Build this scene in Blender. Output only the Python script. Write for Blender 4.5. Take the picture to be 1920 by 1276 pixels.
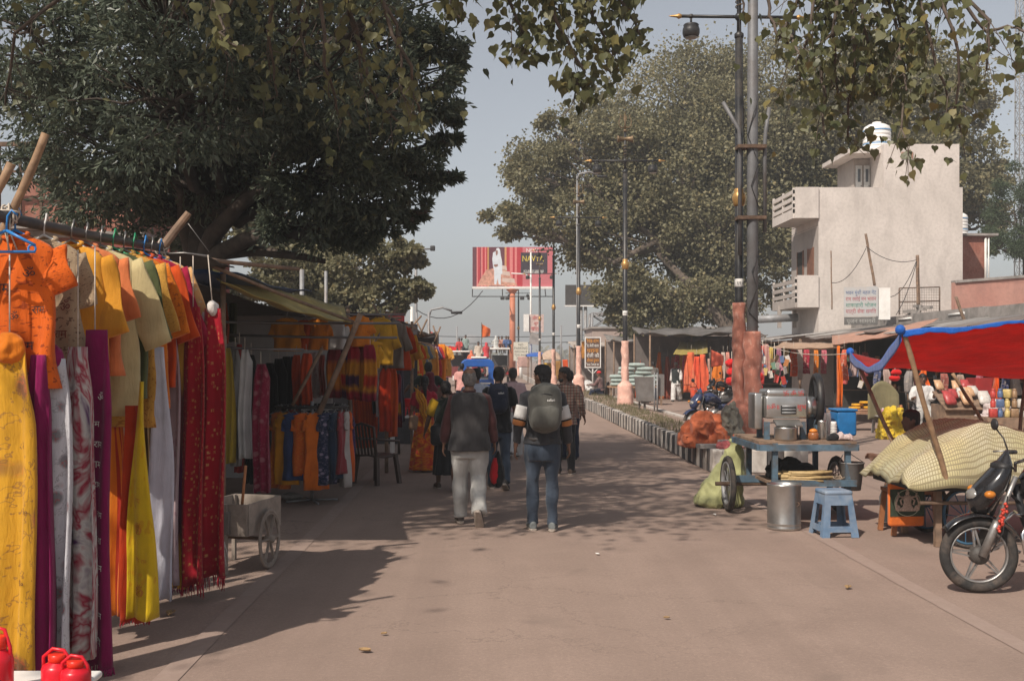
import bpy, bmesh, math, random
import numpy as np
from mathutils import Vector, Matrix, Euler, noise
for _o in list(bpy.data.objects):
 bpy.data.objects.remove(_o)
SC = bpy.context.scene
COL = SC.collection
R = math.radians
# ------------------------------------------------------------------ camera, sky, sun, exposure
CAM_H = 1.85
FPX, VPX, VPY = 2000.0, 912.0, 672.0        # focal length and vanishing point on a 1920 px wide frame
cam_d = bpy.data.cameras.new('camera')
cam_d.sensor_width = 36.0
cam_d.lens = 36.0 * FPX / 1920.0
cam_d.shift_x = (960.0 - VPX) / 1920.0
cam_d.shift_y = (VPY - 638.0) / 1920.0
cam_d.clip_end = 3000.0
cam = bpy.data.objects.new('camera', cam_d)
COL.objects.link(cam)
cam.location = (0, 0, CAM_H)
cam.rotation_euler = (R(90), 0, 0)
SC.camera = cam
SUN_EL = 47.0
SUN_TO = Vector((0.60, 0.80, 0)).normalized()       # horizontal direction in which the light travels
world = bpy.data.worlds.new('World')
SC.world = world
world.use_nodes = True
_nt = world.node_tree
_bg = _nt.nodes['Background']
_sky = _nt.nodes.new('ShaderNodeTexSky')
_sky.sky_type = 'NISHITA'
_sky.sun_disc = False
_sky.sun_elevation = R(SUN_EL)
_sky.sun_rotation = math.atan2(-SUN_TO.x, -SUN_TO.y)
_sky.air_density = 1.0
_sky.dust_density = 2.0
_sky.ozone_density = 1.0
_hs = _nt.nodes.new('ShaderNodeHueSaturation')
_hs.inputs['Saturation'].default_value = 0.36
_nt.links.new(_sky.outputs[0], _hs.inputs['Color'])
_nt.links.new(_hs.outputs[0], _bg.inputs['Color'])
_bg.inputs['Strength'].default_value = 0.105
sun_d = bpy.data.lights.new('sun', 'SUN')
sun_d.energy = 4.5
sun_d.angle = R(0.6)
sun_d.color = (1.0, 0.91, 0.80)
sun = bpy.data.objects.new('sun', sun_d)
COL.objects.link(sun)
_dir = Vector((SUN_TO.x * math.cos(R(SUN_EL)), SUN_TO.y * math.cos(R(SUN_EL)), -math.sin(R(SUN_EL))))
sun.rotation_euler = _dir.to_track_quat('-Z', 'Y').to_euler()
sun.location = (-20, -30, 40)
SC.view_settings.view_transform = 'Standard'
SC.view_settings.look = 'None'
SC.view_settings.gamma = 1.0
SC.view_settings.use_curve_mapping = False
SC.view_settings.exposure = 0.18
SC.render.engine = 'CYCLES'
SC.cycles.max_bounces = 6
SC.cycles.transparent_max_bounces = 8
SC.cycles.volume_bounces = 0
# ------------------------------------------------------------------ helpers
def P(px, py, Y):
 return Vector(((px - VPX) * Y / FPX, Y, CAM_H - (py - VPY) * Y / FPX))
def G(px, py):
 Y = FPX * CAM_H / (py - VPY)
 return Vector(((px - VPX) * Y / FPX, Y, 0.0))
def V(*a):
 return Vector(a)
def tag(o, label=None, cat=None, group=None, kind=None):
 if label: o['label'] = label
 if cat: o['category'] = cat
 if group: o['group'] = group
 if kind: o['kind'] = kind
 return o
def thing(name, label, cat, loc=(0, 0, 0), rz=0.0, group=None):
 o = bpy.data.objects.new(name, None)
 o.empty_display_size = 0.2
 COL.objects.link(o)
 o.location = loc
 o.rotation_euler = (0, 0, rz)
 return tag(o, label, cat, group)
def copy_tree(o, parent=None):
 c = o.copy()
 COL.objects.link(c)
 c.parent = parent
 for ch in o.children:
  copy_tree(ch, c)
 return c
def frame_of(d):
 d = Vector(d).normalized()
 a = Vector((0, 0, 1)) if abs(d.z) < 0.9 else Vector((0, 1, 0))
 u = d.cross(a).normalized()
 return u, d.cross(u).normalized()
def rotm(rx=0, ry=0, rz=0):
 return Euler((rx, ry, rz)).to_matrix()
class MB:
 """collects shapes and links them as ONE mesh object"""
 def __init__(s):
  s.v = []; s.f = []; s.m = []; s.s = []; s.uv = {}
 def add(s, vs, fs, m=0, sm=False, uv=None):
  b = len(s.v)
  s.v.extend([tuple(v) for v in vs])
  for f in fs:
   s.f.append([b + i for i in f])
  s.m.extend([m] * len(fs)); s.s.extend([sm] * len(fs))
  if uv is not None:
   for i, t in enumerate(uv): s.uv[b + i] = t
  return s
 def box(s, c, d, rot=None, m=0, taper=1.0):
  c = Vector(c); hx, hy, hz = d[0] / 2, d[1] / 2, d[2] / 2
  vs = []
  for z in (-1, 1):
   k = taper if z > 0 else 1.0
   for x, y in ((-1, -1), (1, -1), (1, 1), (-1, 1)):
    p = Vector((x * hx * k, y * hy * k, z * hz))
    if rot is not None: p = rot @ p
    vs.append(c + p)
  return s.add(vs, [(3, 2, 1, 0), (4, 5, 6, 7), (0, 1, 5, 4), (1, 2, 6, 5), (2, 3, 7, 6), (3, 0, 4, 7)], m)
 def rbox(s, c, d, r=0.02, rot=None, m=0, n=3, sm=True):
  """box with rounded vertical and top edges"""
  c = Vector(c); hx, hy, hz = d[0] / 2, d[1] / 2, d[2] / 2
  r = min(r, hx * .98, hy * .98, hz * .98)
  rings = []
  def ring(ins, z):
   pts = []
   for cx, cy, a0 in ((1, 1, 0), (-1, 1, 90), (-1, -1, 180), (1, -1, 270)):
    for k in range(n + 1):
     a = R(a0 + 90 * k / n)
     rr = max(r - ins, 0.0005)
     p = Vector((cx * (hx - r) + rr * math.cos(a), cy * (hy - r) + rr * math.sin(a), z))
     if rot is not None: p = rot @ p
     pts.append(c + p)
   return pts
  for k in range(n + 1):
   a = R(90 * k / n)
   rings.append(ring(r - r * math.sin(a), -hz + r - r * math.cos(a)))
  for k in range(n + 1):
   a = R(90 * k / n)
   rings.append(ring(r - r * math.cos(a), hz - r + r * math.sin(a)))
  return s.loft(rings, m=m, sm=sm)
 def beam(s, p, q, w, h=None, m=0, up=None):
  p, q = Vector(p), Vector(q); h = h or w
  d = (q - p).normalized()
  if up is None: u, v = frame_of(d)
  else:
   u = d.cross(Vector(up)).normalized(); v = u.cross(d)
  vs = [e + u * (a * w / 2) + v * (b * h / 2) for e in (p, q) for a, b in ((-1, -1), (1, -1), (1, 1), (-1, 1))]
  return s.add(vs, [(3, 2, 1, 0), (4, 5, 6, 7), (0, 1, 5, 4), (1, 2, 6, 5), (2, 3, 7, 6), (3, 0, 4, 7)], m)
 def tube(s, pts, r, seg=8, m=0, cap=True, sm=True):
  pts = [Vector(p) for p in pts]
  n = len(pts)
  rs = r if isinstance(r, (list, tuple)) else [r] * n
  rings = []; u = None
  for i in range(n):
   d = (pts[min(i + 1, n - 1)] - pts[max(i - 1, 0)])
   d = d.normalized() if d.length > 1e-9 else Vector((0, 0, 1))
   if u is None: u, w = frame_of(d)
   else:
    u = (u - d * u.dot(d))
    u = u.normalized() if u.length > 1e-6 else frame_of(d)[0]
    w = d.cross(u).normalized()
   rings.append([pts[i] + (u * math.cos(a) + w * math.sin(a)) * rs[i] for a in (2 * math.pi * k / seg for k in range(seg))])
  return s.loft(rings, m=m, cap=cap, sm=sm)
 def loft(s, rings, m=0, cap=True, sm=True, uv=False, close=True):
  n = len(rings[0]); k = len(rings)
  vs = [p for r_ in rings for p in r_]
  fs = []
  for i in range(k - 1):
   for j in range(n if close else n - 1):
    a = i * n + j; b = i * n + (j + 1) % n
    fs.append((a, b, b + n, a + n))
  uvs = [(j / n, i / (k - 1)) for i in range(k) for j in range(n)] if uv else None
  s.add(vs, fs, m, sm, uvs)
  if cap and close:
   b = len(s.v) - k * n
   s.f.append([b + j for j in reversed(range(n))]); s.m.append(m); s.s.append(False)
   s.f.append([b + (k - 1) * n + j for j in range(n)]); s.m.append(m); s.s.append(False)
  return s
 def lathe(s, prof, c=(0, 0, 0), seg=20, m=0, rot=None, sm=True, cap=True):
  c = Vector(c); rings = []
  for r_, z in prof:
   ring = []
   for k in range(seg):
    a = 2 * math.pi * k / seg
    p = Vector((max(r_, 1e-4) * math.cos(a), max(r_, 1e-4) * math.sin(a), z))
    if rot is not None: p = rot @ p
    ring.append(c + p)
   rings.append(ring)
  return s.loft(rings, m=m, sm=sm, cap=cap)
 def ball(s, c, r, seg=12, m=0, rot=None):
  r = r if isinstance(r, (tuple, list)) else (r, r, r)
  c = Vector(c); rings = []; nn = max(4, seg // 2)
  for i in range(nn + 1):
   t = math.pi * i / nn
   ring = []
   for k in range(seg):
    a = 2 * math.pi * k / seg
    q = max(math.sin(t), 1e-3)
    p = Vector((r[0] * q * math.cos(a), r[1] * q * math.sin(a), -r[2] * math.cos(t)))
    if rot is not None: p = rot @ p
    ring.append(c + p)
   rings.append(ring)
  return s.loft(rings, m=m)
 def torus(s, c, R1, r, axis=(0, 0, 1), seg=28, sec=8, m=0, sx=1.0):
  c = Vector(c); ax = Vector(axis).normalized(); u, w = frame_of(ax)
  vs = []
  for i in range(seg):
   a = 2 * math.pi * i / seg
   d = u * math.cos(a) + w * math.sin(a)
   for j in range(sec):
    b = 2 * math.pi * j / sec
    vs.append(c + d * (R1 + r * math.cos(b)) + ax * (r * sx * math.sin(b)))
  fs = [(i * sec + j, ((i + 1) % seg) * sec + j, ((i + 1) % seg) * sec + (j + 1) % sec, i * sec + (j + 1) % sec) for i in range(seg) for j in range(sec)]
  return s.add(vs, fs, m, True)
 def grid(s, fn, nu, nv, m=0, sm=True, uv=True):
  vs = []; uvs = []
  for j in range(nv + 1):
   for i in range(nu + 1):
    vs.append(fn(i / nu, j / nv)); uvs.append((i / nu, j / nv))
  fs = [(j * (nu + 1) + i, j * (nu + 1) + i + 1, (j + 1) * (nu + 1) + i + 1, (j + 1) * (nu + 1) + i) for j in range(nv) for i in range(nu)]
  return s.add(vs, fs, m, sm, uvs if uv else None)
 def sheet(s, fn, nu, nv, t=0.006, m=0, sm=True, mb=None):
  """a cloth/sheet with real thickness: two grids and a rim"""
  F = [[Vector(fn(i / nu, j / nv)) for i in range(nu + 1)] for j in range(nv + 1)]
  N = []
  for j in range(nv + 1):
   row = []
   for i in range(nu + 1):
    a = F[j][min(i + 1, nu)] - F[j][max(i - 1, 0)]; b = F[min(j + 1, nv)][i] - F[max(j - 1, 0)][i]
    n_ = a.cross(b); row.append(n_.normalized() if n_.length > 1e-12 else Vector((0, 0, 1)))
   N.append(row)
  w = nu + 1; nn = w * (nv + 1)
  vs = [F[j][i] for j in range(nv + 1) for i in range(w)] + [F[j][i] - N[j][i] * t for j in range(nv + 1) for i in range(w)]
  uvs = [(i / nu, j / nv) for j in range(nv + 1) for i in range(w)] * 2
  top = [(j * w + i, j * w + i + 1, (j + 1) * w + i + 1, (j + 1) * w + i) for j in range(nv) for i in range(nu)]
  s.add(vs, top, m, sm, uvs)
  b = len(s.v) - 2 * nn
  bot = [[b + nn + k for k in reversed(q)] for q in top]
  s.f += bot; s.m += [m if mb is None else mb] * len(bot); s.s += [sm] * len(bot)
  edge = [j * w for j in range(nv + 1)][::-1] + [i for i in range(1, w)] + [j * w + nu for j in range(1, nv + 1)] + [nv * w + i for i in range(nu - 1, 0, -1)]
  for k in range(len(edge)):
   a, c = edge[k], edge[(k + 1) % len(edge)]
   s.f.append([b + a, b + nn + a, b + nn + c, b + c]); s.m.append(m); s.s.append(False)
  return s
 def text(s, body, size, o, ux, uy, m=0, depth=0.0, fit=None, align='CENTER'):
  """flat lettering: o = middle of the line, ux/uy = directions on the surface"""
  vs, fs = glyphs(body, align)
  if not vs: return s
  o, ux, uy = Vector(o), Vector(ux).normalized(), Vector(uy).normalized()
  wid = max(v[0] for v in vs) - min(v[0] for v in vs)
  kx = size
  if fit and wid * size > fit: kx = fit / wid
  return s.add([o + ux * (x * kx) + uy * ((y - .35) * size) for x, y in vs], fs, m)
 def build(s, name, mats, parent=None, o=None, loc=None, rz=None, label=None, cat=None, group=None, kind=None):
  me = bpy.data.meshes.new(name)
  vs = s.v
  if o is not None:
   ox, oy, oz = o
   vs = [(x - ox, y - oy, z - oz) for x, y, z in vs]
  me.from_pydata(vs, [], s.f)
  if not isinstance(mats, (list, tuple)): mats = [mats]
  for mm in mats: me.materials.append(mm)
  me.polygons.foreach_set('use_smooth', s.s)
  if len(mats) > 1: me.polygons.foreach_set('material_index', s.m)
  if s.uv:
   l = me.uv_layers.new(name='UVMap')
   li = np.zeros(len(me.loops), dtype=np.int32); me.loops.foreach_get('vertex_index', li)
   arr = np.zeros((len(s.v), 2), dtype=np.float32)
   for k, t in s.uv.items(): arr[k] = t
   l.data.foreach_set('uv', arr[li].ravel())
  me.update()
  ob = bpy.data.objects.new(name, me)
  COL.objects.link(ob)
  if parent is not None: ob.parent = parent
  if o is not None: ob.location = o
  if loc is not None: ob.location = loc
  if rz is not None: ob.rotation_euler = (0, 0, rz)
  return tag(ob, label, cat, group, kind)
_gl = {}
TMP = bpy.data.scenes.new('scratch')      # evaluates modifiers and letters; removed at the end
def glyphs(body, align='CENTER'):
 k = (body, align)
 if k not in _gl:
  cu = bpy.data.curves.new('lettering', 'FONT')
  cu.body = body; cu.align_x = align; cu.resolution_u = 3
  ob = bpy.data.objects.new('lettering', cu)
  TMP.collection.objects.link(ob)
  TMP.view_layers[0].update()
  me = ob.to_mesh()
  _gl[k] = ([(v.co.x, v.co.y) for v in me.vertices], [tuple(p.vertices) for p in me.polygons])
  ob.to_mesh_clear()
  bpy.data.objects.remove(ob); bpy.data.curves.remove(cu)
 return _gl[k]
def inst(name, ob, parent=None, loc=None, rot=None, scale=None, **k):
 """a new object sharing ob's mesh"""
 c = bpy.data.objects.new(name, ob.data if hasattr(ob, 'data') else ob)
 COL.objects.link(c)
 c.parent = parent
 if loc is not None: c.location = loc
 if rot is not None: c.rotation_euler = rot
 if scale is not None: c.scale = scale if isinstance(scale, (tuple, list, Vector)) else (scale,) * 3
 return tag(c, **k)
# ------------------------------------------------------------------ materials
_mats = {}
def _new(name):
 m = bpy.data.materials.new(name)
 m.use_nodes = True
 nt = m.node_tree
 return m, nt, nt.nodes['Principled BSDF'], nt.nodes['Material Output']
def _noise(nt, scale, detail=4, rough=.55, vec=None, dist=0.0):
 n = nt.nodes.new('ShaderNodeTexNoise')
 n.inputs['Scale'].default_value = scale
 n.inputs['Detail'].default_value = detail
 n.inputs['Roughness'].default_value = rough
 n.inputs['Distortion'].default_value = dist
 if vec is not None: nt.links.new(vec, n.inputs['Vector'])
 return n
def _ramp(nt, fac, stops):
 r = nt.nodes.new('ShaderNodeValToRGB')
 el = r.color_ramp.elements
 while len(el) < len(stops): el.new(0.5)
 for e, (p, c) in zip(el, stops):
  e.position = p; e.color = (c[0], c[1], c[2], 1) if hasattr(c, '__len__') else (c, c, c, 1)
 nt.links.new(fac, r.inputs[0])
 return r
def _mix(nt, fac, a, b, mode='MIX'):
 x = nt.nodes.new('ShaderNodeMix'); x.data_type = 'RGBA'; x.blend_type = mode
 for sock, val in ((x.inputs[0], fac), (x.inputs[6], a), (x.inputs[7], b)):
  if hasattr(val, 'is_output'): nt.links.new(val, sock)
  elif hasattr(val, '__len__'): sock.default_value = (val[0], val[1], val[2], 1)
  else: sock.default_value = val
 return x.outputs[2]
def _bump(nt, h, strength, bsdf, dist=0.02):
 b = nt.nodes.new('ShaderNodeBump')
 b.inputs['Strength'].default_value = strength; b.inputs['Distance'].default_value = dist
 nt.links.new(h, b.inputs['Height']); nt.links.new(b.outputs[0], bsdf.inputs['Normal'])
 return b
def _obj(nt):
 return nt.nodes.new('ShaderNodeTexCoord').outputs['Object']
def _pos(nt):
 return nt.nodes.new('ShaderNodeNewGeometry').outputs['Position']
def MAT(name, col, rough=.7, metal=0., var=.25, scale=6., bump=.15, bscale=60., stain=None, stain_amt=.5, stain_scale=2., spec=.4, coat=0., rand=0.):
 """general surface: colour with two noise scales, blotchy stain, fine relief"""
 if name in _mats: return _mats[name]
 m, nt, b, out = _new(name)
 pos = _pos(nt)
 n1 = _noise(nt, scale, 5, .6, pos)
 d = tuple(c * (1 - var) for c in col); l = tuple(min(1, c * (1 + var)) for c in col)
 c = _ramp(nt, n1.outputs[0], [(.3, d), (.7, l)]).outputs[0]
 if stain is not None:
  n2 = _noise(nt, stain_scale, 6, .65, pos, .4)
  f = _ramp(nt, n2.outputs[0], [(.45, 0), (.68, stain_amt)]).outputs[0]
  c = _mix(nt, f, c, stain)
 if rand:
  oi = nt.nodes.new('ShaderNodeObjectInfo')
  f = _ramp(nt, oi.outputs['Random'], [(0, 1 - rand), (1, 1 + rand)]).outputs[0]
  c = _mix(nt, 1.0, c, f, 'MULTIPLY')
 nt.links.new(c, b.inputs['Base Color'])
 b.inputs['Roughness'].default_value = rough
 b.inputs['Metallic'].default_value = metal
 b.inputs['Specular IOR Level'].default_value = spec
 if coat: b.inputs['Coat Weight'].default_value = coat
 if bump:
  _bump(nt, _noise(nt, bscale, 4, .6, pos).outputs[0], bump, b, 0.01)
 _mats[name] = m
 return m
def _translucent(nt, b, out, col, amt):
 t = nt.nodes.new('ShaderNodeBsdfTranslucent')
 if hasattr(col, 'is_output'): nt.links.new(col, t.inputs[0])
 else: t.inputs[0].default_value = (*col[:3], 1)
 x = nt.nodes.new('ShaderNodeMixShader'); x.inputs[0].default_value = amt
 nt.links.new(b.outputs[0], x.inputs[1]); nt.links.new(t.outputs[0], x.inputs[2])
 nt.links.new(x.outputs[0], out.inputs['Surface'])
def CLOTH(col, pat=None, col2=(.8, .8, .8), col3=None, scale=1.0, key=None, trans=.18, rough=.85):
 """woven cloth; pat works on the cloth's own UV (u round, v down)"""
 name = key or 'cloth_%s_%s_%s_%s_%.2f' % (pat, '_'.join('%.2f' % c for c in col), '_'.join('%.2f' % c for c in col2), '' if col3 is None else '_'.join('%.2f' % c for c in col3), scale)
 if name in _mats: return _mats[name]
 m, nt, b, out = _new('cloth')
 uv = nt.nodes.new('ShaderNodeTexCoord').outputs['UV']
 pos = _obj(nt)
 n1 = _noise(nt, 5, 3, .5, pos)
 c = _ramp(nt, n1.outputs[0], [(.3, tuple(x * .82 for x in col)), (.7, tuple(min(1, x * 1.12) for x in col))]).outputs[0]
 def mapped(sx, sy):
  mp = nt.nodes.new('ShaderNodeMapping'); mp.inputs['Scale'].default_value = (sx, sy, 1)
  nt.links.new(uv, mp.inputs[0]); return mp.outputs[0]
 if pat == 'flecks':            # small golden woven motifs in rows
  v = nt.nodes.new('ShaderNodeTexVoronoi'); v.inputs['Scale'].default_value = 1; v.inputs['Randomness'].default_value = .6; v.distance = 'CHEBYCHEV'
  nt.links.new(mapped(16 * scale, 30 * scale), v.inputs['Vector'])
  f = _ramp(nt, v.outputs['Distance'], [(.20, .7), (.27, 0)]).outputs[0]
  n9 = _noise(nt, 1, 2, .8, mapped(60 * scale, 30 * scale))
  f = _mix(nt, 1.0, f, _ramp(nt, n9.outputs[0], [(.42, .1), (.56, 1)]).outputs[0], 'MULTIPLY')
  c = _mix(nt, f, c, col2)
 elif pat == 'tiedye':
  n = _noise(nt, 1, 3, .6, mapped(2.2 * scale, 3.4 * scale), 1.2)
  c = _ramp(nt, n.outputs[0], [(.28, col), (.42, col2), (.52, col3 or col), (.62, col2), (.75, col)]).outputs[0]
 elif pat == 'bands':           # dyed bands across, blurred by noise
  s = nt.nodes.new('ShaderNodeSeparateXYZ'); nt.links.new(uv, s.inputs[0])
  n = _noise(nt, 1, 4, .6, mapped(9, 9))
  a = nt.nodes.new('ShaderNodeMath'); a.operation = 'MULTIPLY_ADD'; a.inputs[1].default_value = .13; nt.links.new(n.outputs[0], a.inputs[0]); nt.links.new(s.outputs[1], a.inputs[2])
  k = col3 or col
  c = _ramp(nt, a.outputs[0], [(.1, col), (.3, col), (.4, k), (.58, k), (.64, col2), (.78, col2), (.86, k), (.95, col)]).outputs[0]
 elif pat == 'floral':
  v = nt.nodes.new('ShaderNodeTexVoronoi'); v.inputs['Scale'].default_value = 1; v.inputs['Randomness'].default_value = .9
  nt.links.new(mapped(7 * scale, 14 * scale), v.inputs['Vector'])
  n = _noise(nt, 1, 3, .7, mapped(14 * scale, 28 * scale))
  f = _ramp(nt, v.outputs['Distance'], [(.22, .9), (.34, 0)]).outputs[0]
  g = _ramp(nt, n.outputs[0], [(.47, 0), (.5, 1), (.53, 0)]).outputs[0]
  c2 = _mix(nt, g, col2, col3 or col2)
  c = _mix(nt, f, c, c2); c = _mix(nt, _ramp(nt, n.outputs[0], [(.55, 0), (.57, .7), (.6, 0)]).outputs[0], c, col2)
 elif pat == 'stripes':
  w = nt.nodes.new('ShaderNodeTexWave'); w.inputs['Scale'].default_value = 3.2 * scale; w.bands_direction = 'X'; w.inputs['Distortion'].default_value = .3
  nt.links.new(mapped(1, 1), w.inputs['Vector'])
  c = _mix(nt, _ramp(nt, w.outputs[0], [(.62, 0), (.7, .9)]).outputs[0], c, col2)
 elif pat == 'print':           # loose little block print
  n = _noise(nt, 1, 2, .8, mapped(26 * scale, 46 * scale))
  f = _ramp(nt, n.outputs[0], [(.57, 0), (.62, .75)]).outputs[0]
  c = _mix(nt, f, c, col2)
 elif pat == 'check':
  t = nt.nodes.new('ShaderNodeTexWave'); t.inputs['Scale'].default_value = 2.3 * scale; t.bands_direction = 'X'; nt.links.new(pos, t.inputs['Vector'])
  t2 = nt.nodes.new('ShaderNodeTexWave'); t2.inputs['Scale'].default_value = 2.3 * scale; t2.bands_direction = 'Z'; nt.links.new(pos, t2.inputs['Vector'])
  c = _mix(nt, _ramp(nt, t.outputs[0], [(.5, 0), (.6, .6)]).outputs[0], c, col2)
  c = _mix(nt, _ramp(nt, t2.outputs[0], [(.5, 0), (.6, .6)]).outputs[0], c, col3 or col2)
 nt.links.new(c, b.inputs['Base Color'])
 b.inputs['Roughness'].default_value = rough
 b.inputs['Specular IOR Level'].default_value = .2
 b.inputs['Sheen Weight'].default_value = .15
 ms = nt.nodes.new('ShaderNodeMapping'); ms.inputs['Scale'].default_value = (1, 1, .25); nt.links.new(pos, ms.inputs[0])
 nb = _noise(nt, 19, 5, .6, ms.outputs[0], .5)
 nf = _noise(nt, 420, 2, .5, pos)
 mm = nt.nodes.new('ShaderNodeMath'); mm.operation = 'MULTIPLY_ADD'; mm.inputs[1].default_value = .12
 nt.links.new(nf.outputs[0], mm.inputs[0]); nt.links.new(nb.outputs[0], mm.inputs[2])
 _bump(nt, mm.outputs[0], .55, b, 0.03)
 if trans: _translucent(nt, b, out, c, trans)
 else: pass
 _mats[name] = m
 return m
def LEAF(name, dark, light, yellow=None, trans=.35, rough=.45, yfrac=.12):
 if name in _mats: return _mats[name]
 m, nt, b, out = _new(name)
 g = nt.nodes.new('ShaderNodeNewGeometry')
 stops = [(0, dark), (.8 - yfrac, light)]
 if yellow: stops += [(1 - yfrac, light), (1, yellow)]
 c = _ramp(nt, g.outputs['Random Per Island'], stops).outputs[0]
 n = _noise(nt, .7, 2, .5, g.outputs['Position'])
 c = _mix(nt, _ramp(nt, n.outputs[0], [(.35, 0), (.7, .45)]).outputs[0], c, light)
 nt.links.new(c, b.inputs['Base Color'])
 b.inputs['Roughness'].default_value = rough
 b.inputs['Specular IOR Level'].default_value = .35
 _translucent(nt, b, out, c, trans)
 _mats[name] = m
 return m
def GLASS(name='window_glass', col=(.05, .06, .07), rough=.08):
 if name in _mats: return _mats[name]
 m, nt, b, out = _new(name)
 n = _noise(nt, 3, 3, .6, _pos(nt))
 nt.links.new(_ramp(nt, n.outputs[0], [(.3, tuple(c * .7 for c in col)), (.7, tuple(c * 1.5 for c in col))]).outputs[0], b.inputs['Base Color'])
 b.inputs['Roughness'].default_value = rough
 b.inputs['Specular IOR Level'].default_value = .8
 _mats[name] = m
 return m
BLACKP = MAT('black_paint', (.018, .018, .02), .42, 0, .3, 8, .08, 90, (.09, .075, .06), .5, 3)
STEEL = MAT('galvanised_steel', (.26, .26, .265), .6, .35, .2, 7, .08, 60, (.2, .14, .1), .45, 2.5)
RUST = MAT('rusty_iron', (.12, .075, .05), .8, .2, .4, 12, .3, 70)
BRONZE = MAT('dull_bronze', (.17, .115, .065), .5, .5, .25, 12, .1, 60)
GOLD = MAT('gold_paint', (.45, .26, .09), .4, .5, .2, 12, .1, 60)
CONC = MAT('old_concrete', (.30, .27, .25), .9, 0, .2, 3, .3, 40, (.12, .115, .105), .7, 1.6)
WOOD = MAT('weathered_wood', (.23, .15, .10), .85, 0, .35, 9, .3, 50, (.1, .08, .07), .5, 4)
BAMBOO = MAT('bamboo', (.30, .185, .105), .65, 0, .3, 10, .2, 50, (.13, .08, .05), .65, 7)
DARKMETAL = MAT('dark_metal', (.03, .03, .033), .5, .4, .3, 10, .1, 80, (.1, .08, .06), .4, 4)
RUBBER = MAT('tyre_rubber', (.028, .026, .025), .85, 0, .3, 20, .3, 90, (.16, .12, .095), .6, 6)
CHROME = MAT('chrome', (.6, .6, .6), .18, 1., .1, 6, .02, 30, (.3, .26, .22), .3, 6)
WHITEP = MAT('white_paint', (.72, .70, .67), .6, 0, .06, 5, .1, 40, (.45, .38, .32), .35, 2)
WHITEPL = MAT('white_plastic', (.75, .73, .70), .35, 0, .05, 6, .03, 40)
REDPL = MAT('red_plastic', (.62, .012, .025), .3, 0, .1, 6, .03, 40)
ROPE = MAT('pale_rope', (.5, .44, .37), .9, 0, .2, 30, .3, 150)
INK_W = MAT('white_ink', (.74, .72, .68), .7, 0, .05, 10, 0)
INK_B = MAT('black_ink', (.02, .02, .022), .7, 0, .1, 10, 0)
INK_R = MAT('red_ink', (.5, .04, .04), .7, 0, .1, 10, 0)
# ================================================================== ground, road, median
def ground_mat(name, col, dust, dark, speck=.5):
 m, nt, b, out = _new(name)
 pos = _pos(nt)
 big = _noise(nt, .16, 5, .6, pos, .6)
 mid = _noise(nt, 1.3, 6, .65, pos, .4)
 fine = _noise(nt, 38, 4, .7, pos)
 grit = _noise(nt, 160, 2, .6, pos)
 c = _ramp(nt, mid.outputs[0], [(.3, tuple(x * .86 for x in col)), (.7, tuple(x * 1.12 for x in col))]).outputs[0]
 c = _mix(nt, _ramp(nt, big.outputs[0], [(.42, 0), (.66, .7)]).outputs[0], c, dust)
 c = _mix(nt, _ramp(nt, fine.outputs[0], [(.5, 0), (.78, speck)]).outputs[0], c, tuple(x * 1.35 for x in dust))
 c = _mix(nt, _ramp(nt, fine.outputs[0], [(.22, speck), (.42, 0)]).outputs[0], c, dark)
 c = _mix(nt, _ramp(nt, grit.outputs[0], [(.3, .45), (.46, 0)]).outputs[0], c, dark)
 mp = nt.nodes.new('ShaderNodeMapping'); mp.inputs['Scale'].default_value = (1.6, .05, 1); nt.links.new(pos, mp.inputs[0])
 tr = _noise(nt, 1.1, 4, .6, mp.outputs[0], .2)
 c = _mix(nt, _ramp(nt, tr.outputs[0], [(.42, 0), (.62, .38)]).outputs[0], c, tuple(x * .78 for x in col))
 vo = nt.nodes.new('ShaderNodeTexVoronoi'); vo.feature = 'DISTANCE_TO_EDGE'; vo.inputs['Scale'].default_value = .55
 wp = _noise(nt, 1.7, 5, .7, pos); wa = nt.nodes.new('ShaderNodeVectorMath'); wa.operation = 'MULTIPLY_ADD'; wa.inputs[1].default_value = (.9, .9, .9)
 nt.links.new(wp.outputs[1], wa.inputs[0]); nt.links.new(pos, wa.inputs[2]); nt.links.new(wa.outputs[0], vo.inputs['Vector'])
 ck = _mix(nt, 1.0, _ramp(nt, vo.outputs['Distance'], [(.0, .55), (.006, 0)]).outputs[0], _ramp(nt, big.outputs[0], [(.45, 0), (.6, 1)]).outputs[0], 'MULTIPLY')
 c = _mix(nt, ck, c, tuple(x * .6 for x in dark))
 st = _noise(nt, .55, 3, .7, pos, 1.5)
 c = _mix(nt, _ramp(nt, st.outputs[0], [(.62, 0), (.74, .35)]).outputs[0], c, dark)
 nt.links.new(c, b.inputs['Base Color'])
 b.inputs['Roughness'].default_value = .93
 b.inputs['Specular IOR Level'].default_value = .2
 a = nt.nodes.new('ShaderNodeMath'); a.operation = 'ADD'
 nt.links.new(fine.outputs[0], a.inputs[0]); nt.links.new(grit.outputs[0], a.inputs[1])
 _bump(nt, a.outputs[0], .35, b, .008)
 _mats[name] = m
 return m
EARTH = ground_mat('dusty_earth', (.295, .21, .17), (.345, .25, .20), (.165, .122, .10))
ASPH = ground_mat('dusty_asphalt', (.272, .197, .162), (.318, .235, .193), (.155, .118, .098))
def paint_worn(name, col, under):
 m, nt, b, out = _new(name)
 n = _noise(nt, 9, 6, .75, _pos(nt), .5)
 c = _mix(nt, _ramp(nt, n.outputs[0], [(.46, 0), (.7, .3)]).outputs[0], under, col)
 nt.links.new(c, b.inputs['Base Color']); b.inputs['Roughness'].default_value = .9
 return m
LINE = paint_worn('worn_line_paint', (.40, .31, .26), (.277, .2, .165))
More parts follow.
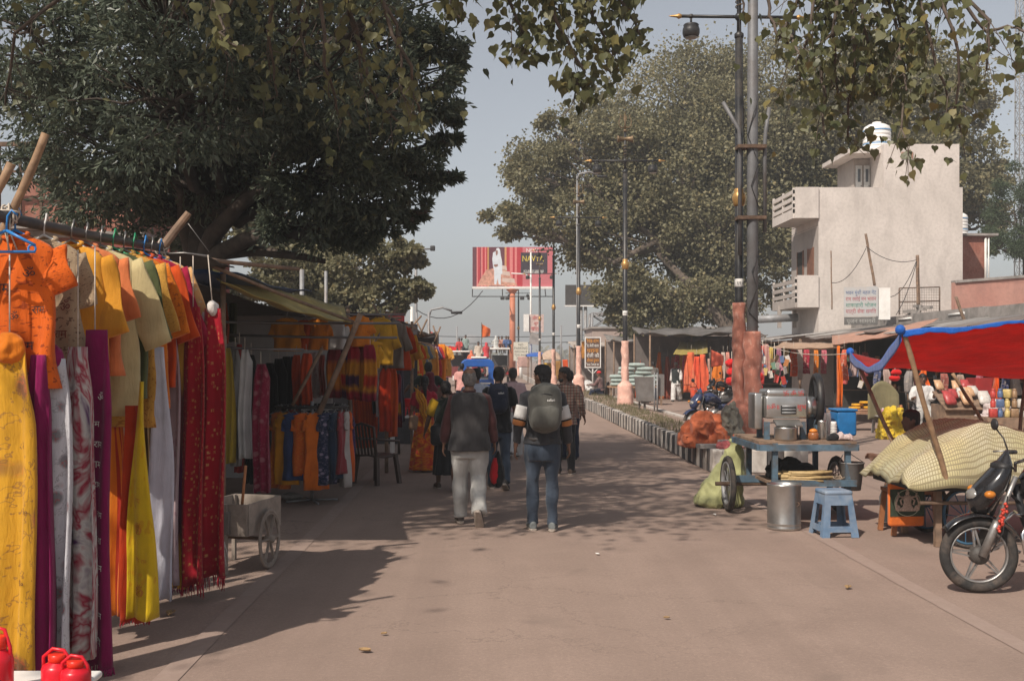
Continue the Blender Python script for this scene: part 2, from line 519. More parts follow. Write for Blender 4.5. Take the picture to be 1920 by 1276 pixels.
b = MB(); b.grid(lambda u, v: (-1400 + 2800 * u, -200 + 2700 * v, -.012), 8, 8, sm=False, uv=False)
b.build('ground', EARTH, kind='structure')
b = MB(); b.grid(lambda u, v: (-3.3 + 6.96 * u, -12 + 172 * v, -.004), 3, 40, sm=False, uv=False)
b.build('road', ASPH, kind='structure')
b = MB(); b.grid(lambda u, v: (5.2 + 6.3 * u, -12 + 172 * v, -.004), 3, 40, sm=False, uv=False)
b.build('road_far_side', ASPH, kind='structure')
b = MB(); b.grid(lambda u, v: (3.66 + 1.54 * u, -12 + 29.3 * v, -.004), 2, 10, sm=False, uv=False)
b.build('road_crossing_gap', ASPH, kind='structure')
for nm, x in (('road_edge_line', -1.84), ('road_lane_line', 3.46)):
 b = MB()
 y = 2.0
 while y < (60 if x < 0 else 17):
  x0 = x + .012 * math.sin(y * .7)
  b.add([(x0 - .075, y, .0005), (x0 + .075, y, .0005), (x0 + .075, y + 1, .0005), (x0 - .075, y + 1, .0005)], [(0, 1, 2, 3)])
  y += 1.0
 b.build(nm, LINE, kind='structure')
# median: earth-filled strip between two rows of painted kerb stones
MED_Y0, MED_Y1 = 17.3, 112.0
def med_dx(y):                      # the strip drifts to the left far away
 return -0.00012 * max(0, y - 35) ** 2
def medtop(u, v):
 y = MED_Y0 + .1 + (MED_Y1 - MED_Y0) * v
 x = 3.80 + 1.26 * u + med_dx(y)
 z = .30 + .07 * math.sin(math.pi * u) + .03 * noise.noise(Vector((x * 2, y * 1.3, 0)))
 return (x, y, z)
b = MB(); b.grid(medtop, 8, 240, uv=False)
median = b.build('median_strip', EARTH, kind='structure')
KW = MAT('kerb_white', (.46, .42, .38), .85, 0, .15, 6, .3, 60, (.22, .17, .14), .75, 4, rand=.15)
KB = MAT('kerb_black', (.045, .043, .045), .8, 0, .3, 8, .3, 60, (.2, .15, .12), .65, 3.5, rand=.2)
kb = MB(); kb.rbox((0, 0, .19), (.16, .262, .38), .025, n=2, sm=False)
k0 = kb.build('kerb_stone', KW, parent=median)
k1 = bpy.data.objects.new('kerb_stone', k0.data.copy()); k1.data.materials.clear(); k1.data.materials.append(KB)
COL.objects.link(k1); k1.parent = median
random.seed(5)
i = 0; y = MED_Y0
used = [False, False]
while y < 62:
 src = (k0, k1)[i % 2]
 o = src if not used[i % 2] else inst('kerb_stone', src, median)
 used[i % 2] = True
 o.location = (3.72 + med_dx(y) + random.uniform(-.006, .006), y, random.uniform(-.015, .008))
 o.rotation_euler = (random.uniform(-.01, .01), random.uniform(-.02, .02), random.uniform(-.015, .015))
 y += .27; i += 1
for q in range(5):                  # end of the strip, facing the camera
 o = inst('kerb_stone', (k0, k1)[q % 2], median, (3.86 + .27 * q, MED_Y0 - .02, 0), (0, 0, R(90) + random.uniform(-.02, .02)))
b = MB()
b.box((3.72 + med_dx(86), 86.5, .17), (.16, 49, .36), m=0)
b.box((5.14, (MED_Y0 + 112) / 2, .17), (.16, 112 - MED_Y0, .36), m=0)
b.build('kerb_run', KW, parent=median)
# sparse grass on the median
gm = LEAF('dry_grass', (.08, .085, .04), (.17, .15, .08), trans=.2)
def grass(name, spots, n, label):
 rnd = random.Random(3); b = MB()
 for (x0, x1, y0, y1, k) in spots:
  for _ in range(k):
   x, y = rnd.uniform(x0, x1), rnd.uniform(y0, y1); h = rnd.uniform(.03, .13)
   z = .31 + .06 * math.sin(math.pi * (x - 3.8) / 1.26)
   a = rnd.uniform(0, 6.28); w = .008; dx, dy = math.cos(a) * w, math.sin(a) * w
   lx, ly = rnd.uniform(-.05, .05), rnd.uniform(-.05, .05)
   b.add([(x - dx, y - dy, z - .02), (x + dx, y + dy, z - .02), (x + lx, y + ly, z + h)], [(0, 1, 2)])
 b.build(name, gm, label=label, cat='grass', kind='stuff')
grass('grass', [(3.85, 4.5, 20, 34, 2600), (3.85, 5, 34, 46, 2200), (4.2, 5.0, 46, 60, 1500)], 0, 'thin dry grass growing along the road median')
# ================================================================== ornamental lamp posts
WRAP = CLOTH((.68, .40, .32), 'print', (.76, .53, .43), scale=.35, key='pink_wrap', trans=.0, rough=.7)
WRAPR = CLOTH((.42, .165, .115), 'print', (.49, .26, .20), scale=.3, key='red_wrap', trans=.0, rough=.7)
def wrap_mesh(b, r0, h, base_r, base_h, seed, n=20, wig=.016):
 rnd = random.Random(seed); rings = []
 nz = 46
 for i in range(nz + 1):
  z = h * i / nz
  if z < base_h: rr = base_r * (1.0 + .12 * (1 - z / base_h))
  else:
   t = min(1, (z - base_h) / .12); rr = base_r + (r0 - base_r) * t
  ring = []
  for k in range(n):
   a = 2 * math.pi * k / n
   sp = math.sin(a * 2 + z * 17 + seed) * .5 + math.sin(a + z * 9.0) * .5
   w = 1 + (wig / rr) * (sp * .8 + 1.6 * noise.noise(Vector((math.cos(a) * 2, math.sin(a) * 2, z * 4 + seed))))
   ring.append((rr * w * math.cos(a), rr * w * math.sin(a), z))
  rings.append(ring)
 b.loft(rings, uv=True)
def make_lamp(label, loc, sc=1.0, rz=0.0, wrapm=None, wrap_h=2.35, base=(.27, .72), seed=1):
 t = thing('street_lamp', label, 'street lamp', loc, rz, 'trident lamp posts along the median')
 b = MB()
 b.tube([(0, 0, 0), (0, 0, 2.0), (0, 0, 7.85)], [.085, .082, .075], 16)
 b.tube([(0, 0, 7.84), (0, 0, 9.3)], [.045, .04], 10)
 b.lathe([(.075, 7.83), (.09, 7.86), (.09, 7.92), (.046, 7.96)], seg=16)
 b.build('pole', BLACKP, t)
 b = MB(); wrap_mesh(b, .125, wrap_h, base[0], base[1], seed)
 b.build('cloth_wrap', wrapm or WRAP, t)
 b = MB(); b.lathe([(.076, 4.6), (.105, 4.63), (.12, 4.70), (.135, 4.76), (.12, 4.83), (.09, 4.88), (.10, 4.92), (.076, 4.95)], seg=18)
 b.build('gold_ring', GOLD, t)
 b = MB(); b.lathe([(.08, 3.05), (.086, 3.06), (.086, 3.2), (.08, 3.21)], seg=16)
 tg = b.build('number_tag', WHITEP, t)
 b = MB(); b.text('१२४', .09, (0, -.089, 3.13), (1, 0, 0), (0, 0, 1)); b.build('lettering', INK_B, tg)
 b = MB(); b.tube([(-1.12, 0, 8.25), (1.12, 0, 8.25)], .032, 10)
 b.ball((0, 0, 8.25), .085, 10)
 arm = b.build('crossarm', BLACKP, t)
 for s in (-1, 1):
  b = MB(); b.lathe([(.03, 0), (.045, .03), (.055, .06), (.03, .1), (.018, .2), (.002, .26)], (s * 1.11, 0, 8.25), 10, rot=rotm(0, R(90) * s, 0))
  b.build('gold_tip', GOLD, arm)
  l = MB(); l.tube([(s * .93, 0, 8.25), (s * .93, 0, 8.1)], .022, 8)
  l.ball((s * .93, 0, 8.25), .05, 8)
  l.lathe([(.03, 8.12), (.13, 8.10), (.15, 8.08), (.14, 8.06), (.165, 7.99), (.165, 7.92), (.145, 7.86), (.135, 7.85), (.03, 7.845)], (s * .93, 0, 0), 20)
  lp = l.build('lamp', BLACKP, t)
  d = MB(); d.lathe([(.125, 7.845), (.115, 7.83), (.02, 7.82)], (s * .93, 0, 0), 18)
  d.build('diffuser', MAT('lamp_diffuser', (.35, .33, .3), .4), lp)
 b = MB()
 pts = [(.062 * math.cos(a), .062 * math.sin(a), 8.4 + .38 * a / 25) for a in np.linspace(0, 25, 60)]
 b.tube(pts, .012, 5); b.build('spiral', BRONZE, t)
 b = MB(); b.lathe([(.02, -.27), (.12, -.265), (.125, -.22), (.10, -.2), (.065, -.05), (.065, .05), (.10, .2), (.125, .22), (.12, .265), (.02, .27)], (0, 0, 8.98), 16, rot=rotm(0, R(90), 0))
 b.build('drum_ornament', BRONZE, t)
 b = MB(); b.tube([(0, 0, 9.25), (0, 0, 9.55), (0, 0, 9.95)], [.03, .03, .004], 6)
 b.lathe([(.02, 9.2), (.09, 9.24), (.05, 9.3)], seg=10)
 for s in (-1, 1):
  b.tube([(0, 0, 9.38), (s * .12, 0, 9.36), (s * .2, 0, 9.44), (s * .21, 0, 9.58), (s * .15, 0, 9.72), (s * .19, 0, 9.86)], [.02, .02, .02, .018, .015, .003], 6)
 b.box((0, 0, 9.68), (.11, .012, .16), m=0)
 b.build('trident', BRONZE, t)
 t.scale = (sc, sc, sc)
 return t
LAMPS = [
 ('near ornamental lamp post with dirty red wrapped base beside the grey steel pole', (4.50, 19.0, .30), .925, R(2), WRAPR, 2.75, (.30, .75), 1),
 ('black ornamental lamp post with peach wrapped base behind the grey litter bin', (4.50, 34.6, .30), .965, 0, WRAP, 2.2, (.25, .72), 2),
 ('black ornamental lamp post with peach wrapped base beside the brown Hindi sign', (4.20, 48.5, .30), .965, R(3), WRAP, 2.2, (.27, .75), 3),
 ('slim ornamental lamp post in front of the red billboard, gold ring halfway up', (3.97, 63.0, .28), .965, 0, WRAP, 2.2, (.2, .5), 4),
 ('ornamental lamp post crossing the dark lettered half of the red billboard', (4.0, 80.0, .25), .965, R(-4), WRAP, 2.2, (.2, .5), 5),
 ('farthest ornamental lamp post, just beside the orange billboard column', (3.1, 103.0, .2), .965, R(4), WRAP, 2.2, (.2, .5), 6)]
for a in LAMPS: make_lamp(*a)
# grey steel pole next to the near lamp post
t = thing('steel_pole', 'thick grey steel utility pole beside the near lamp post, base wrapped in dirty cloth', 'pole', (4.70, 18.85, .28))
b = MB(); b.tube([(0, 0, 0), (0, 0, 5), (.02, 0, 11.5)], [.10, .097, .08], 18); PGREY = MAT('pole_grey', (.15, .15, .155), .6, .2, .2, 5, .08, 60, (.10, .075, .06), .5, 2); b.build('pole', PGREY, t)
b = MB(); wrap_mesh(b, .15, 2.05, .22, .5, 9, 22, .022); b.build('cloth_wrap', WRAPR, t)
for z in (4.05, 5.3):
 b = MB(); b.box((-.03, 0, z), (.5, .26, .06)); b.build('clamp', RUST, t)
for s, top in ((-1, 6.1), (1, 6.0)):
 b = MB(); b.tube([(s * .22, 0, 3.6 + .2 * s), (s * .22, 0, 5.4), (s * .24, 0, 5.62), (s * (.52 if s < 0 else .3), 0, top)], .035, 10)
 b.build('bracket_pipe', PGREY, t)
for k, pts in enumerate([[(.12, -.05, 6.2), (.0, -.13, 5.9), (-.1, -.07, 5.5), (.08, -.12, 5.0), (-.05, -.12, 4.6), (.11, -.06, 4.2)],
                         [(.1, -.06, 3.4), (-.04, -.13, 3.1), (.05, -.13, 2.8), (-.1, -.1, 2.4), (.08, -.13, 2.2)],
                         [(-.2, -.1, 9.3), (-.28, -.1, 8.0), (-.2, -.1, 6.6), (-.17, -.12, 5.2)]]):
 b = MB(); b.tube(pts, .009, 5); b.build('cable', DARKMETAL, t)
# ================================================================== signs on and by the median
def post_sign(name, label, cat, c, w, h, foot, face, lines, frame, rz=0, brace=True, postw=.05):
 t = thing(name, label, cat, (c[0], c[1], foot), rz)
 z = c[2] - foot
 b = MB(); b.box((0, 0, z), (w, .035, h)); bd = b.build('board', face, t)
 for txt, zz, size, mt in lines:
  b = MB(); b.text(txt, size, (0, -.0215, z + zz), (1, 0, 0), (0, 0, 1), fit=w * .88); b.build('lettering', mt, bd)
 if frame:
  f = MB()
  for s in (-1, 1):
   f.box((s * (w / 2 + .02), 0, z), (.04, .06, h + .08)); f.box((0, 0, z + s * (h / 2 + .02)), (w, .062, .04))
  f.build('frame', frame, t)
 b = MB(); b.tube([(0, .03, 0), (0, .03, z + (h / 2 if brace else -h / 2))], postw, 8); b.build('post', WHITEP, t)
 if brace:
  for s in (-1, 1):
   b = MB(); b.tube([(s * w * .42, .03, z - h / 2 - .04), (0, .03, z - h / 2 - .30)], .02, 6); b.build('brace', WHITEP, t)
 return t
INK_O = MAT('orange_ink', (.72, .30, .03), .7, 0, .05, 10, 0)
BRB = MAT('brown_board', (.10, .055, .04), .7, 0, .15, 6, .05, 40, (.2, .13, .1), .4, 3)
c = P(1111.5, 660.5, 45)
post_sign('advertising_sign', 'brown sign with orange and white Hindi lines on a white post', 'sign', c, .60, 1.22, .3, BRB,
          [('ीपंड-दान', .49, .19, INK_O), ('ीद.जेली बाला', .29, .17, INK_W), ('घराना', .08, .23, INK_O), ('रोली की', -.13, .21, INK_W), ('अीधक दुकान', -.33, .17, INK_O), ('ीसधा. ीवमला का', -.51, .15, INK_W)], WHITEP, R(-3), postw=.035)
c = P(976.5, 658.5, 98)
post_sign('parking_sign', 'cream sign reading NO PARKING TOW AWAY ZONE on a wrapped post', 'sign', c, 1.34, 1.72, 0, MAT('cream_board', (.55, .52, .44), .7, 0, .08, 4, .05),
          [('NO', .62, .30, INK_B), ('PARKING', .30, .34, INK_B), ('VEHICLE WILL BE', -.02, .27, INK_B), ('TOW AWAY', -.33, .30, INK_B), ('ZONE', -.63, .30, INK_B)], None, 0, brace=False, postw=.14)
t = thing('pole_sign_box', 'white box and pinkish notice board strapped to a far pale pole', 'sign', (3.55, 84, 0))
b = MB(); b.tube([(-.05, 0, 0), (-.05, 0, 10.2)], [.1, .06], 8); b.build('pole', WHITEP, t)
b = MB(); b.box((-.42, -.15, 4.65), (.42, .4, 1.35)); b.build('box', WHITEP, t)
b = MB(); b.box((.38, -.2, 4.62), (1.15, .06, 1.4), rotm(0, 0, R(-6))); bd = b.build('board', MAT('pink_board', (.48, .36, .33), .7), t)
for k, (tx, sz) in enumerate((('होटल', .34), ('शुभ', .3), ('यात्री', .44))):
 b = MB(); b.text(tx, sz, (.45 - .05, -.245, 5.05 - .42 * k), (1, 0, 0), (0, 0, 1), fit=.9); b.build('lettering', INK_R, bd)
b = MB(); b.box((.3, -.15, 3.4), (.9, .05, .9), rotm(0, R(8), 0)); b.build('torn_board', CONC, t)
b = MB(); b.tube([(-.05, 0, 7.5), (-.05, -.05, 8.2), (-.5, -.05, 8.5), (-1.6, -.05, 8.55)], .05, 6); b.build('bracket', WHITEP, t)
# litter bin on the median
t = thing('litter_bin', 'grey metal litter bin hung between two steel posts on the median', 'litter bin', (4.62, 30.6, .33))
GM = MAT('grey_sheet_metal', (.22, .205, .195), .6, .4, .2, 5, .1, 50, (.13, .10, .085), .5, 2)
b = MB(); rings = []
for z, k in ((.30, .78), (.32, .80), (.98, 1.0), (1.0, 1.02), (.985, .97), (.6, .88)):
 rings.append([(-.08 + .27 * k * x, .22 * k * y, z) for x, y in ((-1, -1), (1, -1), (1, 1), (-1, 1))])
b.loft(rings, sm=False); b.build('bin', GM, t)
for x in (.16, .24):
 b = MB(); b.tube([(x, -.26, -.1), (x, -.26, 1.08)], .025, 8); b.ball((x, -.26, 1.09), .03, 8); b.build('post', STEEL, t)
b = MB(); b.tube([(-.2, .24, -.1), (-.2, .24, .9)], .025, 8); b.build('post', STEEL, t)
b = MB(); b.box((-.08, -.02, .27), (.22, .2, .05)); b.box((-.08, 0, .1), (.06, .06, .3)); b.build('stand', GM, t)
b = MB(); b.box((.38, .02, .76), (.16, .34, .62)); b.build('side_plate', GM, t)
# ================================================================== billboards far down the road
def red_poster():
 m, nt, b, out = _new('poster_print')
 uv = nt.nodes.new('ShaderNodeTexCoord').outputs['UV']
 s = nt.nodes.new('ShaderNodeSeparateXYZ'); nt.links.new(uv, s.inputs[0])
 dk, rd, lt, pk = (.12, .02, .035), (.45, .015, .03), (.68, .20, .19), (.55, .14, .16)
 c = _ramp(nt, s.outputs[0], [(0, dk), (.045, dk), (.05, lt), (.065, rd), (.095, dk), (.105, lt), (.125, rd), (.145, rd), (.15, lt), (.165, rd), (.18, (.5, .25, .08)), (.2, dk), (.39, dk), (.395, (.6, .3, .12)), (.42, rd), (.45, rd), (.46, lt), (.5, rd), (.52, lt), (.55, rd), (.62, pk), (1, dk)][:32])
 c.color_ramp.interpolation = 'CONSTANT'
 n = _noise(nt, 30, 4, .6, uv)
 c = _mix(nt, .25, c.outputs[0], _ramp(nt, n.outputs[0], [(.3, .2), (.7, .9)]).outputs[0], 'MULTIPLY')
 nt.links.new(c, b.inputs['Base Color']); b.inputs['Roughness'].default_value = .55
 return m
def billboard():
 Y = 100.0
 x0, z1 = P(886, 463, Y).x, P(886, 463, Y).z
 x1, z0 = P(1037, 535, Y).x, P(1037, 537, Y).z
 w, h = x1 - x0, z1 - z0
 t = thing('billboard', 'large red billboard with a white-robed walking figure on an orange column', 'billboard', (P(961, 0, Y).x, Y, 0))
 cx = (x0 + x1) / 2 - t.location.x
 b = MB(); b.box((cx, .25, z0 + h / 2), (w, .4, h)); b.build('case', DARKMETAL, t)
 b = MB(); b.add([(cx - w / 2, .03, z0), (cx + w / 2, .03, z0), (cx + w / 2, .03, z1), (cx - w / 2, .03, z1)], [(0, 1, 2, 3)], uv=[(0, 0), (1, 0), (1, 1), (0, 1)])
 po = b.build('poster', red_poster(), t)
 X = lambda u: cx - w / 2 + u * w
 Z = lambda v: z0 + v * h
 def shape(nm, pts, mt, y):
  b = MB(); b.add([(X(u), y, Z(v)) for u, v in pts], [tuple(range(len(pts)))]); b.build(nm, mt, po)
 shape('printed_ground', [(.06, .02), (.56, .02), (.5, .2), (.42, .38), (.36, .46), (.26, .46), (.17, .42), (.1, .2)], MAT('poster_ground', (.5, .25, .18), .6, 0, .4, 3, 0), .026)
 for k, (a, c2, d) in enumerate(((.37, .53, .12), (.36, .47, .3), (.36, .43, .44))):
  shape('printed_step', [(a, d), (c2, d - .03), (c2 - .01, d + .08), (a, d + .1)], MAT('poster_step', (.55, .42, .36), .6, 0, .1, 3, 0), .022)
 wr = MAT('poster_robe', (.58, .62, .66), .6, 0, .12, 2, 0)
 shape('printed_robe', [(.27, .06), (.295, .05), (.31, .2), (.325, .06), (.35, .05), (.352, .3), (.37, .34), (.368, .62), (.35, .8), (.342, .93), (.325, .98), (.3, .97), (.288, .9), (.255, .86), (.245, .7), (.255, .5), (.268, .4)], wr, .018)
 shape('printed_face', [(.288, .82), (.298, .78), (.312, .82), (.314, .9), (.302, .93), (.29, .9)], MAT('poster_skin', (.25, .12, .09), .6, 0, .1, 3, 0), .014)
 shape('printed_arm', [(.265, .52), (.29, .49), (.315, .52), (.315, .57), (.29, .56), (.268, .56)], _mats['poster_skin'], .014)
 shape('printed_panel', [(.60, .34), (.93, .34), (.93, .86), (.60, .86)], MAT('poster_panel', (.03, .02, .03), .6, 0, .2, 2, 0), .024)
 b = MB(); b.text('JOURNEY BEGINS', .26, (X(.76), .016, Z(.395)), (1, 0, 0), (0, 0, 1), fit=1.9); b.text('EVERY 10 MINUTES', .22, (X(.76), .016, Z(.355)), (1, 0, 0), (0, 0, 1), fit=1.7); b.build('lettering', INK_W, po)
 b = MB(); b.text('NAVYA', .75, (X(.75), .016, Z(.71)), (1, 0, 0), (0, 0, 1), fit=2.0); b.build('lettering', MAT('yellow_ink', (.65, .5, .05), .6, 0, .1, 3, 0), po)
 b = MB(); b.text('NEW', .5, (X(.74), .016, Z(.92)), (1, 0, 0), (0, 0, 1)); b.build('lettering', INK_W, po)
 b = MB(); b.box((cx, .02, z0 - .12), (w + .05, .5, .22)); b.build('lower_trim', WHITEP, t)
 b = MB(); b.tube([(0, .3, 0), (0, .3, z0 - .2)], [.30, .26], 16)
 b.lathe([(.27, z0 - .6), (.6, z0 - .25), (.6, z0 - .2)], (0, .3, 0), 16)
 b.build('column', MAT('orange_column', (.50, .17, .09), .6, 0, .1, 2, .05, 20, (.3, .12, .08), .4, .6), t)
 r = MB()
 zz = z0 - 1.0
 r.tube([(X(-.005), -1.2, zz), (X(1), -1.2, zz)], .05, 6); r.tube([(X(0), -1.2, zz), (X(0), -.1, z0 - .25)], .05, 6); r.tube([(X(.37), -1.2, zz), (X(.37), -.1, z0 - .25)], .05, 6); r.tube([(X(.9), -1.2, zz), (X(.9), -.1, z0 - .25)], .05, 6)
 r.build('walkway_rail', DARKMETAL, t)
 for u in (.37, .43, .61, .7):
  b = MB(); b.rbox((X(u), -1.3, zz - .18), (.4, .3, .28), .08); b.build('floodlight', DARKMETAL, t)
billboard()
Y = 82
t = thing('billboard', 'back of a dark grey billboard half hidden behind the leafy tree', 'billboard', (P(1092, 0, Y).x, Y, 0))
b = MB(); p0, p1 = P(1060, 572, Y), P(1119, 534, Y); ox = t.location.x
b.box(((p0.x + p1.x) / 2 - ox, 0, (p0.z + p1.z) / 2), (p1.x - p0.x, .2, p1.z - p0.z)); b.build('panel', MAT('billboard_back', (.055, .05, .048), .7), t)
b = MB(); b.box(((p0.x + p1.x) / 2 - ox, -.08, p0.z - .06), (p1.x - p0.x + .1, .3, .1)); b.box((p1.x - ox + .05, -.08, (p0.z + p1.z) / 2), (.09, .28, p1.z - p0.z)); b.build('frame', WHITEP, t)
for dx in (-.1, .25):
 b = MB(); b.tube([(dx, .1, 0), (dx, .1, p0.z)], .13, 10); b.build('column', STEEL, t)
# ================================================================== trees
HAZE_LEAF = LEAF('peepal_far_leaf', (.10, .10, .055), (.25, .228, .13), (.34, .27, .13), .42, .5)  # far leaf tones paled, some distance haze put into the colour
DARK_LEAF = LEAF('mango_leaf', (.046, .064, .048), (.14, .165, .115), (.22, .21, .11), .38, .38, .08)
NEAR_LEAF = LEAF('peepal_leaf', (.065, .080, .034), (.165, .165, .075), (.30, .235, .08), .45, .40, .14)
FEATHER = LEAF('feathery_leaf', (.035, .055, .03), (.08, .11, .055), None, .25, .5)
BARK = MAT('bark', (.095, .072, .056), .9, 0, .35, 5, .6, 22, (.2, .16, .13), .5, 3)
BARKD = MAT('dark_bark', (.055, .042, .034), .9, 0, .35, 6, .6, 25, (.11, .09, .075), .4, 4)
def leaf_cloud(name, pts, nrm, size, mat, parent, rng, aspect=.45, shape='lance', kind=None, label=None, cat=None):
 """many leaves: pts Nx3, nrm Nx3 main axis of each leaf"""
 n = len(pts)
 ax = nrm / np.maximum(np.linalg.norm(nrm, axis=1, keepdims=True), 1e-6)
 rnd = rng.normal(size=(n, 3)); side = np.cross(ax, rnd); side /= np.maximum(np.linalg.norm(side, axis=1, keepdims=True), 1e-6)
 up = np.cross(side, ax)
 L = (size * rng.uniform(.65, 1.3, size=n))[:, None]
 if shape == 'lance':
  prof = [(0, 0, 0), (.5, aspect / 2, .06), (1, 0, -.08), (.5, -aspect / 2, .06)]
  faces = np.array([[0, 1, 2, 3]])
 elif shape == 'heart':
  a = aspect
  prof = [(0, 0, 0), (-.08, .26 * a, .03), (.12, .5 * a, .05), (.45, .46 * a, .02), (.75, .16 * a, -.04), (1.18, 0, -.12), (.75, -.16 * a, -.04), (.45, -.46 * a, .02), (.12, -.5 * a, .05), (-.08, -.26 * a, .03), (.4, 0, -.05)]
  faces = np.array([[10, 0, 1, 2], [10, 2, 3, 4], [10, 4, 5, 6], [10, 6, 7, 8], [10, 8, 9, 0]])
 k = len(prof)
 V_ = np.empty((n, k, 3), dtype=np.float32)
 for i, (t, s, h) in enumerate(prof):
  V_[:, i] = pts + ax * L * t + side * L * s + up * L * h
 idx = (faces[None] + (np.arange(n) * k)[:, None, None]).reshape(-1, 4)
 me = bpy.data.meshes.new(name)
 me.vertices.add(n * k); me.vertices.foreach_set('co', V_.reshape(-1))
 nf = len(idx)
 me.loops.add(nf * 4); me.loops.foreach_set('vertex_index', idx.reshape(-1).astype(np.int32))
 me.polygons.add(nf); me.polygons.foreach_set('loop_start', np.arange(0, nf * 4, 4, dtype=np.int32))
 me.polygons.foreach_set('use_smooth', np.zeros(nf, dtype=bool) if shape == 'lance' else np.ones(nf, dtype=bool))
 me.materials.append(mat); me.update(calc_edges=True)
 ob = bpy.data.objects.new(name, me); COL.objects.link(ob); ob.parent = parent
 return tag(ob, label, cat, None, kind)
def limb(b, p, q, r0, r1, rnd, sag=.06, n=6, seg=8):
 p, q = Vector(p), Vector(q); L = (q - p).length
 pts = []
 for i in range(n + 1):
  t = i / n
  w = math.sin(math.pi * t)
  pts.append(p.lerp(q, t) + Vector((rnd.uniform(-1, 1), rnd.uniform(-1, 1), rnd.uniform(-.6, 1))) * (L * sag * w * .6))
 b.tube(pts, [r0 + (r1 - r0) * i / n for i in range(n + 1)], seg)
 return pts
def tree(name, label, base, trunk_top, r, clumps, leafmat, leaf, per, bark=BARK, seed=1, aspect=.5, droop=-.35, group=None, sub=9, shell=.55, kind_shape='lance', twigs=True, extra=()):
 """clumps: list of (centre, radius xyz, weight); each gets a limb, sub-clumps of leaves, and gaps between them"""
 rnd = random.Random(seed); rng = np.random.default_rng(seed)
 base = Vector(base); t = thing(name, label, 'tree', base, 0, group)
 tt = Vector(trunk_top)
 b = MB()
 fl = [(base + Vector((0, 0, -.1)) - base, r * 1.5), (base + Vector((0, 0, .4)) - base, r * 1.12)]
 pts = [Vector((0, 0, -.2)), Vector((0, 0, .35))] + [Vector((0, 0, .35)).lerp(tt - base, k / 4) + Vector((rnd.uniform(-1, 1), rnd.uniform(-1, 1), 0)) * r * .25 for k in range(1, 5)]
 b.tube(pts, [r * 1.55, r * 1.15, r, r * .95, r * .9, r * .8], 14)
 b.build('trunk', bark, t)
 lb = MB()
 P_ = []; N_ = []
 for ci, (c, rad, wgt) in enumerate(clumps):
  c = Vector(c); rad = Vector(rad) if hasattr(rad, '__len__') else Vector((rad, rad, rad))
  path = limb(lb, tt - base, c - base, r * .5, r * .13, rnd, .16, 7, 8)
  nsub = max(3, int(sub * wgt))
  for s in range(nsub):
   d = Vector((rnd.gauss(0, 1), rnd.gauss(0, 1), rnd.gauss(0, 1))).normalized()
   k = shell + (1.05 - shell) * rnd.random() ** .6
   sc = c + Vector((d.x * rad.x, d.y * rad.y, d.z * rad.z)) * k
   if twigs: limb(lb, Vector(path[rnd.randint(4, 7)]), sc - base, r * .10, r * .03, rnd, .14, 4, 5)
   sr = (rad.x + rad.y + rad.z) / 3 * rnd.uniform(.17, .34)
   m = int(per * wgt / nsub * rnd.uniform(.6, 1.4))
   q = rng.normal(size=(m, 3)) * sr * np.array([.62, .62, .46])
   P_.append(np.array(sc - base) + q)
   out = q + np.array([d.x, d.y, d.z]) * sr * .4
   N_.append(out / np.maximum(np.linalg.norm(out, axis=1, keepdims=True), 1e-6) * .8 + rng.normal(size=(m, 3)) * .5 + np.array([0, 0, droop]))
 for pts_, r_ in extra:
  sm = []
  for i in range(len(pts_) - 1): sm += [pts_[i].lerp(pts_[i + 1], k / 3) - base for k in range(3)]
  sm.append(pts_[-1] - base); lb.tube(sm, [r_ * (1 - .7 * i / len(sm)) for i in range(len(sm))], 9)
 lb.build('limbs', bark, t)
 leaf_cloud('crown', np.concatenate(P_), np.concatenate(N_), leaf, leafmat, t, rng, aspect, kind_shape)
 return t
def clump(px, py, Y, rx, ry=None, rd=None, w=1.0):
 k = Y / FPX
 return (P(px, py, Y), (rx * k, (rd or rx) * k, (ry or rx) * k), w)
# --- dark mango-like tree over the cloth stalls
Y = 17.0
cl = [clump(760, 175, 16.5, 100, 90, 90, 1.2), clump(640, 330, 16, 130, 85, 110, 1.5), clump(760, 330, 16.5, 70, 45, 60, .7), clump(500, 180, 17, 150, 120, 150, 1.7),
      clump(300, 90, 17, 170, 110, 150, 1.6), clump(120, 190, 17.5, 120, 100, 140, 1.4), clump(380, 300, 17.5, 150, 90, 130, 1.6), clump(200, 370, 18, 110, 65, 120, 1.1),
      clump(590, 420, 16.5, 100, 42, 80, .7), clump(690, 60, 17, 130, 90, 120, 1.2), clump(480, -60, 17, 190, 110, 170, 1.4), clump(200, -80, 17, 200, 110, 170, 1.3), clump(700, 430, 16.5, 60, 35, 50, .5),
      clump(80, 330, 18.5, 70, 60, 90, .7), clump(820, 105, 17, 50, 45, 50, .45), clump(300, 420, 18.5, 80, 40, 90, .4), clump(835, 265, 16.5, 34, 20, 30, .2), clump(845, 325, 16.5, 22, 12, 20, .09), clump(855, 160, 16.8, 24, 16, 20, .12), clump(800, 395, 16.5, 26, 14, 22, .1), clump(775, 410, 16.5, 24, 16, 20, .1), clump(868, 110, 17, 20, 16, 20, .1), clump(840, 210, 16.6, 30, 20, 24, .16), clump(500, -230, 17, 300, 150, 260, 1.6), clump(760, -150, 17, 200, 130, 200, 1.1),
      clump(560, 80, 14, 200, 150, 160, 1.5), clump(330, 190, 13.5, 200, 140, 140, 1.4), clump(60, 60, 15, 150, 120, 130, 1.2), clump(230, 280, 16, 150, 80, 120, 1.2), clump(640, 230, 15.5, 140, 90, 110, 1.3),
      clump(700, -380, 13, 330, 150, 260, 1.5), clump(350, -330, 12, 330, 160, 260, 1.5), clump(900, -300, 15, 150, 100, 200, .9)]
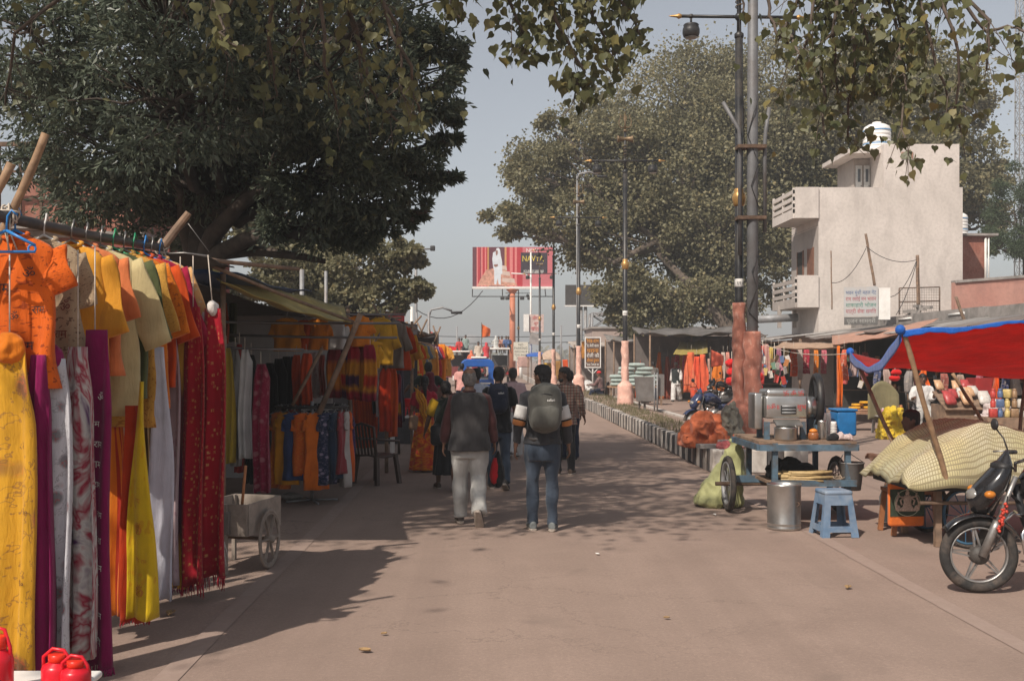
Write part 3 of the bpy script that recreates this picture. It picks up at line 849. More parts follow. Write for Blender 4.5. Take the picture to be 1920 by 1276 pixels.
tree('mango_tree', 'dark dense spreading tree rising behind the cloth stalls beside the road', (P(372, 0, 18.2).x, 18.2, 0), P(385, 400, 18.0), .30, cl, DARK_LEAF, .125, 3100, BARKD, 11, .38, -.25, sub=26, extra=[([P(372, 520, 18.2), P(400, 440, 17.6), P(450, 385, 17), P(520, 330, 16.5)], .20), ([P(380, 490, 18), P(470, 445, 17), P(560, 440, 16.5), P(640, 400, 16.2)], .16), ([P(385, 480, 18), P(480, 470, 17.5), P(560, 480, 17), P(610, 490, 17)], .11), ([P(372, 500, 18.2), P(350, 420, 18), P(345, 330, 17.5), P(330, 200, 17)], .20)])
# --- big peepal trees across the road
cl = [clump(1290, 200, 61, 170, 100, 150, 1.8), clump(1130, 290, 59, 120, 90, 120, 1.4), clump(1010, 330, 58, 80, 60, 80, .9), clump(960, 410, 57, 48, 30, 40, .5), clump(1210, 420, 58, 150, 90, 130, 1.7),
      clump(1080, 430, 57, 90, 70, 80, 1.0), clump(1390, 330, 59, 150, 110, 140, 1.8), clump(1290, 560, 56, 120, 45, 90, 1.1), clump(1180, 545, 56, 60, 42, 60, .7), clump(1400, 480, 58, 110, 90, 110, 1.3),
      clump(1040, 250, 58, 40, 30, 40, .35), clump(1420, 170, 62, 130, 90, 120, 1.2), clump(1290, 320, 61, 140, 110, 140, 1.5), clump(1350, 420, 56, 120, 80, 90, 1.3), clump(1220, 320, 57, 120, 90, 90, 1.3), clump(1200, 590, 56, 80, 32, 60, .6), clump(1380, 250, 59, 110, 80, 90, 1.0)]
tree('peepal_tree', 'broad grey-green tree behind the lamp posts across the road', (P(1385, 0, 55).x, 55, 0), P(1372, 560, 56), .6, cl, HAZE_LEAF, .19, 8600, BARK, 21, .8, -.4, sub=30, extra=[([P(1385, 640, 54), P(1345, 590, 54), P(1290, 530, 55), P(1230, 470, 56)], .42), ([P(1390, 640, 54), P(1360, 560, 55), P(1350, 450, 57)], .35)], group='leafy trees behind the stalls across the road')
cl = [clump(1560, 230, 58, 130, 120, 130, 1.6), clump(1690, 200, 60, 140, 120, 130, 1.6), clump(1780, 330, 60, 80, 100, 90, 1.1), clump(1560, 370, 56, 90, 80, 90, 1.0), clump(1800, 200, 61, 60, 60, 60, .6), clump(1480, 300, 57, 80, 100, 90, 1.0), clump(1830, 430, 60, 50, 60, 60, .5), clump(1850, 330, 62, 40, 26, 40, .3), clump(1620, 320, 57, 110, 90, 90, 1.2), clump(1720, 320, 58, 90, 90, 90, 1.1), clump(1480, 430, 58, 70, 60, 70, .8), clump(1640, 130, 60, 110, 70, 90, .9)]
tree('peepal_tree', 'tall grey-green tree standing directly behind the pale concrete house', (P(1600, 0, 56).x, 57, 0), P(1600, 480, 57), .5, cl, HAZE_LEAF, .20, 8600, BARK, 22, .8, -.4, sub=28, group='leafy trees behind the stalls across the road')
cl = [clump(1900, 400, 52, 50, 60, 60, 1.2), clump(1930, 340, 52, 60, 40, 60, .9), clump(1880, 470, 50, 45, 40, 50, 1.0)]
tree('feathery_tree', 'dark feathery tree rising behind the brick wall past the water tank', (P(1930, 0, 52).x, 52, 0), P(1925, 480, 52), .25, cl, FEATHER, .15, 5200, BARKD, 23, .25, -.5, sub=12)
# --- smaller peepal behind the left stalls
cl = [clump(560, 520, 38, 90, 45, 80, 1.2), clump(660, 500, 38, 80, 50, 80, 1.3), clump(640, 580, 37, 90, 35, 70, 1.1), clump(760, 480, 38, 34, 26, 36, .5), clump(775, 545, 38, 28, 24, 30, .4), clump(480, 560, 38, 60, 40, 60, .6), clump(720, 580, 38, 40, 30, 40, .4), clump(600, 440, 40, 70, 40, 60, .7)]
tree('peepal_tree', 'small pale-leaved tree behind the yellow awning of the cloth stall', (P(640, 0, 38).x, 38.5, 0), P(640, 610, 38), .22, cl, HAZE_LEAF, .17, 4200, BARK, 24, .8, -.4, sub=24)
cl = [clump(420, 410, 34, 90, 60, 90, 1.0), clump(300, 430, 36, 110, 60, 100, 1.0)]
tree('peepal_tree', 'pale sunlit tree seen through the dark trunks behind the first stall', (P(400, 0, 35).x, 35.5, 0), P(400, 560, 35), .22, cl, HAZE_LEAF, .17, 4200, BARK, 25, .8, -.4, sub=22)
# --- overhead peepal whose branches hang into the picture
def overhead():
 rnd = random.Random(77); rng = np.random.default_rng(77)
 def P(px, py, Y): return Vector(((px - VPX) * Y * 1.5 / FPX, Y * 1.5, CAM_H - (py - VPY) * Y * 1.5 / FPX))
 base = Vector((-8.2, 5.0, 0))
 t = thing('overhanging_tree', 'heart-leaved tree whose branches hang down across the top of the view', 'tree', base)
 fork = Vector((-7.8, 5.6, 5.4))
 b = MB(); b.tube([(0, 0, -.2), (0, 0, .5), (.2, .2, 2.5), fork - base], [.75, .52, .45, .38], 16); b.build('trunk', BARK, t)
 lb = MB(); P_ = []; N_ = []
 def spray(path, n, spread, size_dir=-.75):
  """leaves hanging along a twig path"""
  for i in range(n):
   s = rnd.random() * (len(path) - 1); k = int(s); p = Vector(path[k]).lerp(Vector(path[min(k + 1, len(path) - 1)]), s - k)
   spread_ = spread * 1.5; p = p + Vector((rnd.gauss(0, spread_), rnd.gauss(0, spread_), rnd.gauss(0, spread_ * .7)))
   P_.append(p - base); N_.append(Vector((rnd.gauss(0, .45), rnd.gauss(0, .45), -1 + rnd.gauss(0, .35))))
 def branch(src, pts, r0, twigs, leaves, spread=.12, hang=.45):
  pts = [Vector(p) for p in pts]; path = [Vector(src)] + pts
  sm = []
  for i in range(len(path) - 1):
   for k in range(4): sm.append(path[i].lerp(path[i + 1], k / 4) + Vector((rnd.gauss(0, .02), rnd.gauss(0, .02), rnd.gauss(0, .02))))
  sm.append(path[-1])
  lb.tube([p - base for p in sm], [r0 * (1 - .8 * i / len(sm)) + .004 for i in range(len(sm))], 7)
  for k in range(twigs):
   s = sm[rnd.randint(max(1, len(sm) // 3), len(sm) - 1)]
   d = Vector((rnd.gauss(0, .4), rnd.gauss(0, .3), -abs(rnd.gauss(.55, .3))))
   L = 1.5 * hang * rnd.uniform(.4, 1.2)
   tw = [s, s + d * L * .4 + Vector((rnd.gauss(0, .04), rnd.gauss(0, .04), .03)), s + d * L]
   lb.tube([p - base for p in tw], [.006, .005, .003], 5)
   spray(tw, max(2, int(leaves * .85 / twigs)), spread)
 Yn = 8.0
 hub = P(880, -330, 7.4)
 branch(fork, [(-6, 7.2, 7.4), P(520, -300, 6.8), hub], .16, 4, 20, .2)
 branch(hub, [P(900, -80, 7.8), P(960, 20, 8), P(1000, 90, 8.1)], .03, 14, 150, .10, .35)
 branch(hub, [P(1000, -100, 7.8), P(1040, 40, 8), P(1090, 130, 8.1), P(1085, 190, 8.1)], .03, 14, 170, .09, .3)
 branch(hub, [P(1050, -120, 8), P(1100, 0, 8.2), P(1130, 60, 8.3), P(1140, 110, 8.3)], .03, 16, 260, .11, .32)
 branch(hub, [P(1120, -90, 8), P(1170, 10, 8.2), P(1205, 70, 8.3)], .03, 14, 230, .10, .32)
 branch(hub, [P(840, -60, 7.8), P(850, 10, 8), P(870, 40, 8)], .025, 8, 90, .09, .2)
 branch(hub, [P(960, -60, 7.9), P(1010, -10, 8.1), P(1060, 30, 8.1)], .025, 12, 190, .14, .3)
 lb.tube([p - base for p in (P(1085, 140, 8.1), P(1075, 190, 8.1), P(1062, 212, 8.1), P(1040, 222, 8.1))], [.008, .007, .006, .003], 5)
 hub2 = P(1600, -260, 8.4)
 branch(hub, [P(1200, -360, 8.0), P(1400, -300, 8.2), hub2], .12, 4, 10, .2)
 for x, y, x2, y2, n in ((1520, 40, 1500, 150, 187), (1560, 60, 1570, 200, 234), (1620, 40, 1640, 180, 265), (1680, 40, 1700, 170, 257), (1740, 40, 1780, 200, 257), (1700, 100, 1690, 240, 179), (1790, 60, 1800, 240, 179), (1850, 40, 1850, 130, 93), (1600, 130, 1590, 260, 148), (1540, 150, 1545, 250, 101), (1470, 60, 1500, 100, 46)):
  branch(hub2, [P((1600 + x) / 2, -110, 8.4), P(x, y, 8.4 + rnd.uniform(-.4, .4)), P(x2, y2, 8.5 + rnd.uniform(-.4, .4))], .03, 16, n, .12, .38)
 branch(hub2, [P(1760, -60, 8.6), P(1850, 60, 8.6), P(1900, 50, 8.5), P(1935, 60, 8.4)], .025, 8, 60, .07, .2)
 branch(hub2, [P(1400, -100, 8.4), P(1440, 0, 8.4), P(1452, 55, 8.4), P(1480, 85, 8.4), P(1495, 100, 8.4)], .025, 4, 14, .05, .15)
 branch(hub2, [P(1420, -60, 8.4), P(1395, -5, 8.4), P(1392, 25, 8.4)], .02, 4, 14, .05, .1)
 hub3 = P(560, -260, 7.0)
 for x, y, x2, y2, n in ((430, 10, 420, 90, 55), (560, 20, 570, 120, 65), (660, 20, 680, 160, 75), (740, 40, 760, 190, 100), (770, 120, 790, 230, 75), (610, 120, 640, 230, 85), (500, 60, 520, 180, 75), (690, 170, 760, 240, 60), (30, 60, 10, 200, 55), (330, -10, 350, 30, 30)):
  branch(hub3, [P((560 + x) / 2, -120, 7.2), P(x, y, 7.6 + rnd.uniform(-.3, .5)), P(x2, y2, 7.8 + rnd.uniform(-.3, .5))], .028, 12, n, .13, .38)
 branch(fork, [(-6.4, 7.4, 6.6), hub3], .13, 4, 10, .2)
 branch(hub3, [P(380, -120, 6.0), P(400, 0, 5.6), P(415, 50, 5.5), P(425, 80, 5.5), P(470, 105, 5.5)], .012, 10, 34, .035, .10)
 hub_leaf = leaf_cloud
 P1 = np.array([tuple(p) for p in P_]); N1 = np.array([tuple(p) for p in N_])
 camv = np.array([0 - base.x, 0 - base.y, CAM_H])
 d = P1 - camv
 px = VPX + FPX * d[:, 0] / d[:, 1]; py = VPY - FPX * d[:, 2] / d[:, 1]
 vis = (px > 0) & (px < 1920) & (py > 0) & (d[:, 1] > 1)
 order = np.argsort(np.where(vis, d[:, 1], 1e9)); near = order[:300]
 keep = np.ones(len(P1), bool); keep[near] = False
 lb2 = []
 for k in range(38):
  c = Vector((rnd.uniform(-13, -5.4), rnd.uniform(-3.0, 6.5), rnd.uniform(5.6, 9.0)))
  if c.x > -5.4 - .45 * (c.z - 5.6): continue
  lb.tube([fork - base, fork.lerp(c, .5) - base + Vector((0, 0, .3)), c - base], [.09, .05, .015], 5)
  lb2.append(np.array(c - base) + rng.normal(size=(230, 3)) * np.array([.75, .75, .5]))
 for k in range(34):
  c = Vector((rnd.uniform(-7.5, -2.2), rnd.uniform(6.0, 9.5), rnd.uniform(7.6, 9.6)))
  lb.tube([fork - base, fork.lerp(c, .5) - base + Vector((0, 0, .6)), c - base], [.08, .05, .015], 5)
  lb2.append(np.array(c - base) + rng.normal(size=(260, 3)) * np.array([.7, .7, .45]))
 Q = np.concatenate(lb2)
 P2 = np.concatenate([P1[keep], Q]); N2 = np.concatenate([N1[keep], rng.normal(size=(len(Q), 3)) * .45 + np.array([0, 0, -.9])])
 lb.build('limbs', BARK, t)
 leaf_cloud('foliage', P2, N2, .100, NEAR_LEAF, t, rng, 1.12, 'heart', kind='stuff')
 protos = []
 for v in range(4):
  o = leaf_cloud('leaf', np.zeros((1, 3)), np.array([[0, 0, -1.0]]), .104, NEAR_LEAF, t, rng, 1.0 + .1 * v, 'heart')
  protos.append(o)
 for j, i in enumerate(near):
  pr = protos[j % 4]
  o = pr if j < 4 else inst('leaf', pr, t)
  o.location = P1[i]
  o.rotation_euler = Vector((0, 0, -1)).rotation_difference(Vector(N1[i])).to_euler()
  o.rotation_euler.rotate_axis('Z', rnd.uniform(0, 6.28))
  o.scale = (rnd.uniform(.75, 1.1),) * 3
overhead()
# ================================================================== people
_lat = np.random.default_rng(1).uniform(-1, 1, size=(32, 32, 32))
def vnoise(p):
 i = np.floor(p).astype(int); f = p - i; f = f * f * (3 - 2 * f); o = 0
 for a in (0, 1):
  for b_ in (0, 1):
   for c in (0, 1):
    w = (f[:, 0] if a else 1 - f[:, 0]) * (f[:, 1] if b_ else 1 - f[:, 1]) * (f[:, 2] if c else 1 - f[:, 2])
    o = o + w * _lat[(i[:, 0] + a) % 32, (i[:, 1] + b_) % 32, (i[:, 2] + c) % 32]
 return o
def fuse(mb, name, mat, voxel, parent, smooth=4, wr=0.0, wscale=9.0, stretch=.35, seed=0, ridge=False):
 """melt overlapping closed shapes into one continuous skin"""
 me = bpy.data.meshes.new('tmp'); me.from_pydata(mb.v, [], mb.f); me.update()
 ob = bpy.data.objects.new('tmp', me); TMP.collection.objects.link(ob)
 r = ob.modifiers.new('r', 'REMESH'); r.mode = 'VOXEL'; r.voxel_size = voxel
 if smooth:
  s = ob.modifiers.new('s', 'SMOOTH'); s.factor = .5; s.iterations = smooth
 dg = TMP.view_layers[0].depsgraph; dg.update()
 out = bpy.data.meshes.new_from_object(ob.evaluated_get(dg))
 bpy.data.objects.remove(ob); bpy.data.meshes.remove(me)
 n = len(out.vertices)
 if wr and n:
  co = np.zeros(n * 3, np.float32); out.vertices.foreach_get('co', co); co = co.reshape(-1, 3)
  no = np.zeros(n * 3, np.float32); out.vertices.foreach_get('normal', no); no = no.reshape(-1, 3)
  d = vnoise(co * np.array([wscale, wscale, wscale * stretch]) + seed) + .5 * vnoise(co * np.array([wscale * 2.1, wscale * 2.1, wscale * 1.3]) - seed)
  if ridge: d = 1 - 2.6 * np.abs(d)
  co += no * (d[:, None] * wr); out.vertices.foreach_set('co', co.ravel().astype(np.float32))
 out.name = name
 out.materials.clear(); out.materials.append(mat)
 out.polygons.foreach_set('use_smooth', [True] * len(out.polygons)); out.update()
 o = bpy.data.objects.new(name, out); COL.objects.link(o); o.parent = parent
 return o
def ell(c, u, v, n=16):
 c, u, v = Vector(c), Vector(u), Vector(v)
 return [c + u * math.cos(2 * math.pi * k / n) + v * math.sin(2 * math.pi * k / n) for k in range(n)]
SKIN = MAT('skin', (.20, .105, .068), .55, 0, .12, 20, .08, 120)
SKIND = MAT('skin_dark', (.13, .068, .045), .55, 0, .12, 20, .08, 120)
HAIRB = MAT('black_hair', (.012, .010, .010), .55, 0, .4, 60, .5, 200)
HAIRG = MAT('grey_hair', (.16, .145, .135), .7, 0, .35, 70, .5, 220)
SHOE_D = MAT('dark_shoe', (.025, .022, .022), .5, 0, .3, 12, .1, 80, (.15, .11, .09), .4, 8)
SHOE_L = MAT('pale_sole_shoe', (.30, .25, .21), .6, 0, .25, 14, .1, 80)
SANDAL = MAT('sandal', (.07, .045, .035), .7, 0, .3, 12, .1, 80)
EYEW = MAT('eye', (.03, .02, .018), .25, 0, 0, 5, 0)
def arm_dir(flex, abd, side):
 d = Vector((side * math.sin(abd), math.sin(flex) * math.cos(abd), -math.cos(flex) * math.cos(abd)))
 return d.normalized()
def skeleton(h, pose):
 k = h / 1.72
 J = {}
 lean = pose.get('lean', 0.04)
 sit = pose.get('sit', 0)
 hz = .91
 J['pelvis'] = Vector((0, 0, hz))
 up = Vector((pose.get('tilt', 0), math.sin(lean), math.cos(lean)))
 J['chest'] = J['pelvis'] + up * .40
 J['neck'] = J['pelvis'] + up * .545
 hd = pose.get('nod', 0.0)
 J['head'] = J['neck'] + Vector((0, math.sin(lean + hd) * .15 + .012, math.cos(lean + hd) * .15))
 for s, S in ((-1, 'l'), (1, 'r')):
  f, kn, ft = pose.get('leg_' + S, (0.05 * s, .05, 0))[:3]
  ab = pose.get('leg_' + S, (0, 0, 0, .03))[3] if len(pose.get('leg_' + S, ())) > 3 else .02
  hip = J['pelvis'] + Vector((s * .092, 0, -.03))
  knee = hip + Vector((s * math.sin(ab), math.sin(f), -math.cos(f))).normalized() * .42
  ank = knee + Vector((s * math.sin(ab) * .4, math.sin(f - kn), -math.cos(f - kn))).normalized() * .405
  J['hip' + S], J['knee' + S], J['ank' + S] = hip, knee, ank
  toe = Vector((s * .12, math.cos(ft), math.sin(ft))).normalized()
  J['toe' + S] = toe
  a, b_, e = pose.get('arm_' + S, (0.0, .12, .25))[:3]
  tw = pose.get('arm_' + S)[3] if len(pose.get('arm_' + S, ())) > 3 else 0
  sh = J['chest'] + Vector((s * .178, 0, .075))
  d1 = arm_dir(a, b_, s)
  el = sh + d1 * .285
  d2 = arm_dir(a + e, b_ * .5 - tw, s)
  wr = el + d2 * .255
  J['sh' + S], J['el' + S], J['wr' + S], J['hd' + S] = sh, el, wr, d2
 if not sit:
  low = min((J['ank' + S] + J['toe' + S] * .17).z - .045 if J['toe' + S].z < -.2 else J['ank' + S].z - .085 for S in 'lr')
 else: low = J['pelvis'].z - sit / k - .0
 for q in list(J):
  if q[:3] in ('toe',) or (q[:2] == 'hd' and len(q) == 3): continue
  J[q] = (J[q] - Vector((0, 0, low if not sit else low))) * k
 return J, k, up
def hand(b, w, d, k, side, curl=.5, palm_n=None):
 """palm and five unequal fingers; d = direction of the forearm"""
 d = Vector(d).normalized()
 n = Vector(palm_n) if palm_n is not None else Vector((-side, 0, 0))
 n = (n - d * n.dot(d)).normalized(); a = d.cross(n).normalized()
 if a.y < 0: a = -a                        # thumb side points forward
 pc = w + d * .05 * k
 b.loft([ell(w - d * .01 * k, a * .024 * k, n * .017 * k, 10), ell(w + d * .03 * k, a * .034 * k, n * .016 * k, 10), ell(w + d * .08 * k, a * .040 * k, n * .014 * k, 10), ell(w + d * .095 * k, a * .034 * k, n * .011 * k, 10)])
 for i, (off, L) in enumerate(((.030, .070), (.011, .078), (-.009, .073), (-.028, .058))):
  p = w + d * .088 * k + a * off * k; c1 = curl * (.7 + .1 * i)
  q = p + (d * math.cos(c1) + n * math.sin(c1)) * L * .5 * k
  r = q + (d * math.cos(c1 * 2.1) + n * math.sin(c1 * 2.1)) * L * .55 * k
  b.tube([p - d * .012 * k, p, q, r], [.0095 * k, .0095 * k, .009 * k, .0075 * k], 7)
 p = w + d * .03 * k + a * .028 * k
 b.tube([p - a * .01 * k, p, p + (d * .6 + a * .6 + n * .3).normalized() * .035 * k, p + (d * .9 + a * .35 + n * .5).normalized() * .068 * k], [.012 * k, .012 * k, .0105 * k, .008 * k], 7)
 return pc
def foot(b, ank, toe, k, L=.25, w=.045, hh=.05, extra=0.0, heel=True):
 """shoe or bare foot along toe"""
 f = Vector(toe).normalized(); side = f.cross(Vector((0, 0, 1))).normalized(); up = side.cross(f).normalized()
 base = ank - up * .05 * k
 rings = []
 for t, ww, zt in ((-.07, .6, .9), (-.05, .8, 1.15), (0, .85, 1.3), (.06, .9, 1.1), (.11, 1.05, .85), (.15, 1.05, .68), (.18, .75, .55), (.195, .3, .4)):
  c = base + f * (t * k * L / .25)
  top = hh * zt + extra
  rings.append([c + side * ((w * ww + extra) * k * math.cos(a)) + up * ((top if math.sin(a) > 0 else .036 + extra * .6) * k * math.sin(a)) for a in (2 * math.pi * q / 12 for q in range(12))])
 b.loft(rings)
def person(label, loc, rz, h, pose, skin=SKIN, top=None, bottom=None, vest=None, hair=('short', HAIRB), shoe=SHOE_D, fine=.012, girth=1.0, group=None, face=False, skirt=None, seed=0, yaw=0.0, lowdetail=False):
 t = thing('person', label, 'person', loc, rz, group)
 J, k, up = skeleton(h, pose); g = girth
 fwd = Vector((0, 1, 0)); X = Vector((1, 0, 0))
 def torso(b, e, z0, z1, flare=0.0, gg=1.0):
  prof = [(-.20, .150, .115), (-.12, .165, .122), (-.02, .163, .118), (.10, .147, .107), (.22, .155, .110), (.34, .172, .112), (.44, .176, .100), (.50, .150, .085), (.535, .085, .068), (.56, .055, .055)]
  rings = []
  for z, w, d in prof:
   if z < z0 or z > z1: continue
   wf = w * g + e + flare * max(0, (.05 - z)) ; df = d * g * gg + e + flare * .8 * max(0, (.05 - z))
   c = J['pelvis'] + up * (z * k) if z > 0 else J['pelvis'] + Vector((0, 0, z * k))
   rings.append(ell(c + fwd * (.012 * k * math.sin(z * 5)), X * wf * k, fwd * df * k, 20))
  b.loft(rings)
 b = MB(); torso(b, -.008, -.2, .6)
 hc = J['head']; cy, sy = math.cos(yaw), math.sin(yaw)
 hf = Vector((-sy, cy, 0)); hs = Vector((cy, sy, 0))
 b.tube([J['neck'] - up * .06 * k, J['neck'] + up * .02 * k, hc - Vector((0, 0, .06 * k))], [.066 * k, .056 * k, .052 * k], 12)
 rings = []
 for z, w, d, o in ((-.125, .024, .030, .045), (-.11, .042, .052, .03), (-.085, .056, .068, .018), (-.05, .066, .082, .006), (0, .074, .094, 0), (.045, .076, .098, -.004), (.08, .068, .088, -.006), (.105, .046, .062, -.006), (.118, .018, .025, -.006)):
  rings.append(ell(hc + Vector((0, 0, z * k)) + hf * o * k, hs * w * k, hf * d * k, 16))
 b.loft(rings)
 b.ball(hc + hf * .098 * k + Vector((0, 0, -.022 * k)), (.016 * k, .02 * k, .024 * k), 8)         # nose
 b.ball(hc + hf * .088 * k + Vector((0, 0, -.068 * k)), (.026 * k, .014 * k, .011 * k), 8)        # lips
 for s in (-1, 1): b.ball(hc + hs * (s * .078 * k) + Vector((0, 0, -.01 * k)), (.012 * k, .022 * k, .034 * k), 8, rot=rotm(0, 0, yaw))
 for s, S in ((-1, 'l'), (1, 'r')):
  b.tube([J['hip' + S] + Vector((0, 0, .06 * k)), J['hip' + S].lerp(J['knee' + S], .3), J['knee' + S], J['knee' + S].lerp(J['ank' + S], .3), J['knee' + S].lerp(J['ank' + S], .7), J['ank' + S]], [.085 * k * g, .078 * k * g, .054 * k, .054 * k * g, .042 * k, .036 * k], 12)
  foot(b, J['ank' + S], J['toe' + S], k)
  b.tube([J['sh' + S] - X * (s * .05 * k), J['sh' + S], J['sh' + S].lerp(J['el' + S], .5), J['el' + S], J['el' + S].lerp(J['wr' + S], .35), J['wr' + S]], [.05 * k, .052 * k, .046 * k * g, .037 * k, .038 * k, .025 * k], 12)
  hand(b, J['wr' + S], J['hd' + S], k, s, pose.get('curl', .45))
 fuse(b, 'body', skin, fine, t, 3)
 if face:
  for s in (-1, 1):
   e = MB(); e.ball(hc + hf * .087 * k + hs * (s * .032 * k) + Vector((0, 0, .006 * k)), (.012 * k, .007 * k, .006 * k), 8, rot=rotm(0, 0, yaw)); e.build('eye', EYEW, t)
   e = MB(); e.ball(hc + hf * .088 * k + hs * (s * .033 * k) + Vector((0, 0, .026 * k)), (.02 * k, .006 * k, .004 * k), 8, rot=rotm(0, 0, yaw)); e.build('eyebrow', HAIRB, t)
  if face == 'beard':
   e = MB(); e.ball(hc + hf * .05 * k + Vector((0, 0, -.088 * k)), (.058 * k, .05 * k, .045 * k), 12, rot=rotm(0, 0, yaw)); fuse(e, 'beard', HAIRB, fine, t, 2, .006, 40)
  if face in ('beard', 'moustache'):
   e = MB(); e.ball(hc + hf * .099 * k + Vector((0, 0, -.05 * k)), (.03 * k, .008 * k, .007 * k), 8, rot=rotm(0, 0, yaw)); e.build('moustache', HAIRB, t)
 cf = max(fine, .011)
 if bottom:
  m_, kind, bulk = bottom
  b = MB(); torso(b, .012, -.21, .13)
  for s, S in ((-1, 'l'), (1, 'r')):
   ak = J['ank' + S]; kn = J['knee' + S]; hp = J['hip' + S]
   en = ak if kind == 'long' else kn.lerp(ak, .25)
   b.tube([hp + Vector((0, 0, .05 * k)), hp.lerp(kn, .35), kn.lerp(hp, .08), kn.lerp(en, .35), kn.lerp(en, .75), en + (en - kn).normalized() * .03 * k],
                   [(.098 + bulk * .3) * k * g, (.092 + bulk * .6) * k * g, (.066 + bulk) * k, (.064 + bulk) * k * g, (.056 + bulk * 1.1) * k, (.058 + bulk * 1.15) * k], 14)
  fuse(b, 'trousers', m_, cf, t, 3, .012 + bulk * .06, 9, .8, seed)
 if skirt:
  m_, w0, w1, zl = skirt
  rings = []
  nz = 26
  for i in range(nz + 1):
   u = i / nz; z = J['pelvis'].z + .14 * k - u * (J['pelvis'].z + .14 * k - zl)
   c = J['pelvis'].lerp((J['ankl'] + J['ankr']) / 2, max(0, u - .1)); c.z = z
   ring = []
   for q in range(48):
    a = 2 * math.pi * q / 48
    f = 1 + (.10 * u) * math.sin(a * 9 + u * 2 + seed) + (.06 * u) * math.sin(a * 5 - u * 4)
    w = (w0 + (w1 - w0) * u ** 1.2) * k * f
    ring.append(c + X * (w * math.cos(a)) + fwd * (w * .86 * math.sin(a) + .0))
   rings.append(ring)
  b = MB(); b.loft(rings, uv=True); b.build('skirt', m_, t)
 if top:
  m_, sl, hem, bulk = top[:4]
  b = MB(); torso(b, .016 + bulk, hem, .545, .10 + bulk)
  for s, S in ((-1, 'l'), (1, 'r')):
   sh, el, wr = J['sh' + S], J['el' + S], J['wr' + S]
   b.ball(sh + Vector((-s * .02 * k, 0, .0)), (.066 * k, .066 * k, .062 * k), 12)
   if sl > .55:
    e_ = el.lerp(wr, (sl - .5) * 2 * .96)
    b.tube([sh - X * (s * .04 * k), sh, sh.lerp(el, .5), el, e_], [.06 * k, .066 * k, (.06 + bulk) * k, (.052 + bulk) * k, (.040 + bulk) * k], 12)
   elif sl > 0:
    b.tube([sh - X * (s * .04 * k), sh, sh.lerp(el, sl * 1.9)], [.06 * k, .067 * k, (.066 + bulk) * k], 12)
  o = fuse(b, top[4] if len(top) > 4 else 'shirt', m_, cf, t, 2, .012 + bulk * .25, 10, .6, seed + 3)
  if not lowdetail:
   b = MB(); cpts = [J['neck'] + up * (.012 * k) + Vector((.066 * k * math.cos(a), .062 * k * math.sin(a), .012 * k * math.sin(a))) for a in np.linspace(0, 2 * math.pi, 21)]
   b.tube(cpts, .014 * k, 6); b.build('collar', m_, t)
 if vest:
  b = MB(); torso(b, .047, -.13, .545, .14)
  fuse(b, 'waistcoat', vest, cf, t, 2, .010, 8, .5, seed + 7)
 if bottom and not lowdetail and top and top[2] > -.1:
  b = MB(); b.loft([ell(J['pelvis'] + Vector((0, 0, z * k)), X * (.163 * g + .022) * k, fwd * (.118 * g + .022) * k, 24) for z in (.01, .05)]); b.build('belt', SHOE_D, t)
 if hair:
  st, hm = hair
  b = MB()
  if st in ('short', 'bun', 'braid', 'bob'):
   rings = []
   for z, w, d, o in ((-.075, .058, .05, -.042), (-.04, .072, .066, -.034), (0, .082, .088, -.018), (.05, .085, .104, -.006), (.09, .075, .095, -.006), (.118, .05, .068, -.006), (.13, .02, .026, -.006)):
    rings.append(ell(hc + Vector((0, 0, z * k)) + hf * o * k, hs * w * k, hf * d * k, 16))
   b.loft(rings)
   if st == 'bun': b.ball(hc - hf * .11 * k + Vector((0, 0, -.02 * k)), .05 * k, 10)
   if st == 'braid':
    b.tube([hc - hf * .08 * k + Vector((0, 0, -.03 * k)), hc - hf * .11 * k + Vector((0, 0, -.1 * k)), hc - hf * .12 * k + Vector((.01, 0, -.2 * k)), hc - hf * .12 * k + hs * .02 * k + Vector((0, 0, -.36 * k))], [.05 * k, .038 * k, .03 * k, .015 * k], 10)
   fuse(b, 'hair', hm, max(.008, fine * .9), t, 3, .005, 45, 1.0, seed)
  elif st == 'bald':
   rings = []
   for z, w, d, o in ((-.085, .056, .04, -.042), (-.05, .074, .07, -.03), (-.01, .082, .086, -.02), (.03, .083, .082, -.024), (.055, .074, .06, -.04), (.07, .05, .03, -.06)):
    rings.append(ell(hc + Vector((0, 0, z * k)) + hf * o * k, hs * w * k, hf * d * k, 16))
   b.loft(rings); fuse(b, 'hair', hm, max(.008, fine * .9), t, 2, .007, 40, 1.0, seed)
  elif st == 'cap':
   rings = []
   for z, w, d, o in ((.03, .086, .108, -.004), (.06, .086, .106, -.004), (.10, .07, .086, -.006), (.128, .04, .05, -.006), (.136, .01, .01, -.006)):
    rings.append(ell(hc + Vector((0, 0, z * k)) + hf * o * k, hs * w * k, hf * d * k, 18))
   b.loft(rings); b.build('cap', hm, t)
  elif st == 'scarf':
   rings = []
   for z, w, d, o in ((-.26, .19, .13, -.03), (-.18, .15, .12, -.03), (-.1, .10, .10, -.03), (-.03, .094, .10, -.02), (.04, .096, .112, -.012), (.09, .085, .1, -.01), (.125, .05, .06, -.01), (.138, .012, .015, -.01)):
    rings.append(ell(hc + Vector((0, 0, z * k)) + hf * o * k, hs * w * k, hf * d * k, 18))
   b.loft(rings); fuse(b, 'head_scarf', hm, .014, t, 2, .012, 14, .6, seed)
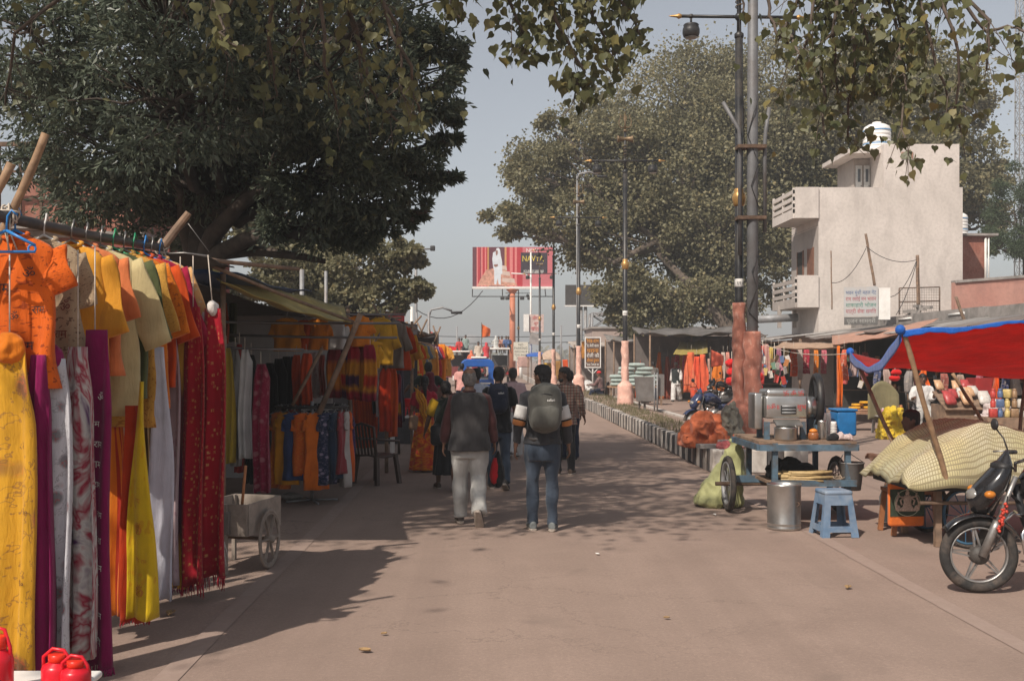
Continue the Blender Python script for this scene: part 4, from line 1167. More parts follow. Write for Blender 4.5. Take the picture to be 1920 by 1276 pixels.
 if shoe:
  for S in 'lr':
   b = MB(); foot(b, J['ank' + S], J['toe' + S], k, extra=.006)
   fuse(b, 'shoe', shoe, max(.009, fine), t, 2)
   f = Vector(J['toe' + S]).normalized(); sd = f.cross(Vector((0, 0, 1))).normalized(); uu = sd.cross(f)
   if not lowdetail:
    b = MB(); base = J['ank' + S] - uu * .083 * k
    rings = [[base + f * (tt * k) + sd * (ww * k * math.cos(a)) + uu * (.014 * k * (1 if math.sin(a) > 0 else -1) * min(1, abs(math.sin(a)) * 3)) for a in (2 * math.pi * q / 10 for q in range(10))] for tt, ww in ((-.083, .02), (-.07, .04), (0, .046), (.1, .054), (.16, .052), (.19, .035), (.205, .012))]
    b.loft(rings); b.build('sole', SHOE_L, t)
 t['_J'] = 0
 del t['_J']
 return t, J, k
def backpack(label, per, J, k, mat, w=.30, h=.46, d=.18, pock=True, logo=None, dx=0.0, dark=None):
 """worn on the back of a person; stands free as a thing of its own, placed where the person is"""
 t = thing('backpack', label, 'backpack', per.location, per.rotation_euler.z)
 c = J['chest'] + Vector((dx, -.135 * k - d * .55, -.03))
 def shell(cx, ww, hh, dd, b, puff=1.0):
  rings = []
  for i in range(15):
   u = i / 14; z = -hh / 2 + hh * u
   e = max(.05, 1 - abs(2 * u - 1) ** 3.2)
   e2 = (max(.02, 1 - abs(2 * u - 1) ** 4)) ** .5
   ring = []
   for q in range(24):
    a = 2 * math.pi * q / 24
    ca, sa = math.cos(a), math.sin(a)
    s_ = lambda v: math.copysign(abs(v) ** .62, v)
    ring.append(cx + Vector((ww / 2 * e2 * s_(ca), dd / 2 * e2 * s_(sa) - (.02 * math.sin(u * 3.1)), z + .006 * noise.noise(Vector((ca * 2, sa * 2, z * 9))))))
   rings.append(ring)
  b.loft(rings)
 b = MB(); shell(c, w, h, d, b); fuse(b, 'main_bag', mat, .010, t, 1, .008, 9, 1.0)
 if pock:
  b = MB(); shell(c + Vector((0, -d * .42, -h * .17)), w * .82, h * .50, d * .42, b); fuse(b, 'front_pocket', mat, .009, t, 1, .006, 12, 1.0)
  b = MB()
  zz = c.z + h * .17
  b.tube([c + Vector((x * w * .40, -d * .5 - .012 + .05 * abs(x) ** 2.5, h * .17 + .06 * (1 - x * x))) for x in np.linspace(-1, 1, 13)], .005, 5); b.build('zip', DARKMETAL, t)
 if logo:
  b = MB(); b.text(logo, .040, c + Vector((w * .16, -d * .52 - .014, h * .09 + .04)), (1, 0, 0), (0, .15, 1)); b.build('lettering', INK_W, t)
 b = MB(); b.tube([c + Vector((-.04, -.02, h / 2 - .02)), c + Vector((-.03, .02, h / 2 + .04)), c + Vector((.03, .02, h / 2 + .04)), c + Vector((.04, -.02, h / 2 - .02))], .008, 6); b.build('grab_handle', dark or mat, t)
 for s in (-1, 1):
  b = MB()
  pts = [c + Vector((s * .09, .05, h * .42)), J['chest'] + Vector((s * .115, -.04, .155 * k)), J['chest'] + Vector((s * .12, .07, .13 * k)), J['chest'] + Vector((s * .135, .145, .0)), J['chest'] + Vector((s * .17, .10, -.14)), c + Vector((s * w * .48, .05, -h * .36))]
  sm = []
  for i in range(len(pts) - 1):
   for q in range(4): sm.append(pts[i].lerp(pts[i + 1], q / 4))
  sm.append(pts[-1])
  for i in range(len(sm) - 1): b.beam(sm[i], sm[i + 1], .055, .014, up=(X_ := Vector((s, .3, 0))))
  b.build('shoulder_strap', dark or mat, t)
 return t
J1 = dict  # pose shorthand
walkA = dict(leg_l=(.30, .12, .0), leg_r=(-.22, .30, -.45), arm_l=(-.22, .14, .35), arm_r=(.22, .14, .45), lean=.05)
walkB = dict(leg_r=(.26, .10, .0), leg_l=(-.20, .32, -.45), arm_r=(-.20, .15, .35), arm_l=(.20, .15, .45), lean=.05)
stand = dict(leg_l=(.04, .04, 0), leg_r=(-.04, .02, 0), arm_l=(.0, .12, .3), arm_r=(.05, .12, .3), lean=.02)
GREYP = CLOTH((.40, .39, .37), key='grey_trousers', trans=0)
VESTM = CLOTH((.048, .045, .046), key='charcoal_vest', trans=0)
MAROON = CLOTH((.085, .030, .030), key='maroon_knit', trans=0)
BLACKC = CLOTH((.014, .014, .016), key='black_cloth', trans=0)
WHITEC = CLOTH((.62, .60, .58), key='white_cloth', trans=.05)
PINKC = CLOTH((.58, .40, .40), key='pink_shirt', trans=.0)
NAVY = CLOTH((.018, .024, .045), key='navy_cloth', trans=0)
DENIM = CLOTH((.040, .054, .078), None, (.07, .09, .12), scale=1.2, key='denim', trans=0)
def put(px, py): return G(px, py)
# -- old man with the waistcoat
pose = dict(leg_l=(.10, .08, .0), leg_r=(-.10, .55, -.95), arm_l=(-.02, .27, .2), arm_r=(.10, .27, .2), lean=.03)
op, oJ, ok_ = person('old balding man in charcoal waistcoat, maroon sleeves and loose grey trousers, walking away', G(880, 981), R(2), 1.70, pose, SKIN,
 top=(MAROON, .98, -.13, .006), bottom=(GREYP, 'long', .022), vest=VESTM, hair=('bald', HAIRG), shoe=SHOE_D, fine=.009, girth=1.12, seed=1)
# -- young man with the grey backpack
def sleeved(t, J, k):
 """white, orange and black bands of the sweatshirt sleeves"""
 OR = CLOTH((.42, .16, .05), key='orange_band', trans=0)
 for S, s in (('l', -1), ('r', 1)):
  sh, el, wr = J['sh' + S], J['el' + S], J['wr' + S]
  for nm, a, c, r0, r1, m_ in (('white_band', .36, .86, .0755, .0725, WHITEC), ('black_stripe', .86, .92, .0735, .073, BLACKC), ('orange_stripe', .92, 1.07, .0725, .0705, OR)):
   def at(u): return sh.lerp(el, u) if u <= 1 else el.lerp(wr, u - 1)
   b = MB(); n = 5
   b.tube([at(a + (c - a) * i / n) for i in range(n + 1)], [(r0 + (r1 - r0) * i / n) * k for i in range(n + 1)], 18)
   b.build(nm, m_, t)
pose = dict(leg_l=(.06, .10, .0), leg_r=(-.02, .12, -.1), arm_l=(-.10, .26, .25), arm_r=(.02, .26, .25), lean=.02)
CHARC = CLOTH((.038, .039, .044), key='charcoal_sweat', trans=0)
yp, yJ, yk = person('young man in dark sweatshirt with white and orange sleeve bands and blue jeans, walking away', G(1017, 992), R(-1), 1.745, pose, SKIN,
 top=(CHARC, .96, -.09, .010), bottom=(DENIM, 'long', .004), hair=('short', HAIRB), shoe=MAT('grey_trainer', (.13, .14, .14), .7, 0, .3, 20, .1), fine=.009, girth=1.06, seed=2, yaw=R(48), face=True)
sleeved(yp, yJ, yk)
BPG = CLOTH((.088, .086, .076), key='grey_backpack', trans=0, rough=.75)
backpack('worn grey backpack with a small white logo on the young man in jeans', yp, yJ, yk, BPG, .36, .54, .22, True, 'safari', dx=.02, dark=BLACKC)
# -- man with the navy backpack
bp_, bJ, bk = person('man in black T-shirt and dark jeans walking ahead of the old man', G(935, 915), R(-3), 1.70, dict(leg_l=(.12, .08, 0), leg_r=(-.16, .35, -.5), arm_l=(.1, .12, .3), arm_r=(.0, .22, .3), lean=.04), SKIN,
 top=(BLACKC, .42, -.12, .01), bottom=(DENIM, 'long', .008), hair=('short', HAIRB), fine=.011, seed=3)
backpack('navy backpack with tiny white lettering on the man in the black T-shirt', bp_, bJ, bk, CLOTH((.012, .016, .032), key='navy_pack', trans=0), .30, .44, .18, True, 'safari', dark=BLACKC)
# -- others on the road
person('stout man in pale pink shirt and white trousers walking away', G(962, 858), R(4), 1.66, dict(walkB, arm_l=(.0, .2, .3), arm_r=(.1, .3, .5)), SKIND, top=(PINKC, .9, -.04, .014), bottom=(WHITEC, 'long', .03), hair=('short', MAT('salt_hair', (.06, .055, .05), .7, 0, .3, 60, .4, 200)), fine=.012, girth=1.35, seed=4)
person('man in pale blue-white shirt half hidden behind the old man', G(893, 885), R(0), 1.66, stand, SKIN, top=(CLOTH((.50, .53, .62), key='pale_blue', trans=0), .45, -.16, .012), bottom=(NAVY, 'long', .02), fine=.013, seed=5)
PLAID = CLOTH((.26, .20, .16), 'check', (.20, .055, .035), (.045, .03, .03), scale=3.0, key='plaid', trans=0)
person('bearded man in brown plaid shirt and black trousers turning his head', G(1058, 889), R(-12), 1.68, dict(leg_l=(.02, .05, 0), leg_r=(.12, .1, 0), arm_l=(.0, .1, .3), arm_r=(.06, .32, .5), lean=.0), SKIND, top=(PLAID, .93, -.16, .012), bottom=(BLACKC, 'long', .01), hair=('short', HAIRB), shoe=SANDAL, fine=.011, seed=6, yaw=R(115), face='beard')
person('person in patterned brown shirt hidden just behind the plaid shirted man', G(1068, 862), R(0), 1.6, stand, SKIND, top=(CLOTH((.22, .13, .10), 'print', (.4, .3, .25), key='brownprint', trans=0), .9, -.16, .01), bottom=(NAVY, 'long', .02), fine=.013, seed=7)
# sari woman
SARI = CLOTH((.66, .26, .012), 'tiedye', (.60, .20, .012), (.50, .03, .02), scale=2.2, key='sari', trans=.08)
SARI2 = CLOTH((.66, .30, .015), 'floral', (.55, .04, .02), scale=1.4, key='sari_o', trans=.08)
CRIM = CLOTH((.42, .02, .045), key='crimson_blouse', trans=.05)
sp_, sJ, sk = person('woman in yellow and red floral sari with a long black braid', G(796, 883), R(5), 1.53, dict(stand, arm_l=(-.05, .2, .5), arm_r=(.2, .1, .9)), SKIN, top=(CRIM, .38, .12, .004, 'blouse'), skirt=(SARI, .17, .27, .03), hair=('braid', HAIRB), shoe=SANDAL, fine=.011, seed=8)
b = MB()
def pallu(u, v):
 a = R(200 + 150 * u); z = 1.27 - .52 * v
 x = -.18 + .17 * u + .17 * v
 return (x + .015 * math.sin(v * 17 + u * 5), -.155 - .03 * math.sin(u * 3.1) + .02 * math.sin(u * 20) - .02 * v, z + .12 * (1 - u) * (1 - v) - .2 * u * v)
b.sheet(pallu, 18, 14, .006); b.build('sari_drape', SARI2, sp_)
t = thing('handbag', 'tan leather shoulder handbag carried by the sari woman', 'handbag', G(782, 883))
b = MB(); b.rbox((0, -.06, .80), (.26, .10, .24), .04); b.build('bag', MAT('tan_leather', (.30, .19, .12), .5, 0, .15, 9, .1), t)
b = MB(); b.tube([(-.1, -.06, .9), (.0, -.05, 1.1), (.06, -.04, 1.25), (.1, -.03, 1.28)], .009, 6); b.build('strap', _mats['tan_leather'], t)
DKG = CLOTH((.016, .022, .016), 'print', (.05, .05, .03), key='dark_green_dress', trans=0)
wp, wJ, wk = person('woman in dark dress with one yellow patterned sleeve, hair tied up', G(836, 917), R(8), 1.52, dict(walkA, arm_l=(.1, .35, .5), arm_r=(.0, .12, .2)), SKIND, top=(DKG, .4, -.21, .012), skirt=(BLACKC, .16, .21, .22), hair=('bun', HAIRB), shoe=SANDAL, fine=.011, seed=9)
b = MB(); b.tube([wJ['shl'] + Vector((.02, 0, .03)), wJ['shl'], wJ['shl'].lerp(wJ['ell'], .75)], [.068, .078, .074], 14); b.build('yellow_sleeve', CLOTH((.62, .36, .02), 'print', (.2, .05, .03), key='yel_sl', trans=0), wp)
t = thing('handbag', 'small black handbag at the hip of the woman in the dark dress', 'handbag', G(824, 917))
b = MB(); b.rbox((.0, -.16, .78), (.24, .09, .28), .05); b.build('bag', BLACKC, t); b = MB(); b.tube([(-.08, -.15, .9), (.02, -.14, 1.12), (.1, -.1, 1.28)], .008, 6); b.build('strap', BLACKC, t)
person('woman wrapped in a mottled maroon shawl behind the sari woman', G(806, 868), R(0), 1.58, stand, SKIND, top=(CLOTH((.16, .09, .07), 'print', (.3, .1, .08), key='brownshawl', trans=0), .9, -.21, .03), skirt=(CLOTH((.25, .09, .05), key='rustskirt', trans=0), .18, .24, .05), hair=('scarf', CLOTH((.14, .02, .03), 'print', (.3, .06, .06), scale=.6, key='maroonscarf', trans=0)), shoe=SANDAL, fine=.013, seed=10)
person('man in dark green shirt with both arms held out beside the stall', G(803, 838), R(0), 1.74, dict(stand, arm_l=(.1, .95, .7), arm_r=(.1, .85, .7)), SKIND, top=(CLOTH((.025, .035, .03), key='dkgreen', trans=0), .45, -.16, .012), bottom=(NAVY, 'long', .02), fine=.013, seed=11)
person('small child in an orange top walking ahead near the stall', G(842, 812), R(0), 1.05, walkA, SKIND, top=(CLOTH((.62, .28, .10), key='kidorange', trans=0), .3, -.16, .012), bottom=(NAVY, 'long', .02), fine=.012, seed=12)
person('person in a pink top beside the blue three-wheeler', G(866, 776), R(0), 1.66, stand, SKIND, top=(CLOTH((.60, .30, .27), key='salmon', trans=0), .45, -.16, .015), bottom=(NAVY, 'long', .02), fine=.018, seed=13, lowdetail=True)
# helmet / pouch hanging from the old man's right hand
hb = oJ['wrr'] + oJ['hdr'] * .10
t = thing('carry_bag', 'black and red drawstring bag hanging from the old man\'s hand', 'bag', op.location, op.rotation_euler.z)
b = MB(); rings = []
for z, w, d in ((.0, .012, .012), (-.05, .03, .025), (-.12, .06, .05), (-.24, .085, .07), (-.34, .085, .07), (-.40, .06, .05), (-.42, .02, .02)):
 rings.append(ell(hb + Vector((.03 + .03 * z, 0, z)), Vector((w, 0, 0)), Vector((0, d, 0)), 14))
b.loft(rings); fuse(b, 'bag', BLACKC, .01, t, 1, .008, 18, 1)
b = MB(); b.loft([ell(hb + Vector((.0 + .03 * z, -.025, z)), Vector((w, 0, 0)), Vector((0, d, 0)), 12) for z, w, d in ((-.08, .02, .02), (-.16, .045, .045), (-.28, .06, .06), (-.36, .04, .045), (-.38, .01, .02))]); b.build('red_panel', CLOTH((.45, .012, .02), key='redpanel', trans=0), t)
# ================================================================== cloth goods
def cloth_fn(L, w0, w1, d, folds, seed, pinch=.25, sway=0.0):
 """front/back position of a hanging bunched cloth; u 0..1 round the ring, v 0..1 down"""
 ph = seed * 1.7
 def pos(u, v, out=0.0):
  a = 2 * math.pi * u
  t = min(1, v / pinch) if pinch > 0 else 1
  t = t * t * (3 - 2 * t)
  w = w0 + (w1 - w0) * (t * .72 + v * .28)
  ca, sa = math.cos(a), math.sin(a)
  x = w / 2 * math.copysign(abs(ca) ** .85, ca)
  q = x / w1
  amp = d * (.30 + .45 * v)
  y = d * .42 * (.55 + .45 * t) * math.copysign(abs(sa) ** .7, sa) + amp * .55 * math.sin(folds * q * math.pi + ph + .9 * v) + amp * .22 * math.sin(folds * 2.3 * q * math.pi - ph + 2.1 * v)
  x += .012 * math.sin(v * 6 + ph) + sway * v
  return Vector((x, y - out, -L * v + .010 * math.sin(q * 9 + ph) * v))
 return pos
def bunch(name, label, cat, top, L, w0, w1, d, mat, rz=0., folds=5, seed=0, pinch=.25, group=None, fringe=None, string=None, knot=None, text=None, nz=26, nr=36, sway=0.0, parent=None):
 pos = cloth_fn(L, w0, w1, d, folds, seed, pinch, sway)
 if parent is None:
  t = thing(name, label, cat, (top[0], top[1], top[2] - L), rz, group); off = Vector((0, 0, L))
 else:
  t = parent; off = Vector(top) - Vector((0, 0, 0))
 b = MB(); rings = [[pos(k / nr, i / nz) + off for k in range(nr)] for i in range(nz + 1)]
 b.loft(rings, uv=True)
 o = b.build('cloth', mat, t)
 if fringe:
  m_, n, fl = fringe; b = MB(); rnd = random.Random(seed)
  for i in range(n):
   u = i / n; p = pos(u, 1.0) + off + Vector((0, 0, .01)); q = p + Vector((rnd.uniform(-.012, .012), rnd.uniform(-.012, .012), -fl * rnd.uniform(.6, 1.15)))
   b.tube([p, p.lerp(q, .5) + Vector((rnd.uniform(-.006, .006), 0, 0)), q], [.004, .004, .002], 4)
  b.build('fringe', m_, t, kind='stuff')
 if string:
  z1, dx = string
  b = MB(); b.tube([off + Vector((0, 0, -.02)), off + Vector((dx * .5, 0, (z1 - top[2]) * .5)), off + Vector((dx, 0, z1 - top[2]))], .0045, 5); b.build('string', ROPE, t)
 if knot:
  b = MB(); b.ball(off + Vector((0, 0, .0)), (w0 * .42, w0 * .40, w0 * .5), 12); fuse(b, 'knot', knot, .012, t, 1, .016, 22, 1.0, seed)
 if text:
  m_, rows = text
  for body, uc, vc, size in rows:          # lettering laid on the front of the cloth
   vs, fs = glyphs(body); b = MB(); out = []
   for gx, gy in vs:
    xx = gx * size; v = vc - (gy - .35) * size / L
    a = uc + xx / (w1 * 1.15)      # 0..1 across the front
    a = min(.97, max(.03, a))
    out.append(pos(.5 + .5 * (math.acos(1 - 2 * a) / math.pi), min(1, max(0, v)), .0045) + off)
   b.add(out, fs); b.build('lettering', m_, t)
 return t
def kurta(name, label, cat, loc, rz, mat, w=.46, L=.8, sleeve=.3, sa=62, sw=.11, flare=.06, hanger=None, seed=0, group=None, cuff=None, parts=True, open_neck=None, d=.075, text=None, parent=None):
 """shirt on a hanger; loc = where the hanger hook meets the neck"""
 ph = seed * 2.1; rnd = random.Random(seed)
 t = thing(name, label, cat, (loc[0], loc[1], loc[2] - L), rz, group) if parent is None else parent
 off = Vector((0, 0, L)) if parent is None else Vector(loc)
 def ring(z, hw, dd, n=32):
  out = []
  v = -z / L
  for k in range(n):
   a = 2 * math.pi * k / n; ca, sa_ = math.cos(a), math.sin(a)
   x = hw * math.copysign(abs(ca) ** .8, ca)
   y = dd * math.copysign(abs(sa_) ** .7, sa_) + (.006 + .022 * v) * math.sin(x * 30 + ph + v * 2.5) + .010 * math.sin(x * 13 - z * 9 + ph)
   out.append(Vector((x + .006 * math.sin(z * 14 + ph), y, z)) + off)
  return out
 b = MB(); W = w / 2
 prof = [(.0, .075), (-.012, .095), (-.03, .15), (-.055, W * .86), (-.085, W), (-.13, W * .99)]
 n = 14
 for i in range(1, n + 1):
  v = i / n; prof.append((-.13 - (L - .13) * v, W * (.97 + .02 * math.sin(v * 4 + ph)) + flare * v))
 rings = [ring(z, hw, d * (.35 if z > -.02 else (.55 if z > -.06 else .62 + .25 * (-z / L)))) for z, hw in prof]
 b.loft(rings, uv=True)
 def sl(b, s):
  a = R(sa); dr = Vector((s * math.cos(a), .02 * s, -math.sin(a)))
  p0 = Vector((s * (W - .05), 0, -.10)) + off; rr = []
  u = Vector((s * math.sin(a), 0, math.cos(a))) if True else None
  for i in range(9):
   v = i / 8; c = p0 + dr * (sleeve * v) + Vector((0, .012 * math.sin(v * 5 + ph), 0))
   hw = (sw * .82 + .02 * (1 - v)) * (1 + .08 * math.sin(v * 7 + ph)); dd = .020 + .008 * math.sin(v * 9 + ph)
   rr.append([c + u * (hw * math.cos(q)) + Vector((0, dd * math.sin(q) + .006 * math.sin(q * 4 + v * 8), 0)) for q in (2 * math.pi * k / 16 for k in range(16))])
  b.loft(rr, uv=True)
  return rr[-1]
 if parts:
  b.build('body', mat, t)
  for s in (-1, 1):
   b = MB(); sl(b, s); b.build('sleeve', cuff or mat, t)
  b = MB(); b.tube([off + Vector((.075 * math.cos(a), .04 * math.sin(a), .0 + .02 * math.sin(a))) for a in np.linspace(0, 2 * math.pi, 15)], .013, 6); b.build('collar', mat, t)
 else:
  sl(b, -1); sl(b, 1); b.build('cloth', mat, t)
 if hanger:
  h = MB(); hm, hook = hanger
  h.tube([off + Vector((-W * .9, 0, -.075)), off + Vector((0, 0, .03)), off + Vector((W * .9, 0, -.075))], .009, 6)
  h.tube([off + Vector((0, 0, .02)), off + Vector((0, 0, hook - .045)), off + Vector((.012, .0, hook - .005)), off + Vector((0, .03, hook + .03)), off + Vector((0, .06, hook - .01))], .006, 6)
  h.build('hanger', hm, t)
 if text:
  m_, rows = text
  for body, x, z, size in rows:
   vs, fs = glyphs(body); tb = MB()
   out = []
   for gx, gy in vs:
    xx = x + gx * size; zz = z + (gy - .35) * size; v = -zz / L
    y = -(d * (.62 + .25 * v)) * abs(max(0, 1 - min(1, (abs(xx) / W)) ** 2.5)) ** .28 + (.006 + .022 * v) * math.sin(xx * 30 + ph + v * 2.5) + .010 * math.sin(xx * 13 - zz * 9 + ph) - .009
    out.append(Vector((xx, y, zz)) + off)
   tb.add(out, fs); tb.build('lettering', m_, t)
 return t
OR1, OR2, OR3 = (.72, .13, .010), (.72, .20, .012), (.60, .075, .008)
YEL, YOR, CRE, OLI = (.70, .42, .015), (.72, .32, .03), (.58, .48, .25), (.10, .115, .045)
MAG, PUR, CRI, BEI = (.24, .006, .085), (.13, .012, .10), (.36, .008, .045), (.42, .31, .20)
WHI, PNK, BLK, GRY = (.66, .64, .66), (.46, .34, .34), (.010, .010, .012), (.30, .29, .28)
RED, BRN, NVY, PEA = (.40, .012, .016), (.14, .05, .025), (.02, .025, .06), (.72, .40, .16)
HB = MAT('blue_hanger', (.03, .20, .52), .35, 0, .08, 8, .02); HG = MAT('green_hanger', (.03, .28, .13), .35, 0, .08, 8, .02)
HW = MAT('wire_hanger', (.25, .24, .23), .4, .7, .1, 8, .02); HWH = MAT('white_hanger', (.6, .58, .55), .4, 0, .05, 8, .02)
# -------- first rack, close to the camera
r0, r1 = P(-60, 392, 5.55), P(303, 464, 8.5)
t = thing('rack_pipe', 'dark steel pipe over the first clothes rack, tied to bamboo poles', 'rack', (r1.x, r1.y, 0))
b = MB(); ro = t.location
b.tube([r0 - ro, (r0 + r1) / 2 - ro + Vector((0, 0, -.015)), r1 - ro], .033, 14); b.build('pipe', MAT('grey_pipe', (.075, .072, .075), .5, .5, .2, 8, .1, 70, (.14, .1, .08), .5, 5), t)
def bamboo(name, label, cat, p, q, r, mat=None, group=None, knots=True):
 p, q = Vector(p), Vector(q); L = (q - p).length; n = max(4, int(L / .08)); pts = []; rs = []
 for i in range(n + 1):
  u = i / n; pts.append(p.lerp(q, u) + Vector((.006 * math.sin(u * 9), .006 * math.cos(u * 7), 0))); rs.append(r * (1.0 - .12 * u) * (1.10 if knots and i % 4 == 0 else 1.0))
 b = MB(); b.tube(pts, rs, 10)
 low = p if p.z < q.z else q
 return b.build(name, mat or BAMBOO, o=(low.x, low.y, low.z), label=label, cat=cat, group=group)
def knot(b, c, r, seed, n=5):
 rnd = random.Random(seed)
 for i in range(n):
  ax = Vector((rnd.gauss(0, 1), rnd.gauss(0, 1), rnd.gauss(0, .6)))
  b.torus(Vector(c) + Vector((rnd.uniform(-.01, .01), 0, rnd.uniform(-.03, .03))), r * rnd.uniform(.85, 1.2), .006, ax, 16, 5)
 for i in range(3):
  p = Vector(c) + Vector((rnd.uniform(-.03, .03), -r, 0)); b.tube([p, p + Vector((rnd.uniform(-.03, .05), -.01, -.09)), p + Vector((rnd.uniform(-.05, .06), 0, -.19))], .0045, 5)
b = MB(); knot(b, r0 * .85 + r1 * .15 - ro, .05, 1, 7); b.build('rope_knot', ROPE, t)
b = MB(); knot(b, r1 - ro, .05, 2, 6); b.build('rope_knot', ROPE, t)
q = P(303, 466, 8.5)
b = MB(); b.tube([q - ro, P(330, 430, 8.5) - ro, P(354, 399, 8.5) - ro], [.036, .033, .028], 9, sm=False); b.build('stub_branch', WOOD, t)
b = MB(); b.tube([P(300, 476, 8.5) - ro, P(345, 474, 8.5) - ro, P(392, 480, 8.5) - ro], .008, 6); b.tube([P(330, 440, 8.5) - ro, P(352, 418, 8.5) - ro, P(392, 472, 8.5) - ro], .003, 5); b.build('wire', HW, t)
bamboo('bamboo_pole', 'pale bamboo pole leaning over the near end of the clothes rack', 'pole', P(-75, 640, 6.0), P(84, 250, 6.0), .026)
bamboo('bamboo_pole', 'short cut bamboo pole end at the picture edge beside the leaning bamboo', 'pole', P(-150, 620, 5.8), P(20, 306, 5.8), .026)
GK = 'kurtas on the first rack'
PR_O = CLOTH(OR1, 'print', (.22, .03, .008), scale=.55, key='orange_print'); PR_B = CLOTH(BEI, 'print', (.09, .04, .03), scale=.8, key='beige_print')
near = [
 (6.0, PR_O, .46, .86, .20, 60, .13, 'bright orange mantra-print short kurta nearest the camera on the first rack', HB, None),
 (6.36, PR_B, .44, .92, .26, 66, .10, 'beige block-printed kurta second in line on the first rack', HWH, None),
 (6.74, CLOTH(YOR, key='yelor'), .46, 1.08, .30, 66, .12, 'plain yellow-orange kurta between the beige print and the cream kurta', HW, None),
 (6.96, CLOTH((.68, .20, .07), key='salmon_k'), .45, .84, .24, 66, .11, 'salmon orange kurta showing only a strip beside the cream kurta', HW, None),
 (7.2, CLOTH(CRE, key='cream_k'), .48, 1.12, .36, 60, .13, 'plain cream kurta with wide sleeve on the first rack', HW, None),
 (7.42, CLOTH(OLI, key='olive_k'), .48, 1.02, .34, 64, .12, 'olive green kurta tucked behind the cream one', HG, None),
 (7.62, CLOTH((.62, .33, .06), 'print', (.35, .12, .02), key='gold_k'), .46, 1.24, .30, 66, .12, 'golden printed long kurta below the olive green one', HW, None),
 (7.80, CLOTH(OR2, 'print', (.28, .05, .01), scale=.5, key='orange_leaf'), .46, 1.12, .32, 62, .12, 'orange kurta with small dark leaf print on a green hanger', HG, None),
 (8.02, CLOTH(OR3, key='redor_k'), .46, .98, .34, 62, .11, 'plain red-orange kurta behind the leaf print kurta', HB, None),
 (8.18, CLOTH(CRI, key='crim_k'), .46, .92, .38, 62, .10, 'crimson kurta showing one long sleeve near the far end of the rack', HW, None),
 (8.36, CLOTH(PEA, 'print', (.62, .52, .36), scale=.5, key='peach_k'), .46, .80, .38, 62, .115, 'peach print kurta with grey cuff at the far end of the first rack', HB, None)]
for i, (y, m_, w, L, sl, sa, sw, lab, hg, _) in enumerate(near):
 u = (y - r0.y) / (r1.y - r0.y); p = r0.lerp(r1, u)
 txt = None
 if i == 0: txt = (INK_B, [('ॐ', .12, -.22, .07), ('राम', -.05, -.30, .085), ('ॐ', .04, -.46, .06), ('सीता राम', .02, -.62, .07), ('राम', .16, -.42, .06)])
 if i == 1: txt = (MAT('brown_ink', (.16, .03, .02), .7, 0, .1, 10, 0), [('राम', .12, -.14, .085), ('卐', .15, -.26, .08), ('ॐ', .16, -.40, .08), ('जय राम', .08, -.56, .07)])
 kurta('kurta', lab, 'kurta', p + Vector((.03, 0, -.10)), R(-8 + 5 * math.sin(i * 2.3)), m_, w, L, sl * (1.2 if i < 2 else 1.65), sa + 9, sw, .05, (hg, .13), i + 1, GK, cuff=None, text=txt)
# the big blue hanger in the foreground
t = thing('plastic_hanger', 'bright blue plastic hanger in front of the mantra-print kurta', 'hanger', P(5, 470, 5.75))
b = MB(); A, B_, C_, D_ = P(12, 432, 5.75), P(66, 460, 5.75), P(66, 472, 5.75), P(-70, 472, 5.75); o_ = t.location
b.tube([A - o_, A.lerp(B_, .5) - o_, B_ - o_], .0085, 8); b.tube([A - o_, P(-80, 470, 5.75) - o_], .0085, 8); b.tube([D_ - o_, C_ - o_], .0075, 8); b.torus(P(60, 466, 5.75) - o_, .02, .006, (0, 1, 0), 14, 6); b.build('bar', HB, t)
b = MB(); b.tube([A - o_, P(14, 405, 5.75) - o_, P(22, 394, 5.75) - o_, P(30, 402, 5.75) - o_], .006, 6); b.build('hook', HB, t)
GS = 'dupattas hung on strings from the first rack'
def sc(px, py0, py1, wpx, Y, label, mat, **k):
 top = P(px, py0, Y); bot = P(px, py1, Y)
 L = top.z - max(.02, bot.z)
 w = wpx * Y / FPX * 1.28
 k.setdefault('w0', w * .55)
 w0 = k.pop('w0')
 bunch('dupatta', label, 'dupatta', top, L, w0, w, .085, mat, rz=R(k.pop('rz', -10)), seed=px, group=GS, **k)
WF = MAT('white_fringe', (.62, .58, .54), .9, 0, .1, 20, 0); RF = MAT('red_fringe', (.34, .015, .03), .9, 0, .1, 20, 0); MF = MAT('magenta_fringe', (.22, .008, .07), .9, 0, .1, 20, 0)
FLO_W = CLOTH((.62, .61, .64), 'floral', (.20, .19, .20), (.42, .05, .06), scale=.8, key='white_floral')
sc(18, 655, 1262, 92, 5.85, 'marigold yellow dupatta with small embroidered flowers hanging at the rack\'s near end', CLOTH((.70, .36, .025), 'floral', (.22, .09, .05), (.5, .1, .05), scale=.45, key='marigold'), string=(P(0, 476, 5.8).z, 0), knot=CLOTH(OR2, key='or_knot'), folds=4, text=(MAT('motif_thread', (.14, .06, .05), .8, 0, .2, 9, 0), [('ॐ', .72, .30, .05), ('ॐ', .3, .42, .045), ('॰ॐ॰', .78, .5, .05), ('ॐ', .35, .62, .045), ('॰ॐ॰', .75, .72, .05), ('ॐ', .4, .85, .045)]))
sc(72, 665, 1264, 44, 5.9, 'plain deep magenta dupatta between the marigold and white floral ones', CLOTH(MAG, key='magenta1'), folds=4)
sc(103, 672, 1228, 58, 6.0, 'white dupatta with grey and red embroidered flowers and border', FLO_W, string=(P(0, 480, 5.9).z, -.02), knot=CLOTH(MAG, key='magenta1'), folds=3)
sc(118, 720, 1205, 34, 6.5, 'black and white printed dupatta mostly hidden behind the white floral one', CLOTH(BLK, 'print', (.4, .4, .4), scale=.5, key='blackprint'), folds=3)
